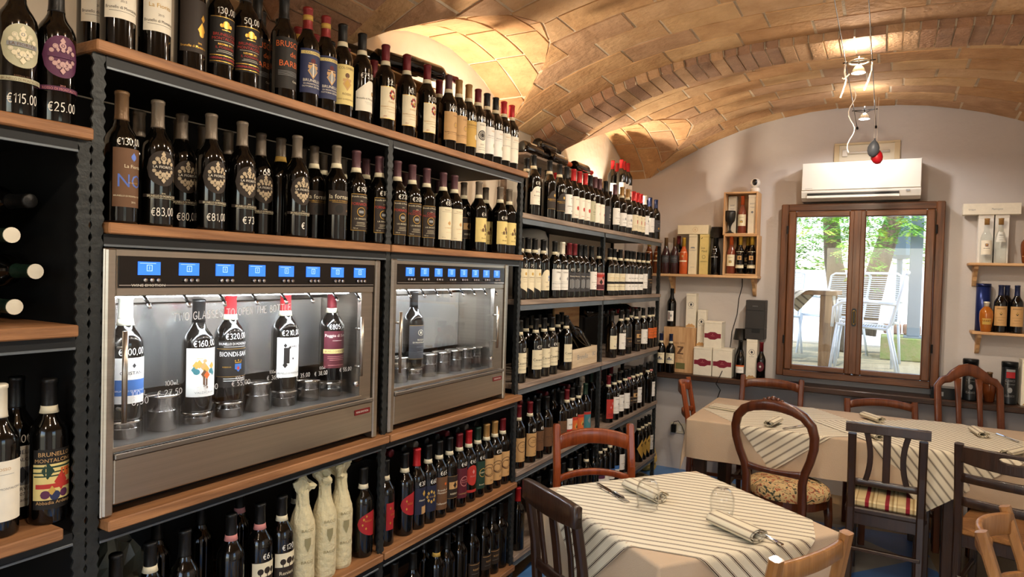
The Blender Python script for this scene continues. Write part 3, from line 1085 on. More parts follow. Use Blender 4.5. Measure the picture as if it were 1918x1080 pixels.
    'sun': ('navy label with yellow sun', .05, .155, 62, 'rect', 'navy', [('k', -.008 + .017 * cos(a * .785), .11 + .02 * sin(a * .785), .0075, 'gold') for a in range(8)] + [('d', -.008, .11, .013, 'navy'), ('t', 'SOLE', -.006, .107, .006, 'goldfoil')]),
    'tanl': ('brown label with white lettering', .035, .17, 60, 'rect', 'brown', [('t', 'Brunello di', 0, .112, .0075, 'ivory'), ('t', 'Montalcino', 0, .101, .0075, 'ivory'), ('t', 'Collemattoni', 0, .056, .008, 'ivory'), ('d', .012, .14, .006, 'orange')]),
    'mar': ('maroon label with pale roundel', .04, .17, 60, 'rect', 'maroon', [('o', .004, .112, .022, 'pink'), ('t', 'Brunello', .004, .115, .006, 'pink'), ('t', 'Montalcino', .004, .106, .005, 'pink'), ('t', 'CASTIGLION', 0, .056, .006, 'tan')]),
    'rnd': ('round red label', .075, .165, 50, 'egg', 'redo', [('k', .004, .135, .01, 'pink'), ('t', 'ROSSO', .004, .112, .007, 'pink'), ('r', 0, .05, .03, .012, 'redo')]),
    'grn': ('green label', .04, .165, 60, 'rect', 'green', [('o', .004, .112, .02, 'gold'), ('t', 'RISERVA', .004, .11, .006, 'cream'), ('t', 'Brunello', 0, .056, .006, 'cream')]),
    'tanc': ('tan label with curved line', .04, .16, 62, 'rect', 'tan', [('o', -.008, .1, .02, 'brown'), ('o', -.004, .105, .03, 'brown'), ('t', 'CASTELLO', .008, .115, .0055, 'dbrown'), ('t', BM, .004, .085, .0035, 'dbrown'), ('t', '2017', .01, .055, .006, 'dbrown')]),
    'wav': ('white wave-topped label', .055, .15, 62, 'arch', 'ivory', [('t', 'Brunello di', 0, .098, .007, 'dbrown'), ('t', 'Salvioni', .004, .118, .008, 'maroon'), ('l', 0, .09, .03, .0008, 'grey'), ('t', '2016', .01, .07, .005, 'grey')]),
    'dka': ('black arched label', .05, .15, 60, 'arch', 'dbrown', [('d', .006, .125, .008, 'gold'), ('t', BM, 0, .1, .006, 'goldfoil'), ('l', 0, .095, .03, .001, 'goldfoil'), ('t', '2015', .02, .07, .005, 'redo'), ('l', 0, .052, .036, .001, 'gold')]),
    'wl': ('white label', .045, .155, 60, 'rect', 'white', [('t', 'Rosso', .012, .13, .007, 'dbrown'), ('o', .012, .115, .008, 'dbrown'), ('t', 'MONTALCINO', .008, .085, .006, 'dbrown'), ('l', .008, .075, .02, .001, 'grey'), ('d', .012, .062, .004, 'dbrown')]),
    'wr': ('white label with red seal', .03, .155, 62, 'rect', 'ivory', [('t', 'ROSSO', .006, .135, .006, 'grey'), ('d', .01, .088, .012, 'redo'), ('o', .01, .088, .008, 'pink'), ('t', 'Rosso', 0, .045, .006, 'redo')]),
    'wg': ('pale green label', .03, .155, 62, 'rect', 'silver', [('o', .012, .12, .011, 'dbrown'), ('t', 'MONTE', .01, .085, .007, 'dbrown'), ('l', .01, .075, .018, .001, 'dbrown')]),
    'wp': ('blush label', .03, .15, 62, 'rect', 'ivory', [('d', .016, .085, .008, 'pink'), ('t', 'ROSSO', .01, .13, .006, 'pink')]),
    'dkb': ('dark grey label', .03, .15, 60, 'rect', 'dgrey', [('o', .014, .125, .009, 'ivory'), ('t', 'DOC', .014, .09, .009, 'ivory'), ('t', 'ROSSO', .012, .078, .006, 'ivory'), ('l', .012, .06, .016, .001, 'ivory')]),
    'dkc': ('dark label with gold seal', .06, .15, 60, 'rect', 'dgrey', [('d', 0, .085, .008, 'goldfoil'), ('l', .004, .125, .014, .002, 'grey')]),
    'wk': ('white label with landscape sketch', .045, .135, 62, 'rect', 'white', [('k', .006, .095, .012, 'grey'), ('l', .004, .088, .026, .0016, 'grey'), ('l', 0, .096, .024, .0012, 'grey'), ('t', 'TOSCANA', .004, .065, .006, 'dbrown')]),
    'ye': ('pale yellow label with red tower', .03, .145, 60, 'rect', 'cream', [('r', .012, .095, .006, .026, 'redo'), ('t', 'Rosso', .01, .125, .006, 'brown'), ('t', 'MONTALCINO', .006, .062, .005, 'brown'), ('l', .006, .052, .02, .001, 'brown')]),
    'shl': ('cream shell-shaped label', .03, .155, 56, 'shell', 'cream', [('d', .006, .13, .008, 'gold'), ('t', 'CAPARZO', .004, .108, .007, 'brown'), ('l', .006, .1, .02, .001, 'brown'), ('l', .008, .09, .02, .001, 'brown')]),
    'wbl': ('cream label with blue figure', .045, .155, 60, 'arch', 'cream', [('k', .016, .115, .011, 'lblue'), ('k', .014, .1, .008, 'lblue'), ('t', 'Vini', -.004, .085, .007, 'brown'), ('t', 'LISINI', .006, .062, .007, 'brown')]),
    'wh': ('white printed label', .045, .16, 62, 'rect', 'white', [('t', 'CERBAIA', 0, .14, .007, 'dbrown'), ('k', .012, .108, .012, 'grey'), ('l', 0, .09, .028, .0012, 'grey'), ('t', BM, 0, .078, .005, 'grey'), ('l', 0, .06, .028, .001, 'grey')]),
    'nav': ('slate label with vertical lettering', .035, .145, 58, 'rect', 'dgrey', [('t', 'Montosoli', .002, .12, .007, 'ivory'), ('l', -.014, .08, .0035, .05, 'grey'), ('l', -.004, .08, .0035, .056, 'grey'), ('l', .006, .08, .0035, .05, 'grey'), ('l', .016, .08, .0035, .04, 'grey')]),
    'pink': ('label with red and black bands', .04, .15, 62, 'rect', 'pink', [('r', 0, .13, .038, .02, 'redo'), ('k', .008, .118, .013, 'dbrown'), ('k', -.008, .09, .018, 'dbrown'), ('r', 0, .06, .038, .03, 'maroon')]),
    'two': ('cream label with dark strip', .035, .15, 60, 'rect', 'cream', [('r', 0, .087, .042, .016, 'black'), ('t', 'POGGIO', .004, .115, .008, 'gold'), ('l', .004, .105, .022, .001, 'brown'), ('t', BM, 0, .06, .005, 'brown')]),
    'wbk': ('white label with black strip', .035, .15, 60, 'rect', 'white', [('r', 0, .087, .042, .016, 'black'), ('t', 'ROSSO', .004, .115, .008, 'dbrown'), ('t', 'DOC', 0, .06, .007, 'dbrown')]),
    'cas': ('cream label with dark script', .05, .152, 62, 'rect', 'cream', [('t', 'Casanova', .002, .094, .013, 'black'), ('t', 'di Neri', .01, .125, .006, 'brown'), ('l', .002, .086, .03, .0009, 'brown'), ('t', RM, .004, .066, .004, 'dbrown')]),
    'wl2': ('cream label with script', .06, .15, 64, 'rect', 'cream', [('t', 'Poggio', -.002, .125, .008, 'tan'), ('k', .016, .09, .01, 'grey'), ('t', 'Rosso', .004, .075, .01, 'dbrown')]),
    'ora': ('orange label', .075, .155, 62, 'rect', 'orange', [('l', 0, .14, .034, .002, 'brown'), ('l', 0, .1, .036, .003, 'brown'), ('t', 'ROSSO', 0, .115, .01, 'brown'), ('l', 0, .09, .036, .002, 'brown')]),
    'tnb': ('sand label with curved line', .035, .155, 62, 'rect', 'tan', [('o', -.004, .11, .028, 'brown'), ('t', 'ROSSO DI', .012, .115, .006, 'dbrown'), ('t', 'MONTALCINO', .008, .105, .005, 'dbrown'), ('d', .018, .06, .003, 'dbrown'), ('t', '2018', .01, .045, .006, 'dbrown')]),
    'brn': ('brown label', .045, .15, 60, 'rect', 'brown', [('t', 'SANT ANTIMO', .004, .095, .006, 'dbrown'), ('l', .004, .088, .02, .001, 'dbrown'), ('o', .004, .118, .01, 'dbrown')]),
    'whr': ('white and red label', .05, .15, 60, 'rect', 'white', [('r', 0, .07, .042, .034, 'redo'), ('t', 'ROSSO', .004, .11, .008, 'dbrown')]),
    'sax': ('orange label with red strip', .03, .145, 60, 'rect', 'orange', [('r', 0, .135, .042, .016, 'redo'), ('k', .004, .09, .02, 'gold'), ('k', .008, .085, .012, 'dbrown'), ('t', 'JAZZ', 0, .05, .009, 'dbrown')]),
    'teal': ('teal label with red strip', .03, .145, 60, 'rect', 'teal', [('r', 0, .135, .042, .016, 'redo'), ('k', .004, .09, .02, 'grey')]),
    'redf': ('red floral label', .03, .16, 62, 'rect', 'redo', [('k', .006, .13, .012, 'pink'), ('k', -.008, .105, .01, 'pink'), ('k', .012, .09, .011, 'orange'), ('l', 0, .06, .03, .003, 'maroon'), ('l', 0, .048, .03, .003, 'maroon')]),
    'puw': ('purple and white label', .03, .1, 60, 'rect', 'white', [('r', 0, .09, .042, .022, 'purple')]),
    'blu': ('blue and white label', .03, .1, 60, 'rect', 'white', [('r', 0, .088, .042, .026, 'lblue')]),
    'kite': ('gold kite-shaped label', .03, .175, 62, 'kite', 'gold', [('k', 0, .13, .014, 'dbrown'), ('k', .004, .128, .007, 'gold')]),
    'bwr': ('cream vintage label', .03, .165, 62, 'rect', 'ivory', [('t', 'BRUNELLO', 0, .147, .009, 'dbrown'), ('t', 'MONTALCINO', 0, .131, .008, 'dbrown'), ('r', 0, .098, .036, .04, 'grey'), ('k', .004, .1, .018, 'dgrey'), ('t', 'RISERVA', 0, .066, .008, 'dbrown'), ('t', '2007', 0, .055, .007, 'dbrown'), ('t', 'Abbadia', 0, .042, .007, 'dbrown')]),
    'hill': ('painted hillside label', .035, .165, 64, 'rect', 'black', [('t', 'BRUNELLO', 0, .15, .009, 'tan'), ('t', 'MONTALCINO', 0, .137, .008, 'tan'), ('r', 0, .094, .042, .078, 'yellow'), ('k', -.014, .118, .018, 'green'), ('l', 0, .126, .042, .004, 'green'), ('l', 0, .115, .042, .003, 'green'), ('l', -.01, .107, .03, .003, 'green'), ('k', .012, .094, .02, 'redo'), ('r', .022, .112, .011, .02, 'orange'), ('r', 0, .085, .036, .01, 'redo'), ('d', -.018, .067, .009, 'purple'), ('d', 0, .064, .01, 'blue'), ('d', .018, .067, .009, 'purple'), ('k', -.006, .075, .01, 'gold'), ('t', 'Abbadia Ardenga', 0, .046, .007, 'tan')]),
    'clr': ('white wrapper label', .02, .16, 70, 'rect', 'white', [('l', 0, .1, .02, .002, 'grey'), ('k', .006, .12, .012, 'grey')]),
    'dks': ('small dark label', .05, .12, 56, 'rect', 'dbrown', [('l', 0, .112, .03, .002, 'tan'), ('t', 'ROSSO', .004, .085, .008, 'tan'), ('l', 0, .07, .02, .001, 'grey')]),
    # wall shelf, ledge and dispenser bottles
    'sq': ('cream label with brown square', .06, .15, 60, 'rect', 'cream', [('r', 0, .095, .011, .022, 'dbrown'), ('r', 0, .092, .008, .01, 'gold'), ('t', 'Moscadello', 0, .125, .005, 'brown')]),
    'pic': ('cream label with drawing', .045, .175, 62, 'rect', 'cream', [('r', 0, .125, .016, .034, 'tan'), ('k', .002, .125, .012, 'brown'), ('t', 'BANFI', 0, .155, .006, 'brown'), ('t', 'ROSSO', 0, .085, .007, 'brown'), ('l', 0, .07, .024, .001, 'brown')]),
    'wsm': ('small white label', .14, .205, 52, 'rect', 'white', [('t', 'MEIO', 0, .18, .008, 'dgrey'), ('l', 0, .168, .016, .001, 'grey'), ('t', 'DOC', 0, .15, .006, 'grey')]),
    'gry': ('slate grey label', .09, .15, 64, 'rect', 'dgrey', [('t', 'GRAPPA', 0, .122, .01, 'grey'), ('l', 0, .112, .022, .0016, 'grey')]),
    'crw': ('cream label', .1, .18, 60, 'rect', 'cream', [('d', 0, .145, .009, 'tan'), ('t', 'ROSATO', 0, .118, .006, 'brown')]),
    'vil': ('cream label with villa sketch', .075, .16, 64, 'rect', 'cream', [('r', 0, .112, .02, .014, 'grey'), ('k', 0, .122, .01, 'navy'), ('l', 0, .104, .03, .002, 'navy'), ('l', 0, .09, .024, .001, 'brown'), ('t', 'ARGIANO', 0, .143, .006, 'brown')]),
    'slv': ('white label with red stripe', .045, .13, 40, 'rect', 'white', [('r', -.012, .088, .01, .06, 'maroon'), ('k', .006, .09, .014, 'grey')]),
    'orb': ('orange and white label', .05, .11, 60, 'rect', 'white', [('r', 0, .105, .04, .012, 'orange'), ('l', 0, .075, .02, .002, 'grey')]),
    'bdg': ('dark red badge label', .075, .15, 50, 'egg', 'maroon', [('k', 0, .112, .014, 'grey'), ('d', 0, .112, .006, 'ivory')]),
    'ten': ('tan label with crest', .045, .175, 64, 'rect', 'tan', [('t', 'BIBBIANO', 0, .155, .008, 'dbrown'), ('k', 0, .125, .011, 'dbrown'), ('d', 0, .128, .005, 'gold'), ('l', 0, .1, .028, .0012, 'brown'), ('t', 'RISERVA', 0, .08, .006, 'brown'), ('l', 0, .065, .024, .001, 'brown')]),
    'grw': ('white label with red vignette', .055, .15, 60, 'rect', 'ivory', [('r', 0, .118, .009, .02, 'maroon'), ('d', 0, .12, .005, 'gold'), ('t', 'GRAPPA', 0, .092, .007, 'dbrown'), ('l', 0, .08, .02, .001, 'grey')]),
    'whk': ('amber whisky label', .05, .09, 40, 'rect', 'gold', [('t', 'WHISKY', 0, .068, .008, 'dbrown')]),
    'ors': ('white label with blue landscape', .045, .16, 70, 'rect', 'white', [('r', 0, .085, .05, .04, 'lblue'), ('k', .006, .14, .006, 'dgrey'), ('t', 'ORISTANO', .006, .118, .008, 'dgrey'), ('t', BM, .006, .075, .004, 'white')]),
    'ang2': ('white label with a winged figure', .045, .18, 66, 'rect', 'white', [('t', BM, 0, .168, .0055, 'tan'), ('k', -.019, .132, .012, 'gold'), ('k', -.012, .136, .012, 'gold'), ('k', .02, .13, .011, 'gold'), ('d', -.018, .115, .008, 'teal'), ('k', -.024, .12, .009, 'teal'), ('d', .018, .116, .007, 'teal'), ('k', .023, .11, .008, 'teal'), ('d', .001, .145, .0048, 'tan'), ('k', -.001, .129, .013, 'tan'), ('k', .004, .122, .012, 'gold'), ('k', .0, .108, .012, 'brown'), ('k', .006, .105, .011, 'orange'), ('l', -.001, .09, .0022, .022, 'brown'), ('l', .0055, .084, .002, .022, 'brown'), ('k', .0, .076, .004, 'brown'), ('k', .0065, .071, .004, 'brown'), ('l', -.008, .152, .01, .0014, 'gold'), ('t', 'VALDICAVA', .002, .054, .006, 'grey')]),
    'bio': ('black label with white lettering and shield', .045, .18, 72, 'rect', 'black', [('t', BM, 0, .168, .007, 'white'), ('l', 0, .163, .03, .001, 'white'), ('l', 0, .157, .05, .001, 'goldfoil'), ('t', 'BIONDI-SANTI', .002, .135, .0135, 'white'), ('r', .006, .105, .009, .016, 'lblue'), ('k', .006, .098, .009, 'lblue'), ('k', .006, .1, .006, 'redo'), ('l', .006, .117, .009, .003, 'goldfoil'), ('k', -.002, .122, .003, 'goldfoil'), ('k', .006, .123, .003, 'goldfoil'), ('k', .014, .122, .003, 'goldfoil'), ('t', 'RISERVA', -.022, .102, .004, 'goldfoil'), ('l', 0, .076, .05, .001, 'goldfoil'), ('l', 0, .07, .03, .0015, 'white'), ('l', 0, .064, .03, .0015, 'white')]),
    'tow': ('white label with ink tower', .045, .172, 60, 'rect', 'white', [('r', -.012, .115, .008, .05, 'black'), ('k', -.016, .147, .007, 'black'), ('k', -.004, .14, .005, 'black'), ('k', -.016, .085, .01, 'black'), ('k', .006, .105, .004, 'black'), ('t', 'CERRETO', .012, .14, .007, 'black'), ('t', BM, 0, .056, .006, 'dbrown')]),
    'pos': ('maroon label with yellow strip', .05, .178, 64, 'rect', 'maroon', [('t', 'Poggio di Sotto', 0, .158, .0095, 'ivory'), ('l', 0, .145, .016, .001, 'ivory'), ('r', 0, .108, .044, .015, 'yellow'), ('t', BM, 0, .104, .0075, 'maroon'), ('l', 0, .09, .03, .0016, 'pink'), ('l', 0, .084, .03, .0016, 'pink'), ('l', 0, .078, .024, .0016, 'pink'), ('l', 0, .06, .028, .0016, 'pink')]),
    'sla': ('slate label with emblem', .04, .178, 56, 'rect', 'dgrey', [('l', 0, .177, .036, .001, 'goldfoil'), ('l', 0, .041, .036, .001, 'goldfoil'), ('o', .008, .148, .012, 'cream'), ('k', .008, .148, .006, 'cream'), ('t', 'ROSSO', .01, .115, .007, 'cream'), ('t', 'DI MONTALCINO', .008, .105, .0055, 'cream'), ('l', .01, .09, .018, .001, 'grey'), ('l', .01, .07, .018, .001, 'grey')]),
}

LB['coll'] = ('black label with red two-line name',) + LB['fnc'][1:6] + ([e for e in LB['fnc'][6] if e[1] != 'FORNACINA'] + [('t', 'CIACCI', 0, .131, .008, 'redo'), ('t', 'PICCOLOMINI', 0, .121, .008, 'redo')],)


def label_meshes(key, kind='bdx'):
    k = ('l', key, kind)
    if k in _bm:
        return _bm[k]
    _, z0, z1, ha, shape, paper, prints = LB[key]
    t = radians(ha)
    mb = MB()
    patch(mb, kind, -t, t, shape_fn(shape, z0, z1), 0.0005)
    paper_me = mb.mesh('label_paper', [PAPER[paper]], True)
    pm = MB()
    slots = []

    def slot(c):
        if c not in slots:
            slots.append(c)
        return slots.index(c)
    R = rad_at(kind, 0.1)
    lay = 0
    for e in prints:
        lay += 1
        off = 0.0007 + 0.00006 * lay
        if e[0] == 't':
            _, s, u, z, h, c = e
            v, f, w_ = text2d(s)
            lim = 2 * R * t * 0.92 - abs(u) * 0.8
            sx = min(h, lim / max(w_, 0.1))
            wrap(pm, kind, v, f, u, z, h, off, slot(c), sx)
        elif e[0] in 'lr':
            _, u, z, hw, th, c = e
            patch(pm, kind, (u - hw) / R, (u + hw) / R, lambda q, z=z, th=th: (z - th / 2, z + th / 2), off, slot(c), max(2, int(hw / 0.004)))
        elif e[0] == 'd':
            _, u, z, r, c = e
            patch(pm, kind, (u - r) / R, (u + r) / R, lambda q, z=z, r=r: (z - r * sqrt(max(0, 1 - q * q)), z + r * sqrt(max(0, 1 - q * q))), off, slot(c), 10)
        elif e[0] == 'k':
            _, u, z, r, c = e
            patch(pm, kind, (u - r * 0.7) / R, (u + r * 0.7) / R, lambda q, z=z, r=r: (z - r * (1 - abs(q)), z + r * (1 - abs(q)) * 1.1), off, slot(c), 4)
        elif e[0] == 'o':
            _, u, z, r, c = e
            n = 18
            v2 = [(rr * cos(2 * pi * i / n), rr * sin(2 * pi * i / n)) for i in range(n) for rr in (r, r * 0.88)]
            f2 = [(2 * i, 2 * ((i + 1) % n), 2 * ((i + 1) % n) + 1, 2 * i + 1) for i in range(n)]
            wrap(pm, kind, v2, f2, u, z, 1.0, off, slot(c))
    pr_me = pm.mesh('label_print', [PAPER[c] for c in slots], True) if pm.v else None
    _bm[k] = (paper_me, pr_me)
    return _bm[k]


def price_mesh(s, kind, z, h, u0):
    v, f, w_ = pen2d(s, 0.12)
    sx = min(h * 0.9, 0.058 / max(w_, 0.3))
    mb = MB()
    # slight tilt as of a hand
    v = [(x - w_ / 2, y + 0.04 * (x - w_ / 2)) for x, y in v]
    wrap(mb, kind, v, f, u0, z, h, 0.0009, 0, sx)
    return mb.mesh('price', [ink_white], True)


def bottle(loc, rotz, lab, cap, band, price, label, group, kind='bdx', glass=None, tilt=None, name='wine_bottle', cap_z=None):
    o = obj(name, glass_mesh(kind, glass or bottle_glass), None)
    o.location = loc
    o.rotation_euler = tilt if tilt else (0, 0, rotz)
    H = PROF[kind][-1][1]
    tag(o, label, 'bottle', group)
    c0 = cap_z or (0.246 if kind == 'bdx' else 0.226 if kind == 'slim' else 0.17)
    if cap != '-':
        obj('capsule', sleeve_mesh(kind, c0, H, CAPS[cap], True), None, o)
        if cap == 'f':
            obj('capsule_band', sleeve_mesh(kind, 0.274, 0.29, BANDS['y'], off=0.0011), None, o)
    if band in BANDS:
        obj('neck_band', sleeve_mesh(kind, 0.24, 0.256, BANDS[band], off=0.0011), None, o)
    if lab != 'plain':
        pm, pr = label_meshes(lab, kind)
        lo = obj('paper_label', pm, None, o)
        if pr:
            obj('print', pr, None, lo)
    if price != '-':
        low = lab in ('lf', 'lfw', 'lfp')
        z = 0.028 if low and price != '68' else min(LB[lab][2] + 0.008, 0.186) if lab != 'plain' else 0.16
        obj('price_writing', price_mesh(price, kind, z, 0.019 if low else 0.016, 0.004), None, o)
    return o
# ================================================================ iron racks with wooden boards
def post_mesh(h):
    """Angle-iron post with hammered wavy edges; origin at its foot, faces +x."""
    k = ('post', round(h, 3))
    if k not in _bm:
        n = int(h / 0.0055)
        edge = [(0.0135 + 0.0026 * sin(i * 1.25) + 0.0008 * sin(i * 0.37), h * i / n) for i in range(n + 1)]
        poly = [(e[0], e[1]) for e in edge] + [(-e[0] + 0.0006, e[1]) for e in reversed(edge)]
        mb = MB()
        M = Matrix(((0, 0, 1, -0.006), (1, 0, 0, 0), (0, 1, 0, 0), (0, 0, 0, 1)))
        mb.prism(poly, 0, 0.006, M)
        n2 = int(h / 0.022)
        edge = [(-0.03 - 0.0025 * sin(i * 2.3), h * i / n2) for i in range(n2 + 1)]
        poly = [(-0.005, 0), (-0.005, h)] + [(e[0], e[1]) for e in reversed(edge)]
        M = Matrix(((1, 0, 0, 0), (0, 0, 1, 0.006), (0, 1, 0, 0), (0, 0, 0, 1)))
        mb.prism(poly, 0, 0.006, M)
        _bm[k] = mb.mesh('post', [iron])
    return _bm[k]


def board(parent, x0, x1, y0, y1, ztop, th=0.026, name='shelf_board', m_=None):
    mb = MB().box(-(x1 - x0), 0, 0, y1 - y0, -th, 0, 0.003)
    b_ = obj(name, mb, m_ or board_m, parent, loc=(x1, y0, ztop))
    obj('dark_underside', MB().box(-(x1 - x0), -0.052, 0.004, y1 - y0 - 0.004, -th - 0.002, -th - 0.0003), iron_dk, b_)  # black layer added to darken the underside of the board
    return b_


lit_rail_m = mat('window_lit_rail', '#757d84', 0.45, metal=0.6, noise=0.2, nscale=10)  # lighter copy of the rail iron, window light painted into its colour


iron_rl = mat('dark_iron_rail', '#26282a', 0.5, metal=0.5)


def rail(parent, x, y0, y1, z, h=0.026):
    mb = MB().box(x - 0.004, x, y0, y1, z - h, z).box(x - 0.03, x - 0.004, y0, y1, z - 0.004, z)
    r_ = obj('shelf_rail', mb, lit_rail_m if parent.name.endswith('.002') else iron_rl, parent)
    obj('rail_lip_glint', MB().box(x - 0.001, x + 0.003, y0, y1, z - h - 0.001, z - h + 0.005, 0.001), lit_rail_m, r_)  # flange lip in lighter iron, its reflection painted into the colour
    return r_


board_b = wood('shelf_board_grey_wood', '#74655a', '#a08f80', 0.6, 'y', 5)
XP = -1.553
rackA = thing('wine_rack', 'tall iron rack with wooden boards holding both wine dispensers', 'rack')
for y in (0.865, 1.878, 2.868):
    obj('post', post_mesh(2.066), None, rackA, loc=(XP, y, 0))
    obj('rear_post', MB().box(-1.99, -1.97, y - 0.012, y + 0.012, 0, 2.066), iron_dk, rackA)
board(rackA, XW + 0.005, -1.538, 0.852, 2.9, 2.093)
rail(rackA, XP + 0.001, 0.88, 1.864, 2.066, 0.03)
rail(rackA, XP + 0.001, 1.892, 2.854, 2.066, 0.03)
for z, xf in ((1.69, -1.538), (1.01, -1.522), (0.58, -1.536), (0.17, -1.536)):
    board(rackA, XW + 0.005, xf, 0.884, 1.874, z)
    board(rackA, XW + 0.005, xf, 1.883, 2.876, z)
    rail(rackA, XP + 0.001, 0.88, 1.864, z - 0.0265, 0.028)
    rail(rackA, XP + 0.001, 1.892, 2.854, z - 0.0265, 0.028)
obj('shade_backing', MB().box(XW + 0.002, XW + 0.008, 0.87, 2.86, 0.02, 2.06), iron_dk, rackA)  # black sheet standing in for the deep shadow behind the bottles

rackN = thing('wine_rack', 'near iron rack with thick brown boards beside the large dispenser', 'rack')
for y in (-0.15, 0.836):
    obj('post', post_mesh(1.866), None, rackN, loc=(XP, y, 0))
for z, y1 in ((1.893, 0.848), (1.46, 0.822), (1.025, 0.79), (0.58, 0.82)):
    board(rackN, XW + 0.005, -1.537 if z != 1.025 else -1.525, -0.16, y1, z)
    rail(rackN, XP + 0.001, -0.13, 0.822, z - 0.0265, 0.028)
obj('shade_backing', MB().box(XW + 0.002, XW + 0.008, -0.16, 0.84, 0.02, 1.866), iron_dk, rackN)  # black stand-in for the shadow at the back of the near rack
obj('side_panel', MB().box(XW + 0.01, -1.6, 0.846, 0.851, 0.02, 1.866), iron_dk, rackN)  # black sheet added at the side, also standing in for shadow

rackB = thing('wine_rack', 'long iron rack with grey wooden boards reaching the far wall', 'rack')
for y in (2.9, 4.026, 5.252):
    obj('post', post_mesh(1.873), None, rackB, loc=(XP - 0.018, y, 0))
    obj('rear_post', MB().box(-1.99, -1.97, y - 0.012, y + 0.012, 0, 1.873), iron_dk, rackB)
for z in (1.90, 1.47, 1.05, 0.615, 0.19):
    xf = -1.562
    if z == 1.90:
        board(rackB, XW + 0.005, xf, 2.885, 5.27, z, m_=board_b)
    else:
        board(rackB, XW + 0.005, xf, 2.912, 4.02, z, m_=board_b)
        board(rackB, XW + 0.005, xf, 4.032, 5.27, z, m_=board_b)
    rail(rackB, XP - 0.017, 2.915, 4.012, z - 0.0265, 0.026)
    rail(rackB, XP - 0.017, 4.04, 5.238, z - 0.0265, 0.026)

obj('shade_backing', MB().box(XW + 0.002, XW + 0.008, 2.92, 4.02, 0.02, 1.86), iron_dk, rackB)  # dark sheet added to make the depth of the rack dark
obj('shade_backing', MB().box(XW + 0.002, XW + 0.008, 4.03, 5.24, 0.02, 1.44), iron_dk, rackB)  # lower dark sheet, added for the same dark depth

# ================================================================ wine dispensers
screen_m = mat('lcd_blue', '#2f6fe0', 0.3, emit='#3474f0', estr=0.8)
screen_i = mat('lcd_icon', '#cfe4ff', 0.3, emit='#6fa4ff', estr=0.9)
led_m = mat('led_strip', (1, 1, 1), 0.3, emit=(0.85, 0.93, 1.0), estr=110.0)
pen_m = mat('chalk_pen', '#f2f6fb', 0.7)
back_m = mat('dispenser_back', '#d0cdc8', 0.2, metal=0.8, noise=0.15, nscale=2, stretch=(1, 2, 1))
grill_m = mat('drip_grill', '#8f8a84', 0.4, metal=1.0)
badge_m = mat('badge_red', '#6b1418', 0.3)
lift_m = mat('lift_steel', '#b5aba2', 0.14, metal=1.0, noise=0.3, nscale=4, stretch=(6, 6, 0.4))


def flat_text(mb, s, y, z, h, x, mi=0, left=False, width=None):
    """Printed text on a plane facing +x."""
    v, f, w_ = text2d(s)
    sx = h if width is None else width / w_
    mb.add([(x, y + (p[0] + (w_ / 2 if left else 0)) * sx, z + p[1] * h) for p in v], f, None, mi)


def flat_pen(mb, s, y, z, h, x, slope=0.0, wid=0.085, width=None):
    v, f, w_ = pen2d(s, wid)
    sx = h if width is None else width / w_
    mb.add([(x, y + p[0] * sx, z + p[1] * h + slope * p[0] * sx) for p in v], f)


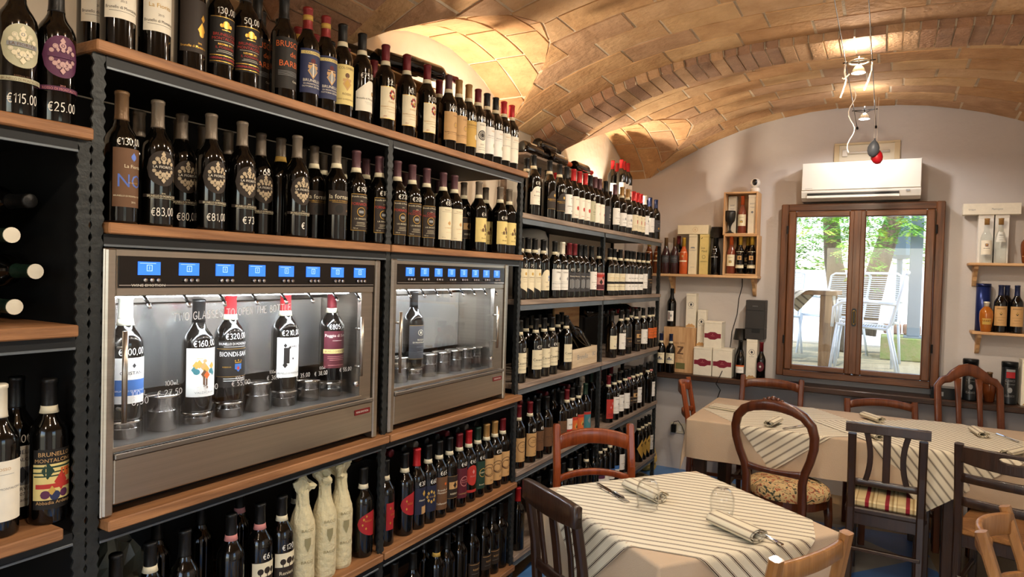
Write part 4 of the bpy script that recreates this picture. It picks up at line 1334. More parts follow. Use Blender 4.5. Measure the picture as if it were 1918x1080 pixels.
def dispenser(label, y0, y1, z0, z1, pane_y1, slots, texts, handles, brand_y):
    t = thing('wine_dispenser', label, 'wine dispenser', (-1.75, (y0 + y1) / 2, z0))
    ox = Vector(t.location)

    def P(name, mb, m_, parent=t, smooth=False):
        mb.v = [(a - ox.x, b - ox.y, c - ox.z) for a, b, c in mb.v]
        return obj(name, mb, m_, parent, smooth)
    X = -1.55
    # steel casing
    P('side_post', MB().box(-1.94, X + 0.004, y0, y0 + 0.012, z0, z1, 0.003).box(X - 0.03, X + 0.008, y0 + 0.004, y0 + 0.028, z0, z1, 0.004), steel)
    P('side_post', MB().box(-1.94, X + 0.004, y1 - 0.012, y1, z0, z1, 0.003).box(X - 0.03, X + 0.008, y1 - 0.026, y1 - 0.002, z0, z1, 0.004), steel)
    P('top_cover', MB().box(-1.94, X, y0 + 0.012, y1 - 0.012, z1 - 0.02, z1, 0.003), steel)
    P('back_wall', MB().box(-1.94, -1.93, y0 + 0.012, y1 - 0.012, z0, z1 - 0.02), steel_dk)
    P('mirror_panel', MB().box(-1.815, -1.81, y0 + 0.014, y1 - 0.014, z0 + 0.235, z1 - 0.14), back_m)
    zc0, zc1 = z1 - 0.112, z1 - 0.016
    hd = P('control_head', MB().box(X - 0.05, X, y0 + 0.03, y1 - 0.028, zc0, zc1, 0.003), steel)
    pnl = P('control_panel', MB().box(X - 0.004, X + 0.002, y0 + 0.034, y1 - 0.03, zc0 + 0.02, zc1 - 0.001, 0.001), black_gloss, hd)
    line = MB().box(X + 0.002, X + 0.0026, y0 + 0.036, y1 - 0.034, zc0 + 0.0255, zc0 + 0.0275)
    P('trim_line', line, chrome, hd)
    n = 8
    ys = [y0 + 0.108 + (y1 - y0 - 0.212) * i / (n - 1) for i in range(n)]
    sw = 0.028 * (y1 - y0) / 0.95
    for yy in ys:
        P('screen', MB().box(X + 0.002, X + 0.004, yy - sw, yy + sw, zc0 + 0.051, zc0 + 0.083), screen_m, hd)
        ic = MB()
        ic.box(X + 0.004, X + 0.0045, yy - 0.007, yy + 0.007, zc0 + 0.0605, zc0 + 0.0618).box(X + 0.004, X + 0.0045, yy - 0.007, yy + 0.007, zc0 + 0.0742, zc0 + 0.0755)
        ic.box(X + 0.004, X + 0.0045, yy - 0.007, yy - 0.0058, zc0 + 0.0605, zc0 + 0.0755).box(X + 0.004, X + 0.0045, yy + 0.0058, yy + 0.007, zc0 + 0.0605, zc0 + 0.0755)
        ic.box(X + 0.004, X + 0.0045, yy - 0.0006, yy + 0.0006, zc0 + 0.064, zc0 + 0.072)
        ic.box(X + 0.004, X + 0.0045, yy - sw + 0.004, yy + sw - 0.012, zc0 + 0.0785, zc0 + 0.0795)
        P('screen_icon', ic, screen_i, hd)
        for k in (-1, 0, 1):
            P('button', MB().cyl((X + 0.002, yy + 0.005 + k * 0.0165, zc0 + 0.039), (X + 0.009, yy + 0.005 + k * 0.0165, zc0 + 0.039), 0.0046, 12), chrome, hd, True)
        sp = MB().cyl((X - 0.012, yy - 0.004, zc0 + 0.002), (X + 0.004, yy, zc0 - 0.02), 0.0042, 10)
        s_ = P('spout', sp, black_plastic, t, True)
        P('spout_tip', MB().cyl((X + 0.003, yy, zc0 - 0.018), (X + 0.007, yy + 0.001, zc0 - 0.03), 0.0046, 10), chrome, s_, True)
    br = MB()
    flat_text(br, 'WINE EMOTION', brand_y, zc0 + 0.0235, 0.0058, X + 0.0032, width=0.085)
    P('brand_lettering', br, white_plastic, hd)
    # lit chamber
    zf = z0 + 0.142
    P('chamber_floor', MB().box(-1.93, X - 0.004, y0 + 0.012, y1 - 0.012, zf - 0.012, zf), grill_m)
    P('chamber_ceiling', MB().box(-1.93, X - 0.012, y0 + 0.012, y1 - 0.012, zc0 + 0.004, zc0 + 0.012), steel)
    P('led_strip', MB().box(-1.60, -1.585, y0 + 0.03, pane_y1 - 0.02, zc0 - 0.004, zc0 + 0.003), led_m)
    P('valve_rail', MB().box(-1.80, -1.775, y0 + 0.02, pane_y1, zc0 - 0.032, zc0 - 0.004, 0.003), steel_dk)
    P('end_pillar', MB().box(X - 0.02, X, pane_y1 + 0.004, y1 - 0.03, zf - 0.005, zc0 + 0.001, 0.004), steel)
    door = P('glass_door', MB().box(X - 0.001, X + 0.003, y0 + 0.026, pane_y1, zf + 0.016, zc0), thin_glass)
    P('door_edge', MB().box(X - 0.002, X + 0.005, y0 + 0.026, pane_y1 + 0.012, zf + 0.004, zf + 0.016, 0.002).box(X - 0.002, X + 0.004, pane_y1, pane_y1 + 0.004, zf + 0.016, zc0), steel, door)
    for hy, ha, hb in handles:
        hm = MB().cyl((X + 0.03, hy, ha), (X + 0.03, hy, hb), 0.006, 14)
        hm.cyl((X + 0.003, hy, ha + 0.03), (X + 0.03, hy, ha + 0.03), 0.004, 10).cyl((X + 0.003, hy, hb - 0.04), (X + 0.03, hy, hb - 0.04), 0.004, 10)
        P('door_handle', hm, steel, door, True)
    P('door_lock', MB().cyl((X + 0.003, pane_y1 - 0.022, zf + 0.06), (X + 0.014, pane_y1 - 0.022, zf + 0.06), 0.009, 14), chrome, door, True)
    wr = MB()
    for tx in texts:
        flat_pen(wr, *tx)
    if texts:
        P('chalk_writing', wr, pen_m, door)
    # drip tray ledge and apron
    P('drip_ledge', MB().box(X - 0.003, X + 0.012, y0 + 0.028, y1 - 0.028, zf - 0.012, zf + 0.001, 0.002), grill_m)
    sl_ = MB()
    for i in range(int((y1 - y0 - 0.1) / 0.009)):
        yy = y0 + 0.05 + i * 0.009
        sl_.box(X + 0.001, X + 0.009, yy, yy + 0.004, zf + 0.001, zf + 0.0016)
    P('drip_slots', sl_, black_plastic)
    ap = P('apron', MB().box(X - 0.02, X + 0.006, y0 + 0.028, y1 - 0.027, z0 + 0.024, zf - 0.012, 0.003), steel)
    bd = P('badge', MB().box(X + 0.006, X + 0.008, y1 - 0.118, y1 - 0.042, z0 + 0.094, z0 + 0.112), badge_m, ap)
    bt = MB()
    flat_text(bt, 'WINE EMOTION', y1 - 0.082, z0 + 0.1, 0.0065, X + 0.0083, width=0.06)
    P('badge_lettering', bt, white_plastic, bd)
    P('plinth', MB().box(-1.9, X - 0.05, y0 + 0.03, y1 - 0.03, z0, z0 + 0.03), black_plastic)
    for yy, hgt in slots:
        lf = MB().lathe([(0.036, 0), (0.036, hgt - 0.006), (0.042, hgt - 0.005), (0.042, hgt), (0.0, hgt)], 24, Matrix.Translation((-1.69, yy, zf)))
        lo = P('bottle_lift', lf, lift_m, t, True)
        P('lift_sleeve', MB().lathe([(0.0425, 0), (0.0425, hgt - 0.007)], 24, Matrix.Translation((-1.69, yy, zf)), cap=False), thin_glass, lo, True)
        P('lift_ring', MB().lathe([(0.036, hgt * 0.55), (0.0367, hgt * 0.55), (0.0367, hgt * 0.55 + 0.0016), (0.036, hgt * 0.55 + 0.0016)], 24, Matrix.Translation((-1.69, yy, zf)), cap=False), chrome, lo, True)
    return zf


S1 = [1.016 + 0.1045 * i for i in range(8)]
H1 = [0.045, 0.095, 0.032, 0.045, 0.088, 0.048, 0.07, 0.05]
T1 = [('TWO GLASSES TO OPEN THE BOTTLE', 1.05, 1.456, 0.02, -1.5462, 0.04, 0.1, 0.38),
      ('100mL', 0.945, 1.283, 0.012, -1.5462), ('8,50', 0.948, 1.262, 0.016, -1.5462),
      ('100mL', 1.03, 1.297, 0.012, -1.5462), ('€ 27,50', 1.012, 1.273, 0.014, -1.5462), ('€ 30,00', 1.118, 1.27, 0.014, -1.5462),
      ('100mL', 1.236, 1.287, 0.009, -1.5462), ('€ 55,00', 1.226, 1.27, 0.013, -1.5462), ('100mL', 1.352, 1.29, 0.009, -1.5462), ('€ 36,00', 1.345, 1.272, 0.012, -1.5462),
      ('€ 35,00', 1.455, 1.264, 0.012, -1.5462), ('100mL', 1.548, 1.28, 0.009, -1.5462), ('€ 38,00', 1.53, 1.262, 0.012, -1.5462), ('€ 55,00', 1.64, 1.262, 0.012, -1.5462)]
zf1 = dispenser('large steel wine dispenser with eight blue screens and five bottles inside', 0.878, 1.83, 1.012, 1.632, 1.736,
                list(zip(S1, H1)), T1, [(0.914, 1.23, 1.442), (1.713, 1.243, 1.44)], 0.985)
S2 = [2.125, 2.215, 2.32, 2.42, 2.52, 2.61, 2.69]
H2 = [0.1, 0.045, 0.095, 0.095, 0.095, 0.095, 0.095]
zf2 = dispenser('smaller steel wine dispenser with one grey-label bottle inside', 1.892, 2.742, 1.012, 1.64, 2.62,
                list(zip(S2, H2)), [], [(1.918, 1.23, 1.45), (2.612, 1.262, 1.45)], 2.66)


def dispenser_bottle(y, h, zf, lab, cap, price, label):
    z = zf + h + 0.001
    o = bottle((-1.69, y, z), -atan2(y, 1.69) * 0.35, lab, cap, '-' if cap in 'kv' else 'w', price, label, 'bottles in the wine dispensers', cap_z=0.25)
    o.scale = (1.13, 1.13, 1.0)


dispenser_bottle(S1[0], H1[0], zf1, 'ors', 'w', '€600,00', 'white and blue label bottle at near end of large dispenser')
dispenser_bottle(S1[2], H1[2], zf1, 'ang2', 'k', '€160,00', 'bottle with winged figure on white label in large dispenser')
dispenser_bottle(S1[3], H1[3], zf1, 'bio', 'r', '€320,00', 'red-capped bottle with black label and shield in large dispenser')
dispenser_bottle(S1[5], H1[5], zf1, 'tow', 'r', '€210,00', 'red-capped bottle with ink tower label in large dispenser')
dispenser_bottle(S1[7], H1[7], zf1, 'pos', 'm', '€805,00', 'bottle with maroon label and yellow strip in large dispenser')
dispenser_bottle(S2[1], H2[1], zf2, 'sla', 'k', '-', 'lone bottle with slate label in smaller dispenser')
# ---------------------------------------------------------------- bottles in the racks
ORD = ('first second third fourth fifth sixth seventh eighth ninth tenth eleventh twelfth thirteenth fourteenth fifteenth sixteenth '
       'seventeenth eighteenth nineteenth twentieth twenty-first twenty-second twenty-third twenty-fourth twenty-fifth').split()
SHELF = {'A1': 'top shelf over dispensers', 'A2': 'shelf just above dispensers', 'A4': 'shelf below dispensers',
         'A5': 'lowest shelf under dispensers', 'R1': 'near rack high shelf', 'R3': 'near rack low shelf',
         'B1': 'far rack top shelf', 'B2': 'far rack second shelf', 'B3': 'far rack third shelf',
         'B4': 'far rack fourth shelf', 'B5': 'far rack bottom shelf'}
DEPTH = {'a': (0.0, 'front'), 'b': (0.08, 'second'), 'c': (0.16, 'back'), 'd': (0.24, 'rearmost')}


def ROW(key, X, z, text):
    cnt = {}
    for e in text.split(';'):
        y, lab, cap, band, price = e.split()
        d = y[-1]
        y = float(y[:-1])
        cnt[d] = cnt.get(d, 0) + 1
        off, rowname = DEPTH[d]
        x = X - off
        face = -atan2(y, -x) * 0.3 + random.uniform(-0.1, 0.1)
        look = LB[lab][0] if lab != 'plain' else ''
        cn = CAPNAME[cap]
        n = ORD[cnt[d] - 1]
        end = '%s from near end, %s row, %s' % (n, rowname, SHELF[key])
        text_ = '%s-capped bottle, %s, %s' % (cn, look, end) if look else '%s-capped dark unlabelled bottle, %s' % (cn, end)
        if len(text_.split()) > 16:
            text_ = '%s bottle, %s' % (look, end) if len(look.split()) < 6 else '%s, %s' % (look, end)
        bottle((x, y, z), face, lab, cap, band, price, text_, 'wine bottles on the ' + SHELF[key])


ROW('A1', -1.602, 2.093, '''0.933a crb k - -;1.023a crb k - -;1.120a flame k - -;1.208a pog k - 130,00;1.292a pog k - 50,00;1.430a brus k - -;1.524a barb f - -;1.601a barb f - -;1.678a yel k w -;1.773a ang k w €75,00;1.897a lion m w €2..;2.020a lion m w €1..;2.148a lion m w €120;2.297a tan p w €90;2.373a tan o w €113;2.449a gold o w €70;2.525a circ m w €78;2.601a wht k w -;2.678a wht k w €35;2.754a crm r w -;2.830a crm r w €29;0.925b crb k - -;1.399b brus k - -;2.342b dkn m w €90;1.481c plain k - -;1.558c plain k y -;1.635c plain f - -;1.711c plain f - -;1.788c plain k w -;1.865c plain m - -;1.942c plain m - -;2.019c plain m - -;2.612c plain k w -;2.761c plain m - -''')
ROW('A2', -1.602, 1.69, '''0.946a nob s - €130,00;1.037a lf g - €83,00;1.189a lf g - €81,00;1.289a lf g - €73;1.492a lf g - €;1.662a forn g w -;1.757a fnc p w €190;1.877a fnc p w €180;1.979a fnc p w €220;2.069a coll p w €200;2.162a coll p w -;2.276a crt p w €81;2.358a crt p w -;2.553a fig g w €14;2.743a fig g w €144;2.830a fig g w -;1.158b lf g - €80,00;1.422b lf g - 68;1.499b plain g y -;1.641b forn g w -;1.896b fnc p w -;2.553b dkl g w 95;2.743b fig g w -;1.088c plain g - -;1.205c plain g - -;1.281c plain g - -;1.367c plain g - -;1.662c plain g w -;1.762c plain g w -;1.861c plain g w -;2.227c plain p w -;2.304c plain p w -;2.387c plain p w -;2.464c plain p w -;2.567c plain g w -''')
ROW('A4', -1.602, 0.58, '''0.949a plain k - -;1.036a plain k w -;1.132a plain k - -;1.277a plain k p -;1.378a tree k p €6;1.461a tree k w €120;1.832a redc k w -;1.951a redx k w -;2.068a redh k w -;2.144a sunl r - €30;2.220a sun k w €60;2.297a tanl k w €65;2.373a dkl k w -;2.449a mar m w €48;2.525a rnd r w €45;2.601a grn n w €45;2.678a tanc o w -;2.754a tanc o w €26;2.830a tanc m w -;1.595b tree k w 152;1.158c plain k - -;1.296c plain k - -;1.434c plain k p -''')
ROW('A5', -1.602, 0.17, '''2.019a plain k - -;2.135a plain k - -;2.296a plain k y -;2.373a plain k - -;2.470a plain k - -;2.575a dks k - -;2.677a dks k - €;2.754a dks k - -;2.830a plain k - -;2.315b plain k - -;2.541b plain k - -;2.774c plain k - -''')
ROW('R1', -1.602, 1.893, '''0.724a lfw k - €115.00;0.800a lfp k - €25.00''')
ROW('R3', -1.602, 1.025, '''0.699a crm w - -;0.796a hill k w -;0.768b bwr k - 5.00''')
ROW('B1', -1.606, 1.9, '''3.084a wav k w €78;3.272a dka k w -;3.398a dka k w €45;3.494a wl k - -;3.591a wr r - -;3.677a wr r - -;3.765a wr r - -;3.844a wg k - 69;3.921a wp p - -;3.997a wp p - -;4.106a dkb k - -;4.278a wl p - -;4.413a wk o w 45;4.533a wk o w -;4.659a ye r - 38;4.747a ye r - -;4.823a ye r - -;4.916a clr w - -;5.048a wl v - -;5.199a dkc v - -;3.157b plain k w -;5.205b dkc v - -;3.458c plain k w -;3.569c plain k w -;3.687c plain r - -;3.779c plain k w -;3.891c plain k - -;4.186c plain k - -;4.438c plain k - -;4.605c plain k - -''')
ROW('B2', -1.606, 1.47, '''2.970a shl k w 75;3.047a shl k w 75;3.124a shl k w €;3.224a wbl k w -;3.367a wh k w €48;3.468a wh w - €;3.562a nav m - €55;3.639a nav m - 57;3.716a nav k - -;3.793a nav k - 65;3.898a wl k - 68;4.027a pink k w -;4.217a two k w -;4.302a two k w -;4.422a two k w -;4.548a wbk k w -;4.627a wbk k w -;4.703a wbk k w -;4.818a wbk k w -;4.924a wl k w -;5.042a dks k w -;3.751c plain w - -;3.878c plain m - -;4.500c plain k w -;4.793c plain k w -''')
ROW('B3', -1.606, 1.05, '''2.984a cas k w 13;3.162a cas k w €27;3.262a cas k w €;3.359a cas k w €45;3.551a cas k w -;4.296a wl2 k - -;4.473a wl k w €60;4.606a dks k w -;4.806a dkl k w -;4.969a wl k w -;5.129a ora k w -;5.205a ora k w -;3.202b cas k w -;3.606b cas k w -;4.920b plain k w -;3.303c plain k w -;3.412c plain k w -;3.514c plain k w -;3.649c plain k w -;3.832c plain k w -''')
ROW('B4', -1.606, 0.615, '''2.996a tnb m w -;3.123a tnb m w €8;3.212a brn k - €8;3.322a brn k - -;3.513a brn k - -;3.590a whr m w -;3.667a sax k w 6;3.762a sax k w -;3.870a teal n - -;4.271a redf m w -;4.382a wh k w 26;4.483a wh k w -;4.604a wl k w -;4.684a dks k p -;4.773a dkl k w -;4.876a wh k w -;4.952a plain k w -;5.129a plain k w -;5.205a wh k p -;3.573b dks k - -;4.084c plain k - -;4.351c plain n - -;4.510c plain m - -;4.745c plain m w -;4.989c plain k w -''')
ROW('B5', -1.606, 0.19, '''3.016a plain r - -;3.245a plain k w -;3.410a plain k - -;3.567a plain k - -;3.673a dks k w -;3.800a plain k - -;3.917a dks k w -;4.041a plain k - -;4.151a puw k w -;4.238a puw k w -;4.337a blu v w -;4.430a blu v w -;4.537a wl k - -;4.648a plain k - -;4.954a kite k w -;5.037a kite k w -;5.129a kite k w -;5.205a wh k w -;4.117c plain k - -;4.252c plain k - -;4.384c plain k - -;4.703c plain k p -;4.930c plain v - -''')
# ---------------------------------------------------------------- lying and wrapped bottles, crates in the racks
def lying(x, y, z, ang, cap, label, group, lab='plain', tilt=0.0):
    """Bottle on its side: its axis points along the angle ang in plan, neck first; z is the surface it lies on."""
    o = obj('wine_bottle', glass_mesh('bdx', bottle_glass), None)
    d = Vector((cos(ang) * cos(tilt), sin(ang) * cos(tilt), sin(tilt)))
    q = d.to_track_quat('Z', 'X')
    o.rotation_mode = 'QUATERNION'
    o.rotation_quaternion = q
    o.location = Vector((x, y, z + 0.0376))
    tag(o, label, 'bottle', group)
    obj('capsule', sleeve_mesh('bdx', 0.246, 0.3145, CAPS['n' if cap == 'w' else cap], True), None, o)
    if cap == 'w':
        obj('capsule_disc', MB().lathe([(0.0, 0.3148), (0.0166, 0.3148), (0.0166, 0.3172), (0.0, 0.3176)], 18, cap=False), CAPS['w'], o)
    if lab != 'plain':
        pm, pr = label_meshes(lab)
        lo = obj('paper_label', pm, None, o)
        if pr:
            obj('print', pr, None, lo)
    return o


# near rack: bottles lying with their necks to the room
wood_strip = wood('rack_strip_wood', '#5e3c22', '#8d6238', 0.6, 'z', 4)
for i, (y, z, cap, yw) in enumerate(((0.72, 1.461, 'w', 0.12), (0.752, 1.537, 'w', 0.2), (0.715, 1.613, 'w', 0.1), (0.728, 1.689, 'k', 0.35))):
    lying(-1.93, y, z, yw * 0.3, cap, ['lowest white-capped bottle lying in the near rack', 'second lying bottle of near rack, white cap end',
                                          'third lying bottle of near rack, white cap end', 'topmost lying bottle of near rack, black capsule'][i], 'lying bottles in the near rack')
tag(obj('wood_slat', MB().box(-1.75, -1.742, 0.758 - 0.1, 0.775 - 0.1, 1.462, 1.75, 0.002), wood_strip), 'upright wooden slat beside the lying bottles', 'slat')

# behind the front rows: bottles lying with their ends to the room
def lying_stack(spots, x, z0, caps, where, neck=True):
    for i, (y, lev) in enumerate(spots):
        cap = caps[i % len(caps)]
        a = random.uniform(-0.05, 0.05)
        zz = z0 + lev * 0.0665
        lb = '%s lying bottle of the pile, level %s, %s' % (ORD[i], ('one', 'two', 'three', 'four')[int(lev)], where)
        if neck:
            lying(x, y, zz, a, cap, lb, 'lying bottles ' + where)
        else:
            lying(x + 0.315, y, zz, pi + a, cap, lb, 'lying bottles ' + where)


def lying_tier(y0, n, zs, hgt, caps, where, mid_y):
    """Slatted stand at the back of a shelf with a row of bottles lying on it, necks to the room."""
    L_ = 0.0775 * n
    t = thing('slat_stand', 'dark slatted stand carrying lying bottles ' + where, 'stand', (-1.83, y0 + L_ / 2 - 0.039, zs + 0.0005))
    for y in (-L_ / 2, L_ / 2):
        obj('upright', MB().box(-0.15, -0.13, y - 0.008, y + 0.008, 0, hgt), iron_dk, t)
        obj('upright', MB().box(0.02, 0.04, y - 0.008, y + 0.008, 0, hgt), iron_dk, t)
    for x in (-0.15, 0.02):
        obj('slat', MB().box(x, x + 0.02, -L_ / 2 - 0.008, L_ / 2 + 0.008, hgt, hgt + 0.009), iron_dk, t)
    for i in range(n):
        lying(-1.988, y0 + 0.0775 * i, zs + hgt + 0.0105, random.uniform(-0.01, 0.01), caps[i % len(caps)], '%s bottle lying on the slatted stand %s' % (ORD[i], where), 'bottles lying ' + where)


lying_tier(2.0, 10, 0.58, 0.25, 'kmkgk', 'under the smaller dispenser', 0)
lying_tier(4.32, 11, 1.05, 0.25, 'kkmkr', 'on far rack third shelf', 0)
lying_tier(3.0, 12, 0.615, 0.25, 'kkmk', 'on far rack fourth shelf', 0)
lying_tier(3.0, 12, 0.19, 0.25, 'kkgk', 'on far rack bottom shelf', 0)

# top of the dispensers' rack: small crate of lying bottles in front of the lunette
cr = thing('wooden_crate', 'low wooden crate carrying lying bottles on the top boards', 'crate', (-1.88, 2.22, 2.093))
crate_m = wood('crate_pine', '#a9794a', '#d2a872', 0.6, 'y', 5)
for z in (0.0, 0.1, 0.2):
    obj('slat', MB().box(0.05, 0.062, -0.32, 0.3, z + 0.01, z + 0.085, 0.002), crate_m, cr)
    obj('slat', MB().box(-0.11, -0.098, -0.32, 0.3, z + 0.01, z + 0.085, 0.002), crate_m, cr)
for y in (-0.3, 0.28):
    obj('corner_batten', MB().box(-0.098, 0.05, y - 0.012, y + 0.012, 0.0, 0.33, 0.002), crate_m, cr)
obj('lid', MB().box(-0.11, 0.062, -0.33, 0.31, 0.33, 0.338, 0.002), crate_m, cr)
for i, (y, a, cap) in enumerate(((2.02, 1.35, 'k'), (2.12, 1.25, 'k'), (2.2, 1.4, 'm'))):
    lying(-1.96 + i * 0.045 if False else -1.93 + 0.078 * i * 0.9, y + 0.02 * i, 2.432, a, cap, ['black-capped bottle lying at the wall side of the crate lid', 'black-capped bottle lying in the middle of the crate lid', 'maroon-capped bottle lying at the front of the crate lid'][i], 'bottles lying on the crate lid')

# far rack top: board on blocks with lying bottles, red-capped bottles standing on boxes
blk = thing('raised_board', 'dark raised board carrying lying bottles on far rack', 'board', (-1.86, 4.0, 1.9))
obj('board_top', MB().box(-0.12, 0.06, -0.64, 0.5, 0.375, 0.39, 0.002), board_b, blk)
for y in (-0.6, -0.2, 0.2, 0.46):
    obj('block', MB().box(-0.12, -0.09, y - 0.012, y + 0.012, 0, 0.375), board_b, blk)
SP = [(-1.845, 3.40, 'k', 'wbl', 0), (-1.845, 3.75, 'a', 'wh', 0), (-1.845, 4.12, 'r', 'plain', 0), (-1.925, 3.55, 'k', 'plain', 0), (-1.925, 3.9, 'k', 'plain', 0), (-1.885, 3.66, 'k', 'plain', 1)]
SN = ['black-capped bottle lying at near end of raised board', 'orange-capped bottle lying with white label on raised board', 'red-capped bottle lying at far end of raised board',
      'black-capped bottle lying at the wall, near end of raised board', 'black-capped bottle lying at the wall, far end of raised board', 'black-capped bottle lying on top of the others on raised board']
for i, (x, y, cap, lab, up) in enumerate(SP):
    lying(x, y, 2.2905 + 0.0655 * up, 1.57, cap, SN[i], 'bottles lying on the raised board', lab)
tag(obj('card_box', MB().box(-1.99, -1.78, 4.93, 5.22, 1.901, 2.19, 0.003), PAPER['tan']), 'brown card box under red-capped bottles on far rack', 'box')
for i, (x, y) in enumerate(((-1.82, 4.97), (-1.9, 4.99), (-1.83, 5.06), (-1.83, 5.15), (-1.91, 5.12))):
    bottle((x, y, 2.191), -0.5, 'pos' if False else 'wk', 'r', '-', '-', '%s red-capped bottle standing on the brown card box' % ORD[i], 'red-capped bottles on the card box')

# third shelf of the far rack: open crate with leaning bottles, pine panel behind
crate_p = wood('crate_pale', '#bfa98a', '#ddcbac', 0.65, 'y', 5)
oc = thing('open_crate', 'open pine wine crate with leaning bottles on far rack', 'crate', (-1.752, 3.8, 1.05))
obj('front_panel', MB().box(0.155, 0.167, -0.19, 0.19, 0.0, 0.11, 0.002), crate_p, oc)
obj('rear_panel', MB().box(-0.152, -0.14, -0.19, 0.19, 0.0, 0.11, 0.002), crate_p, oc)
obj('side_panel', MB().box(-0.14, 0.155, -0.19, -0.178, 0.0, 0.11, 0.002), crate_p, oc)
obj('side_panel', MB().box(-0.14, 0.155, 0.178, 0.19, 0.0, 0.11, 0.002), crate_p, oc)
obj('crate_floor', MB().box(-0.14, 0.155, -0.178, 0.178, 0.0, 0.01), crate_p, oc)
lt = MB()
flat_text(lt, 'Brunello', -0.04, 0.045, 0.03, 0.1675, width=0.16)
flat_text(lt, 'BO', 0.14, 0.05, 0.026, 0.1675)
obj('crate_lettering', lt, PAPER['grey'], oc)
for i, (x, y, z, tl, k) in enumerate(((-1.775, 3.93, 1.075, 0.62, 1.0), (-1.705, 3.93, 1.072, 0.5, 1.0), (-1.64, 3.95, 1.085, 0.58, 1.18))):
    o = lying(x, y, z, -pi / 2, 'k', ['rear', 'middle', 'large front'][i] + ' black bottle leaning in the open pine crate', 'bottles in the open crate', 'dks', tl)
    o.scale = (k, k, k)
tag(obj('pine_panel', MB().box(-1.835, -1.821, 3.84, 4.24, 1.0505, 1.4, 0.003), crate_m), 'pine crate panel standing behind the leaning bottles', 'panel')

# white rounded cover behind the bottles on the far rack's second shelf
tag(obj('white_cover', MB().lathe([(0.0, 0.398), (0.07, 0.396), (0.11, 0.38), (0.125, 0.34), (0.132, 0.0), (0.128, 0.0)], 28, cap=False), mat('frosted_white', '#e3e1da', 0.5), None, True, (-1.855, 3.5, 1.4705)),
    'white rounded cover behind bottles on far rack second shelf', 'cover')
# patterned bottle on the fourth shelf
dec = obj('patterned_bottle', MB().lathe([(0.0, 0), (0.036, 0), (0.04, 0.01), (0.04, 0.2), (0.034, 0.24), (0.02, 0.275), (0.017, 0.35), (0.019, 0.36), (0.0, 0.362)], 20, cap=False),
          mat('patterned_paper', '#e8e0cf', 0.7, col2='#6b5a49', nscale=42), None, True, (-1.66, 4.06 - 0.12, 0.616))
tag(dec, 'tall bottle in patterned cream wrapping on far rack fourth shelf', 'bottle')

# bottles in tissue paper on the shelf under the large dispenser
tissue = mat('tissue_paper', '#d8cda6', 0.85, noise=0.18, nscale=14, bump=0.6, bscale=60)


def wrapped(loc, label, seed, flare):
    rnd = random.Random(seed)
    prof = [(0.0, 0), (0.038, 0), (0.0405, 0.01), (0.041, 0.19), (0.038, 0.21), (0.03, 0.235), (0.0215, 0.26), (0.019, 0.29), (0.02, 0.312)]
    prof += [(0.026, 0.325), (0.03, 0.335), (0.018, 0.345), (0.0, 0.346)] if not flare else [(0.022, 0.322), (0.036, 0.345), (0.05, 0.372), (0.03, 0.38), (0.0, 0.368)]
    n = 34
    v, f = [], []
    ph = [rnd.uniform(0, 6.28) for _ in range(6)]
    fine = []
    for (r0, za), (r1, zb) in zip(prof, prof[1:]):
        k_ = max(1, int(abs(zb - za) / 0.009))
        fine += [(r0 + (r1 - r0) * q / k_, za + (zb - za) * q / k_) for q in range(k_)]
    fine.append(prof[-1])
    prof = fine
    for i, (r, z) in enumerate(prof):
        for k in range(n):
            a = 2 * pi * k / n
            tw = a + max(0, z - 0.2) * 9
            w_ = 0.0 if z < 0.02 else rnd.uniform(-0.012, 0.012) + (0.012 + 0.55 * max(0, z - 0.2)) * (sin(7 * tw + ph[0] + z * 30) + 0.7 * sin(11 * tw + ph[1] - z * 25))
            if z > 0.31:
                w_ += 0.25 * sin(3 * a + ph[2]) + 0.2 * sin(5 * a + ph[3]) + rnd.uniform(-0.12, 0.12)
            rr = r * (1 + w_)
            v.append((rr * cos(a), rr * sin(a) + (0.012 * sin(ph[4]) if z > 0.32 else 0), z + (0.014 * sin(2 * a + ph[5]) if z > 0.32 else 0)))
    for i in range(len(prof) - 1):
        for k in range(n):
            k2 = (k + 1) % n
            f.append((i * n + k, i * n + k2, (i + 1) * n + k2, (i + 1) * n + k))
    o = obj('wrapped_bottle', MB().add(v, f), tissue, None, False, loc)
    o.rotation_euler.z = -0.3
    tag(o, label, 'bottle', 'tissue-wrapped bottles')
    pm = MB()
    v2, f2, w_ = text2d('BACCI')
    for zz in (0.085, 0.185):
        wrap(pm, 'bdx', v2, f2, 0.0, zz, 0.009, 0.0052)
    patch(pm, 'bdx', -0.25, 0.25, lambda q: (0.12 + 0.025 * abs(q), 0.165), 0.0052, 0, 6)
    obj('print', pm, mat('tissue_ink', '#8e8663', 0.85), o)


wrapped((-1.602, 1.545, 0.581), 'nearest bottle wrapped in cream tissue paper', 1, False)
wrapped((-1.602, 1.642, 0.581), 'middle bottle wrapped in cream tissue paper', 2, False)
wrapped((-1.61, 1.727, 0.581), 'tissue-wrapped bottle with flared paper top beside red label bottle', 3, True)

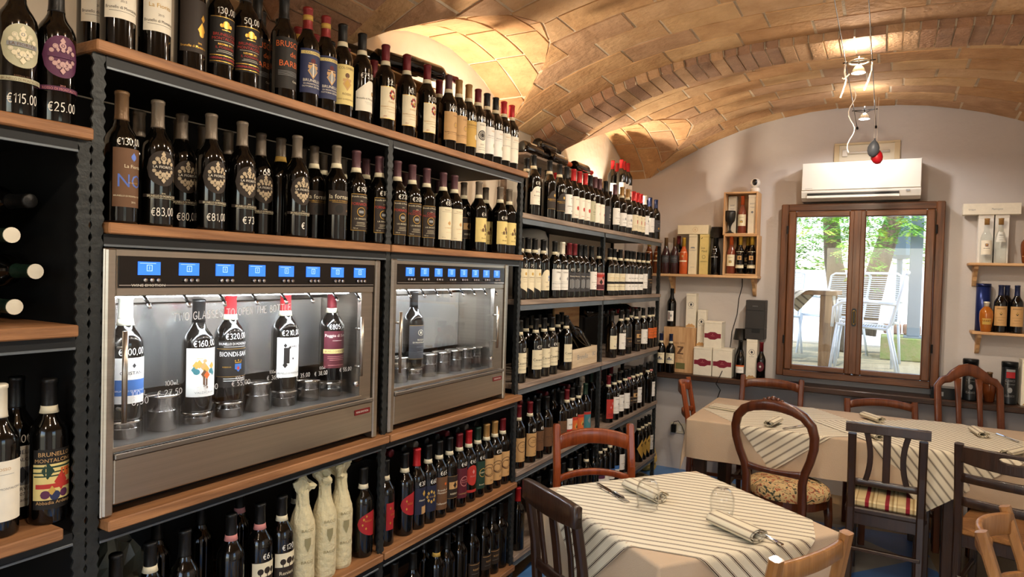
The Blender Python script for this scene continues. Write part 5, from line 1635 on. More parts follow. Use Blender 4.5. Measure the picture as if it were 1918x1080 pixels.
# crumpled grey plastic bag
def crumple(name, loc, r, m_, label, cat, seed, sx=(1, 1, 1)):
    rnd = random.Random(seed)
    n, k = 14, 20
    P_ = [(rnd.uniform(2, 7), rnd.uniform(2, 7), rnd.uniform(0, 6.28), rnd.uniform(0.03, 0.12)) for _ in range(8)]
    v, f = [], []
    for i in range(n + 1):
        th = pi * i / n
        for j in range(k):
            a = 2 * pi * j / k
            d = r * (1 + sum(q[3] * sin(q[0] * th + q[2]) * cos(round(q[1]) * a + q[2]) for q in P_))
            v.append((d * sin(th) * cos(a) * sx[0], d * sin(th) * sin(a) * sx[1], max(-r * sx[2] * 0.72, -d * cos(th) * sx[2]) + r * sx[2] * 0.72))
    for i in range(n):
        for j in range(k):
            j2 = (j + 1) % k
            f.append((i * k + j, i * k + j2, (i + 1) * k + j2, (i + 1) * k + j))
    return tag(obj(name, MB().add(v, f), m_, None, False, loc), label, cat)


crumple('plastic_bag', (-1.78, 1.02, 0.582), 0.13, mat('grey_plastic_film', '#6c6c5c', 0.35, noise=0.4, nscale=8), 'crumpled grey plastic bag behind bottles under large dispenser', 'bag', 5, (0.7, 0.8, 1.35))
crumple('yellow_sack', (-1.72, 5.42, 0.0), 0.11, mat('yellow_cloth', '#c9a95c', 0.8, noise=0.3, nscale=8), 'small yellow cloth sack on floor behind far rack', 'sack', 9, (1.1, 0.8, 1.1))

# uplights hidden on the rack tops, throwing warm light into the lunettes
lamp_glow = mat('lamp_glow', (1, 1, 1), 0.3, emit=(1.0, 0.72, 0.42), estr=18.0)


def uplight(loc, label, watts, target, angle=120):
    t = thing('uplight', label, 'lamp', loc)
    obj('housing', MB().lathe([(0.0, 0), (0.03, 0), (0.034, 0.004), (0.034, 0.05), (0.03, 0.052), (0.028, 0.04), (0.0, 0.038)], 18, cap=False), black_plastic, t, True)
    obj('lamp_lens', MB().lathe([(0.0, 0.0), (0.026, 0.0), (0.026, 0.004), (0.0, 0.005)], 16, Matrix.Translation((0, 0, 0.041)), cap=False), lamp_glow, t)
    spot_light('uplight_beam', (loc[0], loc[1], loc[2] + 0.056), target, watts, WARM, 0.025, angle, 0.5)


uplight((-1.87, 2.82, 2.093), 'small round uplight behind top bottles facing near lunette', 30, (-1.75, 2.9, 3.0), 150)
uplight((-1.88, 4.8, 1.901), 'small round uplight behind far rack bottles facing far lunette', 48, (-1.75, 4.9, 2.9), 150)
# ================================================================ far wall shelf, ledge and their contents
pine = wood('pale_pine', '#b98a5c', '#dcb688', 0.55, 'x', 5)
pine_z = wood('pale_pine_upright', '#b98a5c', '#dcb688', 0.55, 'z', 5)


def bracket(parent, x, ztop, y0=5.6):
    pts = [(0, 0), (0.13, 0), (0.13, -0.02), (0.1, -0.035), (0.075, -0.06), (0.06, -0.075), (0.05, -0.1), (0.03, -0.125), (0.02, -0.135), (0, -0.14)]
    M = Matrix(((0, 0, 1, x - 0.012), (-1, 0, 0, y0), (0, 1, 0, ztop), (0, 0, 0, 1)))
    return obj('bracket', MB().prism(pts, 0, 0.024, M), pine_z, parent)


sh = thing('wall_shelf', 'pale pine wall shelf left of the window', 'shelf', (0, 0, 0))
obj('shelf_board', MB().box(-1.8, -0.858, 5.42, 5.598, 1.613, 1.634, 0.003), pine, sh)
bracket(sh, -0.9, 1.612)
bracket(sh, -1.55, 1.612)
sh2 = thing('wall_shelf', 'upper pale shelf right of the window holding clear bottles', 'shelf')
obj('shelf_board', MB().box(0.49, 1.3, 5.43, 5.598, 1.742, 1.76, 0.003), pine, sh2)
bracket(sh2, 0.535, 1.741)
sh3 = thing('wall_shelf', 'lower pale shelf right of the window holding dark bottles', 'shelf')
obj('shelf_board', MB().box(0.522, 1.3, 5.43, 5.598, 1.281, 1.3, 0.003), pine, sh3)
bracket(sh3, 0.568, 1.28)


def tbox(name, label, x0, x1, y0, y1, z0, z1, m_, cat='box', group=None, lid=True):
    """Cardboard box with a lid seam and its printed front."""
    t = thing(name, label, cat, ((x0 + x1) / 2, (y0 + y1) / 2, z0), 0, group)
    w_, d, h = (x1 - x0) / 2, (y1 - y0) / 2, z1 - z0
    if lid:
        obj('box_body', MB().box(-w_, w_, -d, d, 0, h * 0.93, 0.0015), m_, t)
        obj('box_lid', MB().box(-w_ - 0.001, w_ + 0.001, -d - 0.001, d + 0.001, h * 0.932, h, 0.0015), m_, t)
    else:
        obj('box_body', MB().box(-w_, w_, -d, d, 0, h, 0.002), m_, t)
    return t, w_, d, h


def front_text(mb, s, x, z, h, y, width=None, mi=0):
    v, f, w_ = text2d(s)
    sx = h if width is None else width / max(w_, 0.1)
    mb.add([(x + p[0] * sx, y, z + p[1] * h) for p in v], f, None, mi)


def front_shape(mb, pts, y, mi=0):
    mb.add([(p[0], y, p[1]) for p in pts], [tuple(range(len(pts)))], None, mi)


def circ(x, z, r, n=16):
    return [(x + r * cos(2 * pi * i / n), z + r * sin(2 * pi * i / n)) for i in range(n)]


def ring_shape(mb, x, z, r, y, t=0.15, mi=0, n=20):
    v = [(x + rr * cos(2 * pi * i / n), y, z + rr * sin(2 * pi * i / n)) for i in range(n) for rr in (r, r * (1 - t))]
    f = [(2 * i, 2 * ((i + 1) % n), 2 * ((i + 1) % n) + 1, 2 * i + 1) for i in range(n)]
    mb.add(v, f, None, mi)


rose = mat('rose_glass', '#7a3b2a', 0.05, coat=0.4)
rose_o = mat('rose_wine', '#c25a2c', 0.05, coat=0.4)
amber = mat('amber_glass', '#6b3413', 0.05, coat=0.4)
plumg = mat('plum_glass', '#3a2222', 0.05, coat=0.4)
FACE = -pi / 2
WS = 'bottles on the wall shelf'


def wb(x, y, z, lab, cap, label, glass=None, kind='bdx', group=WS, cap_z=None, band='-', rot=0.0, name='wine_bottle'):
    return bottle((x, y, z), FACE + rot, lab, cap, band, '-', label, group, kind, glass, None, name, cap_z)


wb(-1.742, 5.49, 1.6345, 'crw', 'y', 'amber bottle with cream label at far left of wall shelf', amber, 'slim')
wb(-1.668, 5.49, 1.6345, 'crw', 'y', 'amber bottle with cream label standing behind rack post', amber, 'slim')
wb(-1.595, 5.48, 1.6345, 'gry', 's', 'plum bottle with slate label nearest the rack on wall shelf', plumg, 'slim')
wb(-1.522, 5.48, 1.6345, 'gry', 's', 'plum bottle with slate label next to orange rose bottle', plumg, 'slim')
wb(-1.51, 5.553, 1.6345, 'crw', 'm', 'maroon-capped bottle at the back of wall shelf', bottle_glass)
wb(-1.447, 5.48, 1.6345, 'crw', 'y', 'orange rose wine bottle with cream label on wall shelf', rose_o, 'slim')

t, w_, d, h = tbox('gift_box', 'tall cream gift box on wall shelf', -1.405, -1.34, 5.47, 5.55, 1.6345, 1.958, PAPER['cream'])
pr = MB()
front_text(pr, 'CASTELLO', 0, 0.19, 0.01, -d - 0.0005, 0.05)
front_shape(pr, [(-0.02, 0.21), (0.02, 0.21), (0.012, 0.222), (-0.012, 0.222)], -d - 0.0005)
front_text(pr, 'GRAN MIO', 0, 0.055, 0.007, -d - 0.0005, 0.03)
obj('box_print', pr, PAPER['grey'], t)
t, w_, d, h = tbox('gift_box', 'tall yellow gift box with script on wall shelf', -1.318, -1.247, 5.47, 5.55, 1.6345, 1.958, PAPER['yellow'])
pr = MB()
front_text(pr, 'Gran', -0.008, 0.205, 0.018, -d - 0.0005, 0.03)
front_text(pr, 'Mandi', 0.004, 0.18, 0.018, -d - 0.0005, 0.042)
ring_shape(pr, 0, 0.142, 0.014, -d - 0.0005)
front_text(pr, 'CARPINETO', 0, 0.1, 0.009, -d - 0.0005, 0.058)
front_shape(pr, [(-0.024, 0.285), (-0.012, 0.295), (-0.014, 0.3), (-0.026, 0.29)], -d - 0.0005)
obj('box_print', pr, PAPER['dbrown'], t)
t, w_, d, h = tbox('gift_box', 'long cream box lying across the tall gift boxes', -1.5, -1.252, 5.465, 5.555, 1.9595, 2.033, PAPER['cream'], lid=False)
pr = MB()
ring_shape(pr, 0.02, 0.036, 0.02, -d - 0.0005, 0.1)
front_text(pr, 'B', 0.02, 0.028, 0.016, -d - 0.0005)
obj('box_print', pr, PAPER['tan'], t)


def bottle_lamp(loc, label, dark=True):
    t = thing('table_lamp', label, 'lamp', loc)
    obj('lamp_base', MB().lathe([(0.0, 0), (0.036, 0), (0.037, 0.004), (0.036, 0.15), (0.028, 0.2), (0.016, 0.24), (0.014, 0.3), (0.0, 0.3)], 20, cap=False), black_plastic, t, True)
    obj('lamp_shade', MB().lathe([(0.056, 0.298), (0.054, 0.3), (0.042, 0.385), (0.0, 0.386)], 24, cap=False), mat('lamp_shade_black', '#161616', 0.5), t, True)
    return t


bottle_lamp((-1.2, 5.535, 1.6345), 'black cordless table lamp beside the wooden boxes on wall shelf')
wb(-1.192, 5.455, 1.6345, 'wsm', 'k', 'dark bottle with small white label before the black lamp', None, 'slim')


def open_box(label, x0, x1, z0, z1, y0=5.42, y1=5.59):
    t = thing('display_crate', label, 'crate', ((x0 + x1) / 2, (y0 + y1) / 2, z0))
    w_, d, h, k = (x1 - x0) / 2, (y1 - y0) / 2, z1 - z0, 0.012
    obj('side_board', MB().box(-w_, -w_ + k, -d, d, 0, h, 0.002), pine_z, t)
    obj('side_board', MB().box(w_ - k, w_, -d, d, 0, h, 0.002), pine_z, t)
    obj('top_board', MB().box(-w_ + k, w_ - k, -d, d, h - k, h, 0.002), pine, t)
    obj('bottom_board', MB().box(-w_ + k, w_ - k, -d, d, 0, k, 0.002), pine, t)
    obj('back_board', MB().box(-w_ + k, w_ - k, d - 0.006, d, k, h - k), pine, t)
    return t


open_box('lower open pine crate with four bottles on wall shelf', -1.122, -0.862, 1.6345, 1.95)
open_box('upper open pine crate with goblet and bottle stacked on lower crate', -1.13, -0.875, 1.9505, 2.284)
wb(-1.07, 5.478, 1.647, 'sq', 'a', 'rose bottle with brown square label in lower crate', rose, 'slim')
wb(-1.03, 5.547, 1.647, 'plain', 'k', 'dark bottle at the back of lower crate', None, 'slim')
wb(-1.0, 5.47, 1.647, 'pic', 'y', 'gold-capped bottle with drawing label in middle of lower crate', None, 'slim')
wb(-0.957, 5.545, 1.647, 'dkl', 'y', 'small gold-topped dark bottle between the drawing labels', None, 'slim')
wb(-0.913, 5.47, 1.647, 'pic', 'y', 'gold-capped bottle with drawing label at right of lower crate', None, 'slim')
wb(-1.0, 5.5, 1.963, 'sq', 'a', 'rose bottle with orange cap in upper crate', rose, 'slim')
t, w_, d, h = tbox('gift_box', 'white gift box behind the goblet in upper crate', -1.113, -1.049, 5.515, 5.58, 1.963, 2.262, PAPER['ivory'])
pr = MB()
front_text(pr, 'BANFI', 0, 0.22, 0.012, -d - 0.0005, 0.034)
front_text(pr, 'Grappa', 0, 0.195, 0.009, -d - 0.0005, 0.03)
obj('box_print', pr, PAPER['grey'], t)
t, w_, d, h = tbox('gift_box', 'white gift box at right end of upper crate', -0.95, -0.89, 5.46, 5.54, 1.963, 2.262, PAPER['ivory'])
pr = MB()
front_text(pr, 'BANFI', 0, 0.225, 0.012, -d - 0.0005, 0.034)
front_text(pr, 'Grappa', 0, 0.2, 0.009, -d - 0.0005, 0.03)
front_shape(pr, circ(0, 0.165, 0.009), -d - 0.0005)
obj('box_print', pr, PAPER['grey'], t)
gb = obj('goblet', MB().lathe([(0.0, 0), (0.034, 0), (0.034, 0.004), (0.014, 0.016), (0.008, 0.03), (0.009, 0.055), (0.016, 0.075), (0.034, 0.1), (0.041, 0.13), (0.041, 0.16), (0.039, 0.178), (0.036, 0.178), (0.036, 0.13), (0.0, 0.1)], 24, cap=False),
         mat('pewter', '#3b3a39', 0.35, metal=0.8), None, True, (-1.085, 5.465, 1.963))
tag(gb, 'dark pewter goblet in upper crate', 'goblet')

# indoor security camera on top of the crates
sc_ = thing('security_camera', 'white round security camera on top of the crates', 'camera', (-0.91, 5.5, 2.2845))
obj('camera_base', MB().lathe([(0.0, 0), (0.036, 0), (0.038, 0.006), (0.036, 0.022), (0.028, 0.036), (0.0, 0.042)], 24, cap=False), white_plastic, sc_, True)
hdm = MB().lathe([(0.037 * sin(pi * i / 12), 0.074 - 0.037 * cos(pi * i / 12)) for i in range(13)], 24, cap=False)
hd_ = obj('camera_head', hdm, white_plastic, sc_, True)
obj('camera_lens', MB().lathe([(0.019, 0), (0.016, 0.006), (0.0, 0.008)], 20, Matrix.Translation((0.0, -0.031, 0.076)) @ Matrix.Rotation(pi / 2, 4, 'X') @ Matrix.Diagonal((1, 1.3, 1, 1)), cap=False), black_plastic, hd_, True)

# ---------------------------------------------------------------- on the ledge, left of the window
ZL = 0.8285
t, w_, d, h = tbox('wooden_case', 'wooden wine case with burnt lettering on the ledge', -1.585, -1.33, 5.46, 5.595, ZL, 1.197, pine_z, 'case', None, False)
pr = MB()
front_text(pr, 'OGGI AL TEMPO', 0.0, 0.235, 0.013, -d - 0.0006, 0.1)
front_shape(pr, [(-0.01, 0.15), (0.04, 0.15), (0.04, 0.16), (0.012, 0.16), (0.04, 0.205), (0.04, 0.215), (-0.01, 0.215), (-0.01, 0.205), (0.018, 0.205), (-0.01, 0.16)], -d - 0.0006)
front_text(pr, 'VINO', 0.01, 0.13, 0.011, -d - 0.0006, 0.035)
front_text(pr, 'IL TEMPO', 0.01, 0.113, 0.011, -d - 0.0006, 0.06)
obj('burnt_lettering', pr, PAPER['brown'], t)
gp = MB()
front_shape(gp, [(-0.02, 0.03), (0.055, 0.03), (0.055, 0.08), (-0.02, 0.08)], -d - 0.0007)
obj('green_label', gp, mat('olive_label', '#6b6a3e', 0.7), t)
for i, (x, y) in enumerate(((-1.59, 5.415), (-1.51, 5.418))):
    wb(x, y, ZL, 'vil', 'v', ['navy-capped bottle with villa label at end of ledge', 'navy-capped bottle with villa label before the wooden case'][i], None, 'bdx', 'villa label bottles on the ledge', None, 'w')
wb(-1.545, 5.53, 1.198, 'slv', 'k', 'dark bottle with red striped label standing on wooden case', None, 'bdx', 'bottles on the ledge', 0.225)


def spirit_box(x0, x1, y0, y1, z0, z1, label):
    t, w_, d, h = tbox('gift_box', label, x0, x1, y0, y1, z0, z1, PAPER['ivory'], 'box', 'tall white gift boxes on the ledge')
    pr = MB()
    ring_shape(pr, 0, h * 0.68, 0.022, -d - 0.0006, 0.12)
    front_shape(pr, [(-0.007, h * 0.68 - 0.01), (0.007, h * 0.68 - 0.01), (0.009, h * 0.68 + 0.004), (0, h * 0.68 + 0.012), (-0.007, h * 0.68 + 0.006)], -d - 0.0006)
    front_text(pr, 'IL PINO', 0, h * 0.56, 0.007, -d - 0.0006, 0.036)
    obj('emblem', pr, PAPER['dgrey'], t)
    p2 = MB()
    front_shape(p2, [(-0.036, 0.004), (0.036, 0.004), (0.036, 0.018), (0.02, 0.026), (0.012, 0.034), (0.0, 0.028), (-0.014, 0.034), (-0.024, 0.022), (-0.036, 0.016)], -d - 0.0006)
    obj('printed_farm', p2, PAPER['tan'], t)


spirit_box(-1.418, -1.338, 5.5, 5.58, 1.198, 1.477, 'tall white gift box standing on the wooden case')


def red_band_box(x0, x1, y0, y1, z0, z1, label):
    t, w_, d, h = tbox('wine_carton', label, x0, x1, y0, y1, z0, z1, PAPER['ivory'], 'box', 'white cartons with red band')
    p = MB()
    c = h * 0.46
    b, e = 0.018, 0.03
    front_shape(p, [(-w_ * 0.94, c - b), (-0.04, c - b), (-0.018, c - e), (0.018, c - e), (0.04, c - b), (w_ * 0.94, c - b), (w_ * 0.94, c + b), (0.04, c + b), (0.018, c + e), (-0.018, c + e), (-0.04, c + b), (-w_ * 0.94, c + b)], -d - 0.0006)
    bo = obj('red_band', p, mat('crimson_print', '#7d1830', 0.6), t)
    q = MB()
    front_text(q, 'VINO', 0, c - 0.004, 0.007, -d - 0.0012, 0.03)
    front_shape(q, [(-0.003, c + 0.008), (0.003, c + 0.008), (0, c + 0.018)], -d - 0.0012)
    obj('band_lettering', q, PAPER['pink'], bo)


red_band_box(-1.325, -1.183, 5.43, 5.58, ZL, 1.052, 'lower white carton with red band beside the wooden case')
red_band_box(-1.176, -1.026, 5.43, 5.58, ZL, 1.052, 'lower white carton with red band beside the black lamp')
spirit_box(-1.322, -1.258, 5.5, 5.58, 1.053, 1.347, 'shorter white gift box on top of the cartons')
red_band_box(-1.252, -1.115, 5.44, 5.58, 1.053, 1.262, 'upper white carton with red band on the two cartons')
bottle_lamp((-0.985, 5.53, ZL), 'black cordless table lamp on the ledge')
wb(-0.963, 5.43, ZL, 'orb', 'k', 'dark bottle with orange-topped label before the ledge lamp', None, 'slim', 'bottles on the ledge')
spirit_box(-0.925, -0.845, 5.455, 5.535, ZL, 1.142, 'white gift box under the black box on ledge')
wb(-0.812, 5.44, ZL, 'bdg', 'm', 'maroon-capped bottle with badge label nearest the window', None, 'slim', 'bottles on the ledge')
t, w_, d, h = tbox('black_box', 'black metal box resting on the white gift box', -0.94, -0.8, 5.45, 5.59, 1.1425, 1.445, mat('black_card', '#2a2828', 0.5), 'box', None, False)
bm_ = MB().box(-w_ - 0.002, w_ + 0.002, -d - 0.003, d, h * 0.27, h * 0.285).box(-w_ - 0.001, w_ + 0.001, -d - 0.002, d, h * 0.74, h * 0.748)
obj('strap', bm_, black_plastic, t)
obj('clasp', MB().box(-0.02, 0.04, -d - 0.007, -d - 0.001, 0.055, 0.082, 0.002), black_plastic, t)
pr = MB()
front_text(pr, 'RISERVA', 0, h * 0.84, 0.007, -d - 0.0012, 0.04)
obj('box_print', pr, PAPER['grey'], t)
tag(obj('navy_box', MB().box(-1.72, -1.64, 5.5, 5.59, 1.47, 1.54, 0.003), PAPER['navy']), 'small navy box behind the rack post', 'box') if False else None

# ---------------------------------------------------------------- right of the window
clearb = pane_mat('clear_bottle_glass', (0.93, 0.95, 0.95))
t, w_, d, h = tbox('gift_box', 'left white box behind clear spirit bottle', 0.54, 0.625, 5.515, 5.59, 1.7605, 2.086, PAPER['white'], 'box')
t, w_, d, h = tbox('gift_box', 'right white box behind clear spirit bottle', 0.634, 0.71, 5.515, 5.59, 1.7605, 2.086, PAPER['white'], 'box')
t, w_, d, h = tbox('gift_box', 'long white box lying on the upright white boxes', 0.448, 0.77, 5.5, 5.585, 2.0865, 2.162, PAPER['ivory'], 'box', None, False)
pr = MB()
front_text(pr, 'Mastrojanni', 0.03, 0.03, 0.014, -d - 0.0006, 0.06)
front_text(pr, 'Grappa', -0.11, 0.03, 0.01, -d - 0.0006, 0.04)
obj('box_print', pr, PAPER['grey'], t)
wb(0.583, 5.47, 1.7605, 'grw', 'o', 'clear grappa bottle with red vignette label', clearb, 'slim', 'clear bottles', 0.255, name='spirit_bottle')
wb(0.66, 5.47, 1.7605, 'wsm', 'o', 'clear spirit bottle with small white label', clearb, 'slim', 'clear bottles', 0.255, name='spirit_bottle')
wb(0.81, 5.48, 1.7605, 'ten', 'k', 'brown bottle at right end of upper shelf', amber, 'whisky', 'spirit bottles', name='spirit_bottle')
t = thing('bottle_tin', 'dark blue spirit tin on lower shelf', 'tin', (0.588, 5.545, 1.3005))
obj('tin_body', MB().lathe([(0.0, 0), (0.042, 0), (0.042, 0.3), (0.0, 0.3)], 26, cap=False), mat('blue_tin', '#1c2c66', 0.3, metal=0.4), t, True)
obj('tin_lid', MB().lathe([(0.0, 0), (0.043, 0), (0.043, 0.022), (0.0, 0.022)], 26, Matrix.Translation((0, 0, 0.3)), cap=False), mat('blue_tin_lid', '#16224f', 0.3, metal=0.4), t, True)
wb(0.6, 5.463, 1.3005, 'whk', 'w', 'amber whisky bottle before the blue tin', mat('whisky_glass', '#a85f1c', 0.04, coat=0.5), 'whisky', 'spirit bottles', name='spirit_bottle')
wb(0.678, 5.48, 1.3005, 'ten', 'v', 'dark bottle with tan crest label next to whisky bottle', None, 'bdx')
wb(0.765, 5.48, 1.3005, 'ten', 'v', 'dark bottle with tan crest label at right of lower shelf', None, 'bdx')
wb(0.72, 5.555, 1.3005, 'plain', 'v', 'dark bottle at the back of lower shelf', None, 'bdx')


def tin(x, y, label, red):
    t = thing('canister', label, 'tin', (x, y, ZL))
    cm = mat('black_tin', '#14181c', 0.3, metal=0.3)
    obj('tin_body', MB().lathe([(0.0, 0), (0.045, 0), (0.046, 0.006), (0.045, 0.01), (0.045, 0.25), (0.0, 0.25)], 28, cap=False), cm, t, True)
    obj('tin_lid', MB().lathe([(0.0, 0), (0.0465, 0), (0.0465, 0.025), (0.044, 0.03), (0.0, 0.03)], 28, Matrix.Translation((0, 0, 0.25)), cap=False), cm, t, True)
    PROF['tin'] = [(0.045, 0.0), (0.045, 0.3)]
    pm = MB()
    if red:
        patch(pm, 'tin', FACE - 0.5, FACE + 0.6, lambda q: (0.175, 0.215), 0.0006, 0)
        patch(pm, 'tin', FACE - 0.5, FACE + 0.6, lambda q: (0.216, 0.232), 0.0006, 1)
    for s_, z_, h_2 in (('CLASSICO', 0.15, 0.014), ('TOSCANO', 0.13, 0.008), ('CLASSICO', 0.05, 0.013)):
        v2, f2, w_ = text2d(s_)
        k = 0.055 / w_
        pm.add([((0.0458) * cos(FACE + p[0] * k / 0.045), 0.0458 * sin(FACE + p[0] * k / 0.045), z_ + p[1] * h_2) for p in v2], f2, None, 1)
    patch(pm, 'tin', FACE - 0.3, FACE + 0.3, lambda q: (0.095 - 0.018 * sqrt(max(0, 1 - q * q)), 0.095 + 0.018 * sqrt(max(0, 1 - q * q))), 0.0006, 1, 10)
    obj('tin_print', pm, [PAPER['red'], PAPER['grey']], t)


tin(0.53, 5.5, 'black cigar tin behind the arched chair', False)
tin(0.745, 5.5, 'black cigar tin with red strip on right end of ledge', True)
wb(0.637, 5.49, ZL, 'plain', 's', 'brown glass decanter between the two tins', amber, 'whisky', 'spirit bottles', name='spirit_bottle')
t, w_, d, h = tbox('gift_box', 'white box with brown motif at right end of ledge', 0.805, 0.93, 5.46, 5.58, ZL, 1.13, PAPER['ivory'], 'box')
p2 = MB()
front_shape(p2, [(-0.055, 0.004), (0.05, 0.004), (0.04, 0.03), (0.0, 0.022), (-0.03, 0.036)], -d - 0.0016)
obj('printed_farm', p2, PAPER['tan'], t)
t, w_, d, h = tbox('flat_case', 'flat black presentation case on ledge beside arched chair', 0.3, 0.45, 5.41, 5.53, ZL, 0.905, mat('black_gloss_card', '#12161c', 0.2), 'case')
p2 = MB()
front_shape(p2, [(-0.03, 0.02), (0.0, 0.02), (0.0, 0.05), (-0.03, 0.05)], -d - 0.0016)
obj('box_print', p2, PAPER['grey'], t)

# ---------------------------------------------------------------- air conditioner, emergency light, socket, cable
ac = thing('air_conditioner', 'white wall-mounted air conditioner above the window', 'air conditioner', (-0.186, 5.6, 2.2))
prof = [(0.0, 0.0), (-0.14, 0.0), (-0.185, 0.02), (-0.2, 0.06), (-0.2, 0.262), (-0.185, 0.275), (0.0, 0.275)]
M = Matrix(((0, 0, 1, -0.38), (1, 0, 0, 0), (0, 1, 0, 0), (0, 0, 0, 1)))
obj('housing', MB().prism([(p[0], p[1]) for p in reversed(prof)], 0, 0.76, M), white_plastic, ac)
obj('front_panel', MB().box(-0.378, 0.378, -0.206, -0.199, 0.075, 0.272, 0.004), white_plastic, ac)
obj('air_slot', MB().box(-0.34, 0.25, -0.203, -0.185, 0.036, 0.052, 0.001), black_plastic, ac)
obj('louver', MB().box(-0.345, 0.255, -0.204, -0.17, 0.014, 0.034, 0.004), white_plastic, ac)
obj('indicator', MB().box(0.29, 0.315, -0.2015, -0.199, 0.05, 0.062), PAPER['grey'], ac)
pr = MB()
front_text(pr, 'DAIKIN', -0.33, 0.082, 0.008, -0.2066, 0.045)
obj('brand_lettering', pr, PAPER['grey'], ac)
em = thing('emergency_light', 'old rectangular emergency light above the air conditioner', 'light', (-0.153, 5.6, 2.49))
obj('frame', MB().box(-0.215, 0.215, -0.022, 0, 0, 0.015, 0.002).box(-0.215, 0.215, -0.022, 0, 0.135, 0.15, 0.002).box(-0.215, -0.18, -0.022, 0, 0.0151, 0.1349, 0.002).box(0.18, 0.215, -0.022, 0, 0.0151, 0.1349, 0.002), mat('aged_ivory', '#cbb996', 0.5), em)
obj('recess', MB().box(-0.18, 0.18, -0.01, -0.002, 0.015, 0.135), mat('aged_white', '#d8cfbb', 0.5), em)
obj('tube', MB().cyl((-0.13, -0.02, 0.075), (0.15, -0.02, 0.075), 0.008, 12), white_plastic, em, True)
obj('tube_socket', MB().box(-0.16, -0.125, -0.026, -0.01, 0.05, 0.1, 0.002), white_plastic, em)
so = thing('wall_socket', 'cream double wall socket with black plug at left of far table', 'socket', (-1.475, 5.6, 0.3))
obj('plate', MB().box(-0.065, 0.065, -0.008, 0, 0, 0.085, 0.002), mat('socket_ivory', '#cfc8b4', 0.4), so)
obj('switch', MB().box(0.005, 0.03, -0.012, -0.008, 0.02, 0.065, 0.001), white_plastic, so)
obj('plug', MB().box(-0.05, -0.01, -0.045, -0.008, 0.008, 0.075, 0.004), black_plastic, so)
obj('plug_cord', MB().tube([(-0.03, -0.04, 0.075), (-0.025, -0.05, 0.1), (0.01, -0.04, 0.11), (0.035, -0.025, 0.07), (0.05, -0.012, 0.03), (0.055, -0.008, 0.0)], 0.003, 6), black_plastic, so, True)
cb = obj('power_cable', MB().tube([(-1.0, 5.592, 1.612), (-0.998, 5.594, 1.55), (-1.02, 5.594, 1.45), (-1.03, 5.594, 1.32), (-1.065, 5.594, 1.18), (-1.07, 5.594, 1.1),
                                   (-1.085, 5.592, 0.97), (-1.1, 5.4, 0.86), (-1.13, 5.375, 0.78), (-1.14, 5.594, 0.7), (-1.17, 5.594, 0.6), (-1.17, 5.594, 0.45), (-1.3, 5.594, 0.34), (-1.405, 5.594, 0.33)], 0.0032, 6), black_plastic, None, True)
tag(cb, 'thin black power cable hanging down the far wall', 'cable')

# ---------------------------------------------------------------- low-voltage cable lights
wire_m = mat('steel_wire', '#2f2d2b', 0.5, metal=0.7)
ww = thing('cable_track', 'pair of steel wires stretched below the vault towards far wall', 'cable', (-0.16, 2.0, 2.745))
for x in (-0.06, 0.062):
    obj('wire', MB().cyl((x, -3.55, 0), (x, 3.6, 0), 0.0022, 8), wire_m, ww, True)
    obj('wall_anchor', MB().cyl((x, 3.56, 0), (x, 3.6, 0), 0.008, 10), wire_m, ww, True)
halo = mat('halogen_glow', (1, 1, 1), 0.3, emit=(1.0, 0.86, 0.66), estr=45.0)
halo_c = mat('led_lamp_glow', (1, 1, 1), 0.3, emit=(0.95, 0.96, 1.0), estr=30.0)
refl = mat('lamp_reflector', '#f4ead2', 0.2, metal=0.6)


def cable_lamp(y, label, ring, watts, color, seen=True):
    t = thing('cable_lamp', label, 'lamp', (-0.159, y, 2.745), 0, 'lamps on the cable track')
    obj('cross_bar', MB().cyl((-0.075, 0, 0.004), (0.077, 0, 0.004), 0.003, 8), wire_m, t, True)
    if ring:
        obj('ring', MB().tube([(0.048 * cos(2 * pi * i / 28), 0.048 * sin(2 * pi * i / 28), 0.0) for i in range(28)], 0.005, 8, True), refl, t, True)
    else:
        for s_ in (-1, 1):
            obj('arm', MB().beam((-0.06 * s_, 0.012 * s_, 0.003), (0.0, -0.01 * s_, -0.012), 0.006, 0.004), wire_m, t)
    obj('stem', MB().cyl((0, 0, -0.02), (0, 0, 0.03), 0.004, 8), wire_m, t, True)
    obj('reflector', MB().lathe([(0.034, -0.056), (0.028, -0.036), (0.016, -0.02), (0.008, -0.014), (0.0, -0.014)], 20, cap=False), refl, t, True)
    obj('bulb', MB().lathe([(0.0, -0.058), (0.026, -0.0565), (0.02, -0.045), (0.0, -0.04)], 18, cap=False), halo if ring else halo_c, t, True)
    point_light('lamp_light', (-0.159, y, 2.745 + 0.045), watts * 0.13, color, 0.03)
    spot_light('lamp_beam', (-0.159, y, 2.745 - 0.09), (-0.3, y, 0), watts, color, 0.03, 168, 0.35)
    return t


cable_lamp(3.92, 'lit ring-shaped halogen lamp on the cable track below the rib', True, 38, WARM)
cable_lamp(5.03, 'small lit spot lamp on the cable track near far wall', False, 12, (1.0, 0.95, 0.9))
for i, y in enumerate((2.75, 1.55, 0.35, -0.85)):
    cable_lamp(y, '%s halogen lamp of the cable track overhead' % ORD[i], True, (36, 32, 22, 20)[i], WARM)

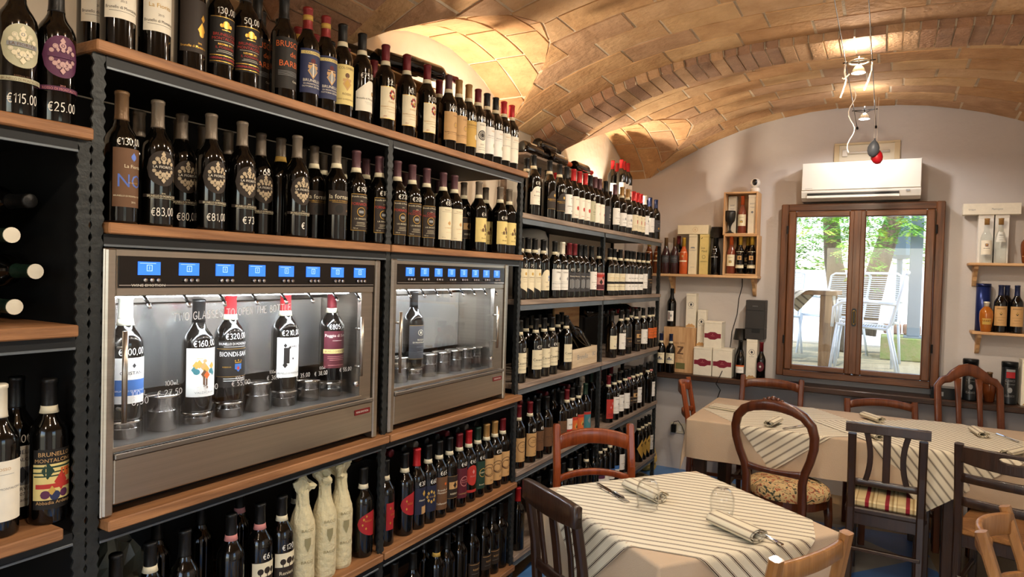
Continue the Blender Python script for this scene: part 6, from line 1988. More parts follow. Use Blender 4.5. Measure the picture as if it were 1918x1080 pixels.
# ribbons and balloons left over from a party
rib_m = mat('paper_ribbon', '#efe7da', 0.5)
rp = MB()
rp.tube([(-0.222, 3.93, 2.76), (-0.224, 3.92, 2.70), (-0.215, 3.92, 2.66), (-0.23, 3.92, 2.60), (-0.24, 3.92, 2.57)], 0.004, sq=(0.007, 0.001, (0, 1, 0)))
rp.tube([(-0.20, 3.92, 2.69), (-0.226, 3.92, 2.665), (-0.235, 3.92, 2.672)], 0.004, sq=(0.007, 0.001, (0, 1, 0)))
tag(obj('ribbon', rp, rib_m), 'short white ribbon tied to the left wire at ring lamp', 'ribbon')
rp = MB().tube([(-0.098, 3.94, 2.747), (-0.1, 3.93, 2.7), (-0.112, 3.93, 2.65), (-0.13, 3.93, 2.6)], 0.004, sq=(0.007, 0.001, (0, 1, 0)))
tag(obj('ribbon', rp, rib_m), 'short white ribbon tied to the right wire at ring lamp', 'ribbon')
pts = [(-0.205 + 0.018 * sin(i * 0.75), 4.4 + 0.012 * cos(i * 0.75), 2.742 - 0.0235 * i) for i in range(17)]
tag(obj('ribbon', MB().tube(pts, 0.004, sq=(0.005, 0.001, (0, 1, 0))), rib_m), 'long curled white ribbon hanging from the cable track', 'ribbon')


def balloon(loc, m_, label, rz):
    prof = [(0.0, -0.062), (0.014, -0.058), (0.026, -0.045), (0.033, -0.025), (0.033, -0.004), (0.027, 0.014), (0.016, 0.03), (0.006, 0.04), (0.003, 0.044), (0.006, 0.05), (0.0, 0.05)]
    t = thing('balloon', label, 'balloon', loc)
    o = obj('balloon_skin', MB().lathe(prof, 20, cap=False), m_, t, True)
    o.rotation_euler = rz
    obj('string', MB().cyl((0, 0, 0.04), (0.002, 0, 2.745 - loc[2]), 0.0012, 5), rib_m, t)


balloon((-0.09, 4.66, 2.435), mat('grey_rubber', '#4a4f57', 0.45), 'small shrivelled grey balloon hanging before air conditioner', (0.15, 0.1, 0))
balloon((-0.075, 4.7, 2.395), mat('red_rubber', '#a5101c', 0.4), 'small shrivelled red balloon hanging before air conditioner', (-0.1, -0.2, 0))
# ================================================================ tables, cloths and place settings
def stripe_mat(name, base, line_a, line_b, period, dash=False):
    """Woven cloth with groups of fine dark stripes across the U direction of its UV map (metres)."""
    mt = bpy.data.materials.new(name)
    mt.use_nodes = True
    N, L = mt.node_tree.nodes, mt.node_tree.links
    b = N['Principled BSDF']
    b.inputs['Roughness'].default_value = 0.9
    uv = N.new('ShaderNodeUVMap')
    sp = N.new('ShaderNodeSeparateXYZ')
    L.new(uv.outputs[0], sp.inputs[0])
    dv = N.new('ShaderNodeMath')
    dv.operation = 'DIVIDE'
    dv.inputs[1].default_value = period
    L.new(sp.outputs['Y'], dv.inputs[0])
    fr_ = N.new('ShaderNodeMath')
    fr_.operation = 'FRACT'
    L.new(dv.outputs[0], fr_.inputs[0])
    cr = N.new('ShaderNodeValToRGB')
    cr.color_ramp.interpolation = 'CONSTANT'
    e = cr.color_ramp.elements
    base, la, lb_ = lin(base), lin(line_a), lin(line_b)
    e[0].position = 0.0
    e[0].color = (*base, 1)
    e[1].position = 0.36
    e[1].color = (*la, 1)
    for p, c in ((0.40, base), (0.46, lb_), (0.56, base), (0.62, la), (0.66, base)):
        q = e.new(p)
        q.color = (*c, 1)
    L.new(fr_.outputs[0], cr.inputs[0])
    wv = N.new('ShaderNodeTexNoise')
    wv.inputs['Scale'].default_value = 350
    L.new(uv.outputs[0], wv.inputs['Vector'])
    mx = N.new('ShaderNodeMixRGB')
    mx.blend_type = 'MULTIPLY'
    mx.inputs['Fac'].default_value = 0.25
    L.new(cr.outputs[0], mx.inputs['Color1'])
    L.new(wv.outputs['Fac'], mx.inputs['Color2'])
    L.new(mx.outputs[0], b.inputs['Base Color'])
    bp = N.new('ShaderNodeBump')
    bp.inputs['Strength'].default_value = 0.2
    bp.inputs['Distance'].default_value = 0.002
    L.new(wv.outputs['Fac'], bp.inputs['Height'])
    L.new(bp.outputs[0], b.inputs['Normal'])
    return mt


stripe = stripe_mat('striped_cloth', '#e3dac2', '#4a3126', '#3c261d', 0.037)
stripe_n = stripe_mat('striped_napkin', '#e2d8bd', '#5a3b2a', '#4a2e20', 0.03)
cloth_b = mat('beige_tablecloth', '#bfa98f', 0.95, noise=0.10, nscale=3, bump=0.15, bscale=250)
table_wood = wood('table_wood', '#26150d', '#412818', 0.4, 'z', 5, coat=0.2)


def uv_mesh(name, v, f, uvs, m_, smooth=True):
    me = bpy.data.meshes.new(name)
    me.from_pydata(v, [], f)
    ul = me.uv_layers.new(name='UVMap')
    for li, lp in enumerate(me.loops):
        ul.data[li].uv = uvs[lp.vertex_index]
    me.materials.append(m_)
    if smooth:
        me.polygons.foreach_set('use_smooth', [True] * len(f))
    me.update()
    return me


def drape_point(px, py, hx, hy, top, r=0.012, flare=0.06):
    """Where a flat cloth point (px, py) ends up when laid over a table top of half sizes hx, hy."""
    ex, ey = max(0.0, abs(px) - hx), max(0.0, abs(py) - hy)
    sx, sy = (1 if px > 0 else -1), (1 if py > 0 else -1)
    d = sqrt(ex * ex + ey * ey)
    if d <= 0:
        return px, py, top
    if d < r * 1.57:
        a = d / r
        out, drop = r * sin(a), r * (1 - cos(a))
    else:
        out, drop = r + (d - r * 1.57) * flare, r + (d - r * 1.57)
    nx, ny = ex / d, ey / d
    return (min(abs(px), hx) + out * nx) * sx, (min(abs(py), hy) + out * ny) * sy, top - drop


def base_cloth(name, label, cx, cy_, hx, hy, rot, top, drop, seed):
    rnd = random.Random(seed)
    def ticks(h):
        inner = [-h + 2 * h * i / max(2, int(h / 0.03)) for i in range(max(2, int(h / 0.03)) + 1)]
        outer = [h + 0.005, h + 0.010, h + 0.015, h + 0.019] + [h + 0.019 + (drop - 0.019) * i / 9 for i in range(1, 10)]
        return [-q for q in reversed(outer)] + inner + outer
    X_, Y_ = ticks(hx), ticks(hy)
    nx, ny = len(X_) - 1, len(Y_) - 1
    v, f = [], []
    p1, p2 = rnd.uniform(0, 6), rnd.uniform(0, 6)
    for j in range(ny + 1):
        for i in range(nx + 1):
            px, py = X_[i], Y_[j]
            x, y, z = drape_point(px, py, hx, hy, top, 0.012, 0.10)
            k = min(1, max(0, (top - z - 0.02) / drop))
            s = 0.012 * k * (sin(px * 19 + p1) if abs(py) > hy else sin(py * 17 + p2))
            if abs(py) > hy:
                y += s * (1 if py > 0 else -1)
            elif abs(px) > hx:
                x += s * (1 if px > 0 else -1)
            v.append((x, y, z))
    for j in range(ny):
        for i in range(nx):
            a = j * (nx + 1) + i
            f.append((a, a + 1, a + nx + 2, a + nx + 1))
    me = bpy.data.meshes.new(name)
    me.from_pydata(v, [], f)
    me.materials.append(cloth_b)
    me.polygons.foreach_set('use_smooth', [True] * len(f))
    o = obj(name, me, None, None, False, (cx, cy_, 0), (0, 0, rot))
    return tag(o, label, 'tablecloth', 'beige tablecloths')


def overlay(label, tcx, tcy, hx, hy, trot, top, ocx, ocy, side, orot):
    """Striped square cloth laid askew on a table; drapes where it passes the edge."""
    n = int(side / 0.018)
    v, f, uv = [], [], []
    c, s = cos(orot), sin(orot)
    ct, st = cos(-trot), sin(-trot)
    for j in range(n + 1):
        for i in range(n + 1):
            a, b = -side / 2 + side * i / n, -side / 2 + side * j / n
            wx, wy = ocx + a * c - b * s - tcx, ocy + a * s + b * c - tcy
            px, py = wx * ct - wy * st, wx * st + wy * ct
            x, y, z = drape_point(px, py, hx, hy, top, 0.015, 0.10)
            k = min(1, max(0, (top - z) / 0.2))
            w_ = 0.006 * k * sin(px * 16 + py * 11)
            if abs(py) > hy:
                y += w_ * (1 if py > 0 else -1)
            elif abs(px) > hx:
                x += w_ * (1 if px > 0 else -1)
            z += 0.0006 * sin(a * 31) * sin(b * 27) if k == 0 else 0
            v.append((x, y, z))
            uv.append((a, b))
    for j in range(n):
        for i in range(n):
            q = j * (n + 1) + i
            f.append((q, q + 1, q + n + 2, q + n + 1))
    me = uv_mesh('striped_overlay', v, f, uv, stripe)
    o = obj('striped_overlay', me, None, None, False, (tcx, tcy, 0), (0, 0, trot))
    return tag(o, label, 'tablecloth', 'striped overlay cloths')


def table(label, cx, cy_, hx, hy, rot, top):
    t = thing('dining_table', label, 'table', (cx, cy_, 0), rot, 'dining tables')
    obj('table_top', MB().box(-hx, hx, -hy, hy, top - 0.03, top, 0.004), table_wood, t)
    obj('apron', MB().box(-hx + 0.04, hx - 0.04, -hy + 0.04, -hy + 0.06, top - 0.12, top - 0.03).box(-hx + 0.04, hx - 0.04, hy - 0.06, hy - 0.04, top - 0.12, top - 0.03), table_wood, t)
    for sx in (-1, 1):
        for sy in (-1, 1):
            x, y = sx * (hx - 0.06), sy * (hy - 0.06)
            obj('leg', MB().box(x - 0.035, x + 0.035, y - 0.035, y + 0.035, 0, top - 0.03, 0.005), table_wood, t)
    return t


TOP = 0.745
NT = (-0.63, 2.475, 0.365, 0.365, radians(53))
table('square dining table in the foreground', *NT, TOP)
base_cloth('tablecloth', 'beige cloth on the foreground table', *NT[:2], 0.37, 0.37, NT[4], TOP + 0.0015, 0.27, 3)
overlay('striped cloth covering the foreground table', *NT[:2], 0.374, 0.374, NT[4], TOP + 0.003, -0.65, 2.505, 0.93, radians(8))
FT = (-0.37, 4.53, 0.645, 0.425, 0.0)
table('long dining table by the window, half nearest the wine rack', *FT, TOP)
FT2 = (0.83, 4.53, 0.55, 0.425, 0.0)
table('long dining table by the window, half under arched chair', *FT2, TOP)
base_cloth('tablecloth', 'long beige cloth hanging over the table by the window', 0.18, 4.53, 1.2, 0.43, 0.0, TOP + 0.0015, 0.235, 5)
overlay('striped cloth near the balloon-back chair', 0.18, 4.53, 1.204, 0.434, 0.0, TOP + 0.003, -0.467, 4.41, 0.80, radians(38))
overlay('striped cloth draped behind the plaid-seat chair', 0.18, 4.53, 1.204, 0.434, 0.0, TOP + 0.0045, 0.295, 4.412, 0.93, radians(128))


def napkin(x, y, z, rot, label, ln=0.17, w_=0.062, hgt=0.034):
    """Striped napkin rolled flat, its spiral showing at the end."""
    n, tt = 44, []
    v, f, uv = [], [], []
    t_ = 0.004
    for i in range(n + 1):
        a = 2 * pi * 2.2 * i / n
        k = 1 - 0.62 * i / n
        tt.append((w_ / 2 * k * cos(a) * (1 if True else 0), hgt / 2 * k * sin(a) + hgt / 2))
    m_ = 12
    for j in range(m_ + 1):
        yy = -ln / 2 + ln * j / m_
        for i, (a, b) in enumerate(tt):
            v.append((a, yy, b))
            uv.append((yy, i * 0.0105))
    for j in range(m_):
        for i in range(n):
            q = j * (n + 1) + i
            f.append((q, q + 1, q + n + 2, q + n + 1))
    o = obj('napkin', uv_mesh('napkin', v, f, uv, stripe_n), None, None, False, (x, y, z), (0, 0, rot))
    md = o.modifiers.new('thickness', 'SOLIDIFY')
    md.thickness = 0.0028
    return tag(o, label, 'napkin', 'rolled striped napkins')


def cutlery(x, y, z, rot, kind, label):
    t = thing(kind, label, 'cutlery', (x, y, z), rot, 'table cutlery')
    mb = MB().plate(10, lambda u: (-0.1 + 0.1 * u, 0), lambda u: -0.004 - 0.002 * (1 - u), lambda u: 0.004 + 0.002 * (1 - u), 0.003, Matrix(((1, 0, 0, 0), (0, 0, 1, 0), (0, -1, 0, 0.003), (0, 0, 0, 1))))
    obj('handle', mb, chrome, t)
    if kind == 'table_knife':
        mb = MB().plate(10, lambda u: (0.1 * u, 0), lambda u: -0.005, lambda u: 0.004 + 0.004 * sin(pi * min(1, u * 0.9)) - 0.006 * max(0, u - 0.8) * 5, 0.0015, Matrix(((1, 0, 0, 0), (0, 0, 1, 0), (0, -1, 0, 0.003), (0, 0, 0, 1))))
        obj('blade', mb, chrome, t)
    else:
        mb = MB().box(0, 0.05, -0.006, 0.006, 0.002, 0.004).box(0.045, 0.055, -0.011, 0.011, 0.002, 0.004)
        obj('neck', mb, chrome, t)
        for k in range(4):
            obj('tine', MB().box(0.055, 0.1, -0.011 + k * 0.0063, -0.0078 + k * 0.0063, 0.002, 0.004), chrome, t)
    return t


tg_m = pane_mat('tumbler_glass', (0.985, 0.988, 0.988), 0.02, 0.02)


def tumbler(x, y, z, label):
    prof = [(0.037, 0.0), (0.0415, 0.03), (0.043, 0.055), (0.0415, 0.075), (0.035, 0.092), (0.024, 0.104), (0.0, 0.105)]
    o = obj('drinking_glass', MB().lathe(prof, 30, cap=False), tg_m, None, True, (x, y, z))
    md = o.modifiers.new('thickness', 'SOLIDIFY')
    md.thickness = 0.003
    return tag(o, label, 'glass', 'upturned tumblers')


ZC = TOP + 0.0045
napkin(-0.79, 2.53, ZC, radians(58), 'rolled striped napkin beside the rear tumbler', 0.19, 0.08, 0.042)
napkin(-0.41, 2.33, ZC, radians(58), 'rolled striped napkin at front right of foreground table', 0.19, 0.085, 0.045)
cutlery(-0.92, 2.505, ZC, radians(-36), 'table_knife', 'steel knife left of the rear napkin')
cutlery(-0.9, 2.475, ZC, radians(-36), 'table_fork', 'steel fork left of the rear napkin')
cutlery(-0.335, 2.37, ZC, radians(140), 'table_knife', 'steel knife right of the front napkin')
tumbler(-0.735, 2.4, ZC, 'upturned clear tumbler by the rear napkin')
tumbler(-0.48, 2.455, ZC, 'upturned clear tumbler at centre of foreground table')
ZD = TOP + 0.007
napkin(-0.547, 4.21, ZD, radians(-10), 'rolled napkin framed by the balloon-back chair')
cutlery(-0.43, 4.2, ZD, radians(60), 'table_knife', 'knife framed by the balloon-back chair')
napkin(-0.04, 4.74, ZD, radians(35), 'rolled napkin at the window side of long table')
napkin(0.5, 4.66, ZD, radians(10), 'rolled napkin before the arched chair')
cutlery(0.63, 4.66, ZD, radians(115), 'table_knife', 'knife beside the napkin before the arched chair')
napkin(-0.02, 4.22, ZD, radians(20), 'rolled napkin behind the plaid-seat chair')
napkin(0.6, 4.2, ZD, radians(-30), 'rolled napkin seen through the handle hole')
tag(obj('folded_napkin', uv_mesh('folded_napkin', [(-0.11, -0.05, 0), (0.11, -0.05, 0), (0.11, 0.05, 0), (-0.11, 0.05, 0), (-0.11, -0.05, 0.012), (0.11, -0.05, 0.012), (0.11, 0.05, 0.018), (-0.11, 0.05, 0.018)],
                                   [(3, 2, 1, 0), (4, 5, 6, 7), (0, 1, 5, 4), (1, 2, 6, 5), (2, 3, 7, 6), (3, 0, 4, 7)],
                                   [(-.11, 0), (.11, 0), (.11, .1), (-.11, .1), (-.11, .015), (.11, .015), (.11, .115), (-.11, .115)], stripe_n, False), None, None, False, (-0.87, 4.53, ZD), (0, 0, radians(-12))),
    'flat folded striped napkin at left end of long table', 'napkin')

# ================================================================ chairs
w_orange = wood('chair_orange_brown', '#6e2f12', '#9a4c22', 0.3, 'z', 4, coat=0.4)
w_dark = wood('chair_dark', '#1f110b', '#35201597'[:7], 0.35, 'z', 4, coat=0.3)
w_light = wood('chair_light_beech', '#80542c', '#ab7a46', 0.35, 'z', 4, coat=0.3)
w_walnut = wood('chair_walnut', '#3c1c0f', '#5f3019', 0.28, 'z', 4, coat=0.4)
w_mid = wood('chair_mid_brown', '#4b2413', '#753f22', 0.32, 'z', 4, coat=0.3)
rush = mat('rush_seat', '#a5733f', 0.85, col2='#6e4524', nscale=12, stretch=(2, 30, 2), bump=0.5, bscale=40)


def plaid_mat():
    mt = bpy.data.materials.new('plaid_cushion')
    mt.use_nodes = True
    N, L = mt.node_tree.nodes, mt.node_tree.links
    b = N['Principled BSDF']
    b.inputs['Roughness'].default_value = 0.9
    tc = N.new('ShaderNodeTexCoord')
    sp = N.new('ShaderNodeSeparateXYZ')
    L.new(tc.outputs['Object'], sp.inputs[0])
    a = N.new('ShaderNodeMath')
    a.operation = 'MULTIPLY_ADD'
    a.inputs[1].default_value = 11.0
    a.inputs[2].default_value = 0.3
    L.new(sp.outputs['X'], a.inputs[0])
    fr_ = N.new('ShaderNodeMath')
    fr_.operation = 'FRACT'
    L.new(a.outputs[0], fr_.inputs[0])
    cr = N.new('ShaderNodeValToRGB')
    cr.color_ramp.interpolation = 'CONSTANT'
    e = cr.color_ramp.elements
    e[0].color = (*lin('#cdb98a'), 1)
    e[1].position = 0.3
    e[1].color = (*lin('#8b1626'), 1)
    for p, c in ((0.5, '#cdb98a'), (0.62, '#a58a5c'), (0.72, '#d8c79a'), (0.85, '#a58a5c'), (0.9, '#cdb98a')):
        q = e.new(p)
        q.color = (*lin(c), 1)
    L.new(fr_.outputs[0], cr.inputs[0])
    L.new(cr.outputs[0], b.inputs['Base Color'])
    return mt


def tapestry_mat():
    mt = bpy.data.materials.new('floral_tapestry')
    mt.use_nodes = True
    N, L = mt.node_tree.nodes, mt.node_tree.links
    b = N['Principled BSDF']
    b.inputs['Roughness'].default_value = 0.9
    tc = N.new('ShaderNodeTexCoord')
    n1 = N.new('ShaderNodeTexNoise')
    n1.inputs['Scale'].default_value = 22
    n1.inputs['Detail'].default_value = 3
    n1.inputs['Distortion'].default_value = 1.6
    L.new(tc.outputs['Object'], n1.inputs['Vector'])
    cr = N.new('ShaderNodeValToRGB')
    cr.color_ramp.interpolation = 'CONSTANT'
    e = cr.color_ramp.elements
    e[0].color = (*lin('#3b3f30'), 1)
    e[1].position = 0.40
    e[1].color = (*lin('#c9ad7c'), 1)
    for p, c in ((0.57, '#b0603f'), (0.62, '#8a4a38'), (0.66, '#4a5540'), (0.71, '#c9ad7c')):
        q = e.new(p)
        q.color = (*lin(c), 1)
    L.new(n1.outputs['Fac'], cr.inputs[0])
    L.new(cr.outputs[0], b.inputs['Base Color'])
    return mt


def chair_root(label, mid, facing, group=None):
    """mid: plan position of the middle of the back at seat height; facing: direction the sitter looks (degrees)."""
    a = radians(facing)
    return thing('dining_chair', label, 'chair', (mid[0] + cos(a) * 0.19, mid[1] + sin(a) * 0.19, 0), a - pi / 2, group)


def arch_rail(t, w_, z, h, rise, y, bow, th, m_, n=14, name='back_rail', arch_lo=None):
    """Back rail between the posts: bowed in plan (bow) and arched (rise)."""
    rl = rise if arch_lo is None else arch_lo
    mb = MB().plate(n, lambda u: (-w_ / 2 + w_ * u, y - bow * (1 - (2 * u - 1) ** 2)), lambda u: z - h / 2 + rl * (1 - (2 * u - 1) ** 2), lambda u: z + h / 2 + rise * (1 - (2 * u - 1) ** 2), th)
    return obj(name, mb, m_, t, True)


def legs_and_seat(t, w_, d, m_, seat_m, seat_h=0.45, leg=0.034, post=True, stretch=True, seat_name='seat'):
    yb, yf = -0.19, d - 0.19
    for s_ in (-1, 1):
        obj('leg', MB().beam((s_ * (w_ / 2 + 0.005), yf - 0.02, 0), (s_ * (w_ / 2 - 0.0), yf - 0.02, seat_h - 0.012), leg, leg, (0, 1, 0)), m_, t)
    ap = MB().box(-w_ / 2, w_ / 2, yf - 0.03, yf - 0.01, seat_h - 0.07, seat_h - 0.012, 0.002).box(-w_ / 2, w_ / 2, yb + 0.005, yb + 0.025, seat_h - 0.07, seat_h - 0.012, 0.002)
    for s_ in (-1, 1):
        ap.box(s_ * w_ / 2 - 0.011, s_ * w_ / 2 + 0.011, yb, yf - 0.02, seat_h - 0.07, seat_h - 0.012, 0.002)
    obj('seat_frame', ap, m_, t)
    st = MB().box(-w_ / 2 - 0.022, w_ / 2 + 0.022, yb - 0.0, yf + 0.008, seat_h - 0.012, seat_h + 0.018, 0.012)
    obj(seat_name, st, seat_m, t)
    if stretch:
        for s_ in (-1, 1):
            obj('stretcher', MB().beam((s_ * w_ / 2, yb - 0.01, 0.2), (s_ * w_ / 2, yf - 0.02, 0.2), 0.018, 0.024, (0, 0, 1)), m_, t)
        obj('stretcher', MB().beam((-w_ / 2, yb - 0.012, 0.24), (w_ / 2, yb - 0.012, 0.24), 0.024, 0.018, (0, 0, 1)), m_, t)
        obj('stretcher', MB().beam((-w_ / 2, yf - 0.02, 0.26), (w_ / 2, yf - 0.02, 0.26), 0.024, 0.018, (0, 0, 1)), m_, t)


def back_post(t, x, h, m_, w_=0.034, d=0.03, lean=0.06, round_top=True, y0=-0.19):
    pts = [(x, y0 - 0.02, 0), (x, y0 - 0.004, 0.25), (x, y0, 0.45), (x, y0 - lean * 0.35, 0.45 + (h - 0.45) * 0.5), (x, y0 - lean, h - 0.012)]
    ws = [w_ * 0.85, w_, w_, w_, w_]
    if round_top:
        pts += [(x, y0 - lean * 1.02, h - 0.004), (x, y0 - lean * 1.03, h)]
        ws += [w_ * 0.85, w_ * 0.5]
    mb = MB().tube(pts, 0.01, sq=(ws, d, (0, 1, 0)))
    return obj('back_post', mb, m_, t)


def ladder_chair(label, mid, facing, w_, h, m_, seat_m, rails, lean=0.06, bow=0.03, post_w=0.036, group=None, round_top=True, d=0.40, arch_lo=None):
    t = chair_root(label, mid, facing, group)
    for s_ in (-1, 1):
        back_post(t, s_ * w_ / 2, h, m_, post_w, 0.032, lean, round_top)
    for z, hh, rise in rails:
        y = -0.19 - lean * ((z - 0.45) / (h - 0.45)) ** 1.4
        arch_rail(t, w_ - 0.02, z, hh, rise, y, bow, 0.02, m_, arch_lo=arch_lo)
    legs_and_seat(t, w_ - 0.01, d, m_, seat_m)
    return t


# orange-brown ladder back behind the foreground table
ladder_chair('glossy orange-brown ladder-back chair behind the foreground table', (-1.205, 3.06), -53.7, 0.375, 0.865, w_orange, w_orange,
             [(0.775, 0.075, 0.028), (0.605, 0.032, 0.026)], group='ladder-back chairs')
# light chair at the front right of the foreground table
ladder_chair('light beech chair at the near right of the foreground table', (-0.2, 2.156), 154.6, 0.37, 0.845, w_light, w_light,
             [(0.785, 0.055, 0.004), (0.62, 0.045, 0.004)], lean=0.05, bow=0.022, post_w=0.042, round_top=False, group='light beech chairs')
ladder_chair('light beech chair cut by the right picture edge', (0.43, 2.7), -16.8, 0.36, 0.845, w_light, w_light,
             [(0.78, 0.075, 0.004), (0.6, 0.055, 0.004)], lean=0.09, bow=0.055, post_w=0.04, round_top=False, group='light beech chairs')
# along the window side of the long table
ladder_chair('brown ladder-back chair with its back to the white cartons', (-0.695, 5.13), -90, 0.40, 0.9, w_mid, w_mid,
             [(0.835, 0.058, 0.022), (0.69, 0.04, 0.02)], group='ladder-back chairs')
ladder_chair('low brown chair with its back to the window ledge', (0.018, 5.05), -74, 0.41, 0.835, w_mid, w_mid,
             [(0.785, 0.05, 0.022), (0.66, 0.04, 0.02)], group='ladder-back chairs', round_top=False)
ladder_chair('orange-brown chair at the head of long table', (-1.14, 4.72), 8, 0.34, 0.885, w_orange, rush,
             [(0.83, 0.07, 0.02), (0.66, 0.035, 0.015)], bow=0.05, group='ladder-back chairs')

# dark chair with upright slats on the left of the foreground table
t = chair_root('dark slat-back chair at the left of the foreground table', (-0.948, 2.115), 58.2, 'slat-back chairs')
w_ = 0.335
for s_ in (-1, 1):
    back_post(t, s_ * (w_ / 2 - 0.018), 0.83, w_dark, 0.036, 0.03, 0.05, False)
mb = MB().plate(14, lambda u: (-w_ / 2 + w_ * u, -0.243 - 0.012 * (1 - (2 * u - 1) ** 2)), lambda u: 0.785 - 0.004 * (1 - (2 * u - 1) ** 2), lambda u: 0.865 - 0.01 * abs(2 * u - 1) ** 3, 0.03)
obj('top_rail', mb, w_dark, t, True)
arch_rail(t, w_ - 0.05, 0.55, 0.04, 0.0, -0.2, 0.006, 0.02, w_dark, name='lower_rail')
for x, sw in ((-0.085, 0.024), (0.0, 0.04), (0.085, 0.024)):
    obj('slat', MB().tube([(x, -0.202, 0.57), (x * 1.06, -0.214, 0.66), (x * 1.02, -0.235, 0.79)], 0.01, sq=(sw, 0.012, (0, 1, 0))), w_dark, t)
legs_and_seat(t, w_ - 0.03, 0.40, w_dark, w_dark)

# dark chair with curved slats and a plaid cushion
t = chair_root('dark chair with curved slats and plaid seat', (0.04, 3.87), 88, 'slat-back chairs')
w_ = 0.35
for s_ in (-1, 1):
    back_post(t, s_ * (w_ / 2 - 0.02), 0.85, w_dark, 0.038, 0.03, 0.05, False)
mb = MB().plate(8, lambda u: (-w_ / 2 - 0.01 + (w_ + 0.02) * u, -0.245), lambda u: 0.848, lambda u: 0.895, 0.034)
obj('top_rail', mb, w_dark, t)
arch_rail(t, w_ - 0.06, 0.585, 0.034, 0.0, -0.2, 0.0, 0.02, w_dark, name='lower_rail')
for x, k in ((-0.075, 0.03), (0.0, 0.0), (0.075, -0.03)):
    obj('slat', MB().tube([(x + k * 0.6 * (1 - 4 * (u - 0.5) ** 2) - k * 0.5, -0.204 - 0.04 * u, 0.6 + 0.25 * u) for u in [i / 8 for i in range(9)]], 0.01, sq=(0.026 if k else 0.034, 0.012, (0, 1, 0))), w_dark, t)
legs_and_seat(t, w_ - 0.03, 0.40, w_dark, w_dark, 0.43)
obj('plaid_cushion', MB().box(-0.165, 0.165, -0.17, 0.2, 0.4485, 0.485, 0.014), plaid_mat(), t)

# dark ladder-back with a hand hole and rush seat
t = chair_root('dark ladder-back chair with hand hole and rush seat', (0.543, 3.71), 75, 'ladder-back chairs')
w_ = 0.42
for s_ in (-1, 1):
    back_post(t, s_ * w_ / 2, 0.885, w_dark, 0.036, 0.034, 0.05, False)
fxy = lambda u: (-w_ / 2 + 0.01 + (w_ - 0.02) * u, -0.236 - 0.025 * (1 - (2 * u - 1) ** 2))
zl, zh = (lambda u: 0.79 - 0.018 * (1 - (2 * u - 1) ** 2)), (lambda u: 0.865)
hl, hh = 0.36, 0.64
sub = lambda a, b, lo, hi, n=6: MB().plate(n, lambda u: fxy(a + (b - a) * u), lambda u: lo(a + (b - a) * u), lambda u: hi(a + (b - a) * u), 0.022)
tr = MB()
hz0 = lambda u: 0.835 - 0.014 * sqrt(max(0, 1 - ((u - 0.5) / 0.14) ** 2))
hz1 = lambda u: 0.835 + 0.012 * sqrt(max(0, 1 - ((u - 0.5) / 0.14) ** 2))
for q in (sub(0, hl, zl, zh), sub(hh, 1, zl, zh), sub(hl, hh, zl, hz0, 12), sub(hl, hh, hz1, zh, 12)):
    tr.add(q.v, q.f)
obj('top_rail', tr, w_dark, t)
arch_rail(t, w_ - 0.02, 0.715, 0.042, 0.0, -0.222, 0.022, 0.018, w_dark)
arch_rail(t, w_ - 0.02, 0.6, 0.042, 0.0, -0.205, 0.018, 0.018, w_dark)
legs_and_seat(t, w_ - 0.01, 0.42, w_dark, rush)

# balloon-back chair with carved crest and tapestry seat
t = chair_root('walnut balloon-back chair with floral tapestry seat', (-0.475, 3.8), 78)
HB = [(-0.17, -0.30, 0), (-0.16, -0.24, 0.22), (-0.148, -0.205, 0.45), (-0.146, -0.21, 0.55), (-0.158, -0.214, 0.61), (-0.185, -0.222, 0.68), (-0.203, -0.23, 0.75), (-0.206, -0.236, 0.81),
      (-0.192, -0.243, 0.865), (-0.155, -0.249, 0.908), (-0.105, -0.253, 0.932), (-0.05, -0.255, 0.945)]
HW = [0.028, 0.034, 0.042, 0.042, 0.04, 0.04, 0.042, 0.044, 0.046, 0.048, 0.052, 0.056]
FB = HB + [(0, -0.256, 0.95)] + [(-p[0], p[1], p[2]) for p in reversed(HB)]
obj('balloon_back', MB().tube(FB, 0.02, sq=(HW + [0.06] + HW[::-1], 0.032, (0, 1, 0))), w_walnut, t, True)
cm = MB()
for x, z, r in ((0, 0.968, 0.016), (-0.024, 0.965, 0.012), (0.024, 0.965, 0.012), (-0.046, 0.958, 0.010), (0.046, 0.958, 0.010), (-0.075, 0.948, 0.007), (0.075, 0.948, 0.007)):
    cm.lathe([(r * sin(pi * i / 6), -r * cos(pi * i / 6)) for i in range(7)], 10, Matrix.Translation((x, -0.256, z + 0.014)), cap=False)
obj('carved_crest', cm, w_walnut, t, True)
for s_ in (-1, 1):
    obj('front_leg', MB().tube([(s_ * 0.175, 0.22, 0), (s_ * 0.17, 0.19, 0.12), (s_ * 0.172, 0.185, 0.28), (s_ * 0.165, 0.17, 0.40)], [0.013, 0.016, 0.022, 0.026], 10), w_walnut, t, True)
arch_rail(t, 0.30, 0.598, 0.042, -0.016, -0.213, 0.0, 0.026, w_walnut, name='lower_rail', arch_lo=0.0)
seat = []
for i in range(28):
    a = 2 * pi * i / 28
    seat.append((0.215 * cos(a) * (1.0 if sin(a) > -0.2 else 0.95), 0.01 + 0.205 * sin(a)))
sm = MB().prism([(p[0] * 0.97, p[1] * 0.97) for p in seat], 0.385, 0.43)
obj('seat_frame', sm, w_walnut, t)
v, f = [], []
R_ = [(1.0, 0.4305), (1.03, 0.45), (1.0, 0.475), (0.88, 0.492), (0.6, 0.503), (0.3, 0.507)]
for k, z in R_:
    v += [(p[0] * k, p[1] * k, z) for p in seat]
for i in range(len(R_) - 1):
    for k in range(28):
        k2 = (k + 1) % 28
        f.append((i * 28 + k, i * 28 + k2, (i + 1) * 28 + k2, (i + 1) * 28 + k))
f.append(tuple(range((len(R_) - 1) * 28, len(R_) * 28)))
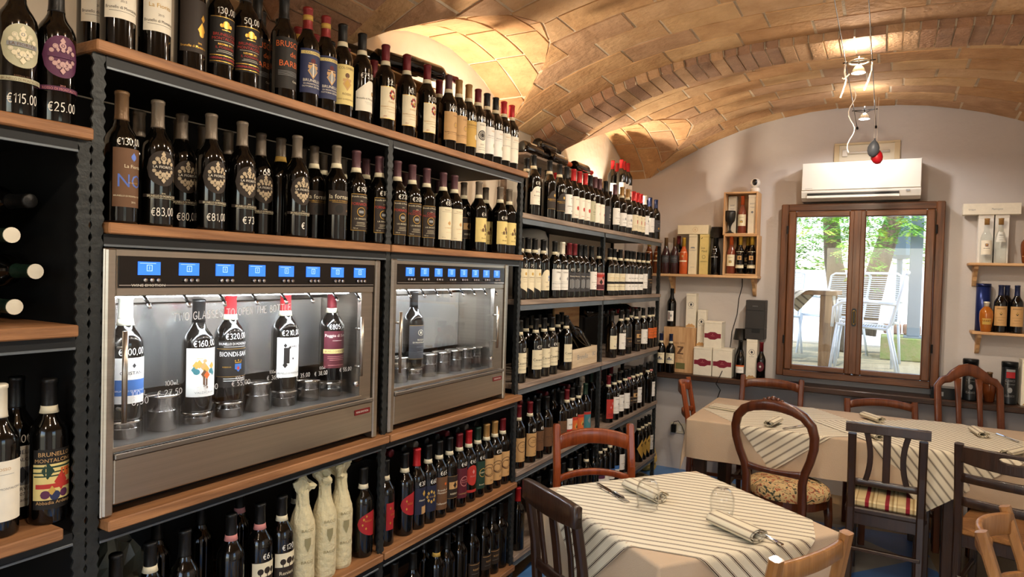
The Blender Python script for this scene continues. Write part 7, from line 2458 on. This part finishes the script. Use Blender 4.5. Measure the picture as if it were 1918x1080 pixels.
obj('tapestry_seat', MB().add(v, f), tapestry_mat(), t, True)

# arched chair with three openings in front of the ledge
t = chair_root('brown arched chair with three openings before the ledge', (0.52, 5.2), -67)
w_ = 0.38
pts = [(-w_ / 2, 0.45), (-w_ / 2, 0.62), (-w_ / 2, 0.95)] + [(-w_ / 2 + 0.03, 0.985), (-w_ / 2 + 0.07, 0.995), (-0.09, 1.02), (-0.04, 1.05), (0, 1.057), (0.04, 1.05), (0.09, 1.02), (w_ / 2 - 0.07, 0.995), (w_ / 2 - 0.03, 0.985)] + [(w_ / 2, 0.95), (w_ / 2, 0.62), (w_ / 2, 0.45)]
yy = lambda z: -0.19 - 0.07 * max(0, (z - 0.45) / 0.6) ** 1.3
obj('arched_frame', MB().tube([(p[0], yy(p[1]), p[1]) for p in pts], 0.02, sq=([0.04] * 3 + [0.046, 0.052, 0.064, 0.076, 0.08, 0.076, 0.064, 0.052, 0.046] + [0.04] * 3, 0.026, (0, 1, 0))), w_mid, t, True)
for x in (-0.065, 0.065):
    obj('slat', MB().tube([(x, yy(z), z) for z in (0.5, 0.65, 0.8, 0.92, 1.0)], 0.01, sq=([0.036, 0.03, 0.03, 0.034, 0.044], 0.016, (0, 1, 0))), w_mid, t, True)
for s_ in (-1, 1):
    obj('leg', MB().beam((s_ * w_ / 2, -0.22, 0), (s_ * w_ / 2, -0.19, 0.46), 0.036, 0.036, (0, 1, 0)), w_mid, t)
arch_rail(t, w_ - 0.03, 0.51, 0.05, 0.0, -0.2, 0.0, 0.02, w_mid, name='lower_rail')
legs_and_seat(t, w_ - 0.01, 0.40, w_mid, w_mid)
# ================================================================ courtyard outside the window
gravel = mat('gravel', '#b3a684', 0.95, noise=0.25, nscale=40, bump=0.4, bscale=120)
GZ = 0.78
gr = MB().box(-30, 30, 5.92, 40, 0.3, GZ).box(-30, -2.4, -20, 5.92, -0.25, -0.1).box(1.9, 30, -20, 5.92, -0.25, -0.1).box(-2.4, 1.9, -20, -1.95, -0.25, -0.1)
g_ = obj('ground', gr, gravel)
g_['kind'] = 'structure'
g_['label'] = 'pale gravel courtyard outside the window'
paving = mat('pale_paving', '#d6d1c6', 0.9, noise=0.1, nscale=4)
pv = obj('path', MB().box(-9, 9, 9.9, 15, GZ - 0.02, GZ + 0.02), paving)
pv['kind'] = 'structure'
pv['label'] = 'sunlit pale paving beyond the courtyard tree'
wm = mat('white_tube', '#d3dce6', 0.4)


def garden_chair(label, loc, rot):
    t = thing('garden_chair', label, 'chair', loc, rot, 'white garden chairs')
    r = 0.013
    for s_ in (-1, 1):
        x = s_ * 0.24
        obj('side_frame', MB().tube([(x, -0.3, 0.9), (x, -0.25, 0.7), (x, -0.19, 0.46), (x, -0.16, 0.42), (x, 0.0, 0.43), (x, 0.24, 0.45)], r, 8), wm, t, True)
        obj('arm', MB().tube([(x * 1.08, -0.23, 0.64), (x * 1.1, 0.0, 0.655), (x * 1.1, 0.2, 0.65), (x * 1.08, 0.26, 0.6), (x * 1.05, 0.27, 0.42)], r, 8), wm, t, True)
        obj('leg', MB().tube([(x, 0.23, 0.45), (x * 1.06, 0.28, 0.0)], r, 8), wm, t, True)
        obj('leg', MB().tube([(x, -0.17, 0.43), (x * 1.06, -0.26, 0.0)], r, 8), wm, t, True)
    obj('top_bar', MB().tube([(-0.24, -0.3, 0.9), (-0.2, -0.315, 0.93), (0.2, -0.315, 0.93), (0.24, -0.3, 0.9)], r, 8), wm, t, True)
    bs = MB()
    for i in range(20):
        z = 0.47 + 0.022 * i
        y = -0.19 - 0.11 * (z - 0.46) / 0.44
        bs.cyl((-0.24, y, z), (0.24, y, z), 0.0045, 6)
    part_stuff(obj('back_cords', bs, wm, t, True))
    ss = MB()
    for i in range(17):
        y = -0.13 + 0.022 * i
        ss.cyl((-0.24, y, 0.435), (0.24, y, 0.435), 0.0045, 6)
    part_stuff(obj('seat_cords', ss, wm, t, True))


garden_chair('white corded garden chair turned sideways outside', (-0.13, 7.0, GZ), radians(88))
garden_chair('white corded garden chair behind the sideways one outside', (-0.13, 7.75, GZ), radians(172))
garden_chair('white garden chair behind the wooden table outside', (-1.1, 8.1, GZ), radians(170))
garden_chair('white garden chair before the tree trunk outside', (-0.5, 8.45, GZ), radians(150))
oak = wood('weathered_oak', '#6b5138', '#9c7f5e', 0.8, 'z', 4)
tt_ = thing('garden_table', 'weathered wooden garden table outside', 'table', (-0.78, 7.25, GZ))
obj('table_top', MB().box(-0.42, 0.40, -0.45, 0.45, 0.7, 0.74, 0.004), oak, tt_)
for sx in (-0.36, 0.31):
    for sy in (-0.38, 0.38):
        obj('leg', MB().box(sx - 0.05, sx + 0.05, sy - 0.05, sy + 0.05, 0, 0.7, 0.004), oak, tt_)
v, f, uv = [], [], []
n = 30
for j in range(n + 1):
    for i in range(n + 1):
        a, b = -0.5 + i / n, -0.5 + j / n
        wx, wy = a * cos(0.7) - b * sin(0.7), a * sin(0.7) + b * cos(0.7)
        x, y, z = drape_point(wx * 1.0, wy * 1.0, 0.42, 0.455, 0.742, 0.012, 0.08)
        v.append((x, y, z))
        uv.append((a, b * 0.6))
for j in range(n):
    for i in range(n):
        q = j * (n + 1) + i
        f.append((q, q + 1, q + n + 2, q + n + 1))
tag(obj('striped_overlay', uv_mesh('garden_cloth', v, f, uv, stripe), None, None, False, (-0.86, 7.22, GZ + 0.001)), 'striped cloth on the garden table outside', 'tablecloth')

bark = mat('tree_bark', '#7d6d58', 0.95, col2='#55483a', nscale=9, stretch=(4, 4, 0.7), bump=0.8, bscale=30)
LEAFM = [mat('leaf_%d' % i, c, 0.6, trans=0.0) for i, c in enumerate(('#6fae3a', '#8cc64a', '#a9d65a', '#5f9a45', '#c7d65a'))]


def leaf_cluster(n, centre, spread, size, seed, droop=0.4):
    rnd = random.Random(seed)
    mb = MB()
    for i in range(n):
        c = Vector(centre) + Vector((rnd.gauss(0, spread[0]), rnd.gauss(0, spread[1]), rnd.gauss(0, spread[2])))
        az = rnd.uniform(0, 2 * pi)
        # a compound sprig: leaflets in pairs along a stalk
        st = Vector((cos(az), sin(az), -droop * rnd.uniform(0.2, 1.4))).normalized()
        side = st.cross(Vector((0, 0, 1))).normalized()
        mi = rnd.randrange(len(LEAFM))
        for k in range(4):
            for s_ in (-1, 1):
                b = c + st * (k * size * 0.6)
                tip = b + (side * s_ + st * 0.5).normalized() * size
                wv_ = st * size * 0.26
                mid = (b + tip) / 2 + Vector((0, 0, size * 0.06))
                mb.add([b, mid - wv_, tip, mid + wv_], [(0, 1, 2, 3)], None, mi)
    return mb


def tree(label, base, pts, radii, crowns, seed):
    t = thing('tree', label, 'tree', base, 0, 'courtyard trees')
    obj('trunk', MB().tube(pts, radii, 12), bark, t, True)
    for i, (c, sp, n_, sz) in enumerate(crowns):
        part_stuff(obj('foliage', leaf_cluster(n_, c, sp, sz, seed + i), LEAFM, t))


tree('courtyard tree with straight trunk and bright green leaves', (-0.42, 9.0, GZ),
     [(0.02, 0, 0), (0.0, 0, 0.3), (-0.06, 0, 0.7), (-0.14, 0, 1.1), (-0.18, 0, 1.6), (-0.2, 0, 2.6)], [0.17, 0.14, 0.12, 0.1, 0.09, 0.07],
     [((-0.35, -0.5, 1.5), (0.4, 0.3, 0.13), 200, 0.06), ((0.08, -0.7, 1.35), (0.1, 0.2, 0.18), 90, 0.055), ((-0.3, 0.5, 1.95), (0.7, 0.4, 0.25), 200, 0.075)], 20)
tree('leaning courtyard tree with feathery leaves behind garden chairs', (-0.22, 9.3, GZ + 0.2),
     [(0.0, 0, 0), (0.06, 0, 0.4), (0.14, 0, 0.8), (0.26, 0, 1.3), (0.5, 0, 2.2)], [0.15, 0.13, 0.12, 0.1, 0.08],
     [((0.42, -0.9, 1.3), (0.22, 0.25, 0.14), 110, 0.06), ((0.1, -0.9, 1.05), (0.06, 0.2, 0.2), 60, 0.055), ((0.6, 0.2, 1.75), (0.5, 0.3, 0.2), 120, 0.075)], 40)
pm_ = mat('grey_post', '#7f8c94', 0.6)
gp_ = thing('garden_post', 'grey roof post standing outside the right pane', 'post', (0.285, 8.45, GZ + 0.245))
obj('post_shaft', MB().box(-0.06, 0.06, -0.06, 0.06, 0.02, 2.4, 0.006), pm_, gp_)
obj('post_foot', MB().box(-0.09, 0.09, -0.09, 0.09, 0, 0.02, 0.002), pm_, gp_)
ps = thing('parasol', 'closed grey-blue parasol beyond the garden chairs', 'parasol', (0.16, 10.2, GZ))
obj('pole', MB().cyl((0, 0, 0), (0, 0, 1.75), 0.035, 12), pm_, ps, True)
obj('canopy', MB().lathe([(0.05, 1.15), (0.2, 1.2), (0.17, 1.5), (0.06, 1.78), (0.0, 1.85)], 10, cap=False), mat('parasol_cloth', '#6f8391', 0.8), ps)
bed = obj('planting_bed', MB().box(-0.02, 2.6, 8.32, 8.9, GZ, GZ + 0.245, 0.01), mat('bed_grass', '#7f9a4a', 0.9, col2='#a89a70', nscale=9, bump=0.5, bscale=40))
tag(bed, 'raised grassy planting bed behind the garden chairs', 'planting bed')
gw = obj('garden_wall', MB().box(-9, 9, 15.2, 15.4, GZ, 1.85, 0.01), mat('white_garden_wall', '#dcd8cf', 0.9, noise=0.06, nscale=3))
tag(gw, 'sunlit white garden wall at the back of the courtyard', 'wall')
# low stone border, hedge and bright garden wall behind
hm = mat('hedge_green', '#4f7a42', 0.9, col2='#6f9a55', nscale=18, bump=0.6, bscale=40)
hb = obj('hedge', leaf_cluster(900, (0.0, 17.0, 2.3), (3.2, 0.4, 0.35), 0.16, 77, 0.2), LEAFM)
hb['kind'] = 'stuff'
tag(hb, 'green hedge at the back of the courtyard', 'hedge')
brickm = mat('garden_stone', '#b98f78', 0.9, noise=0.3, nscale=10)
bs_ = thing('stone_border', 'low border of pinkish stones behind the garden chairs', 'border', (0.1, 9.15, GZ))
rnd = random.Random(4)
for lev in range(3):
    for i in range(14):
        x = -0.1 + i * 0.2 + (0.1 if lev % 2 else 0)
        obj('stone', MB().box(x + 0.004, x + 0.19 + rnd.uniform(-0.01, 0.006), -0.1, 0.1, lev * 0.12, lev * 0.12 + 0.112, 0.012), brickm, bs_)
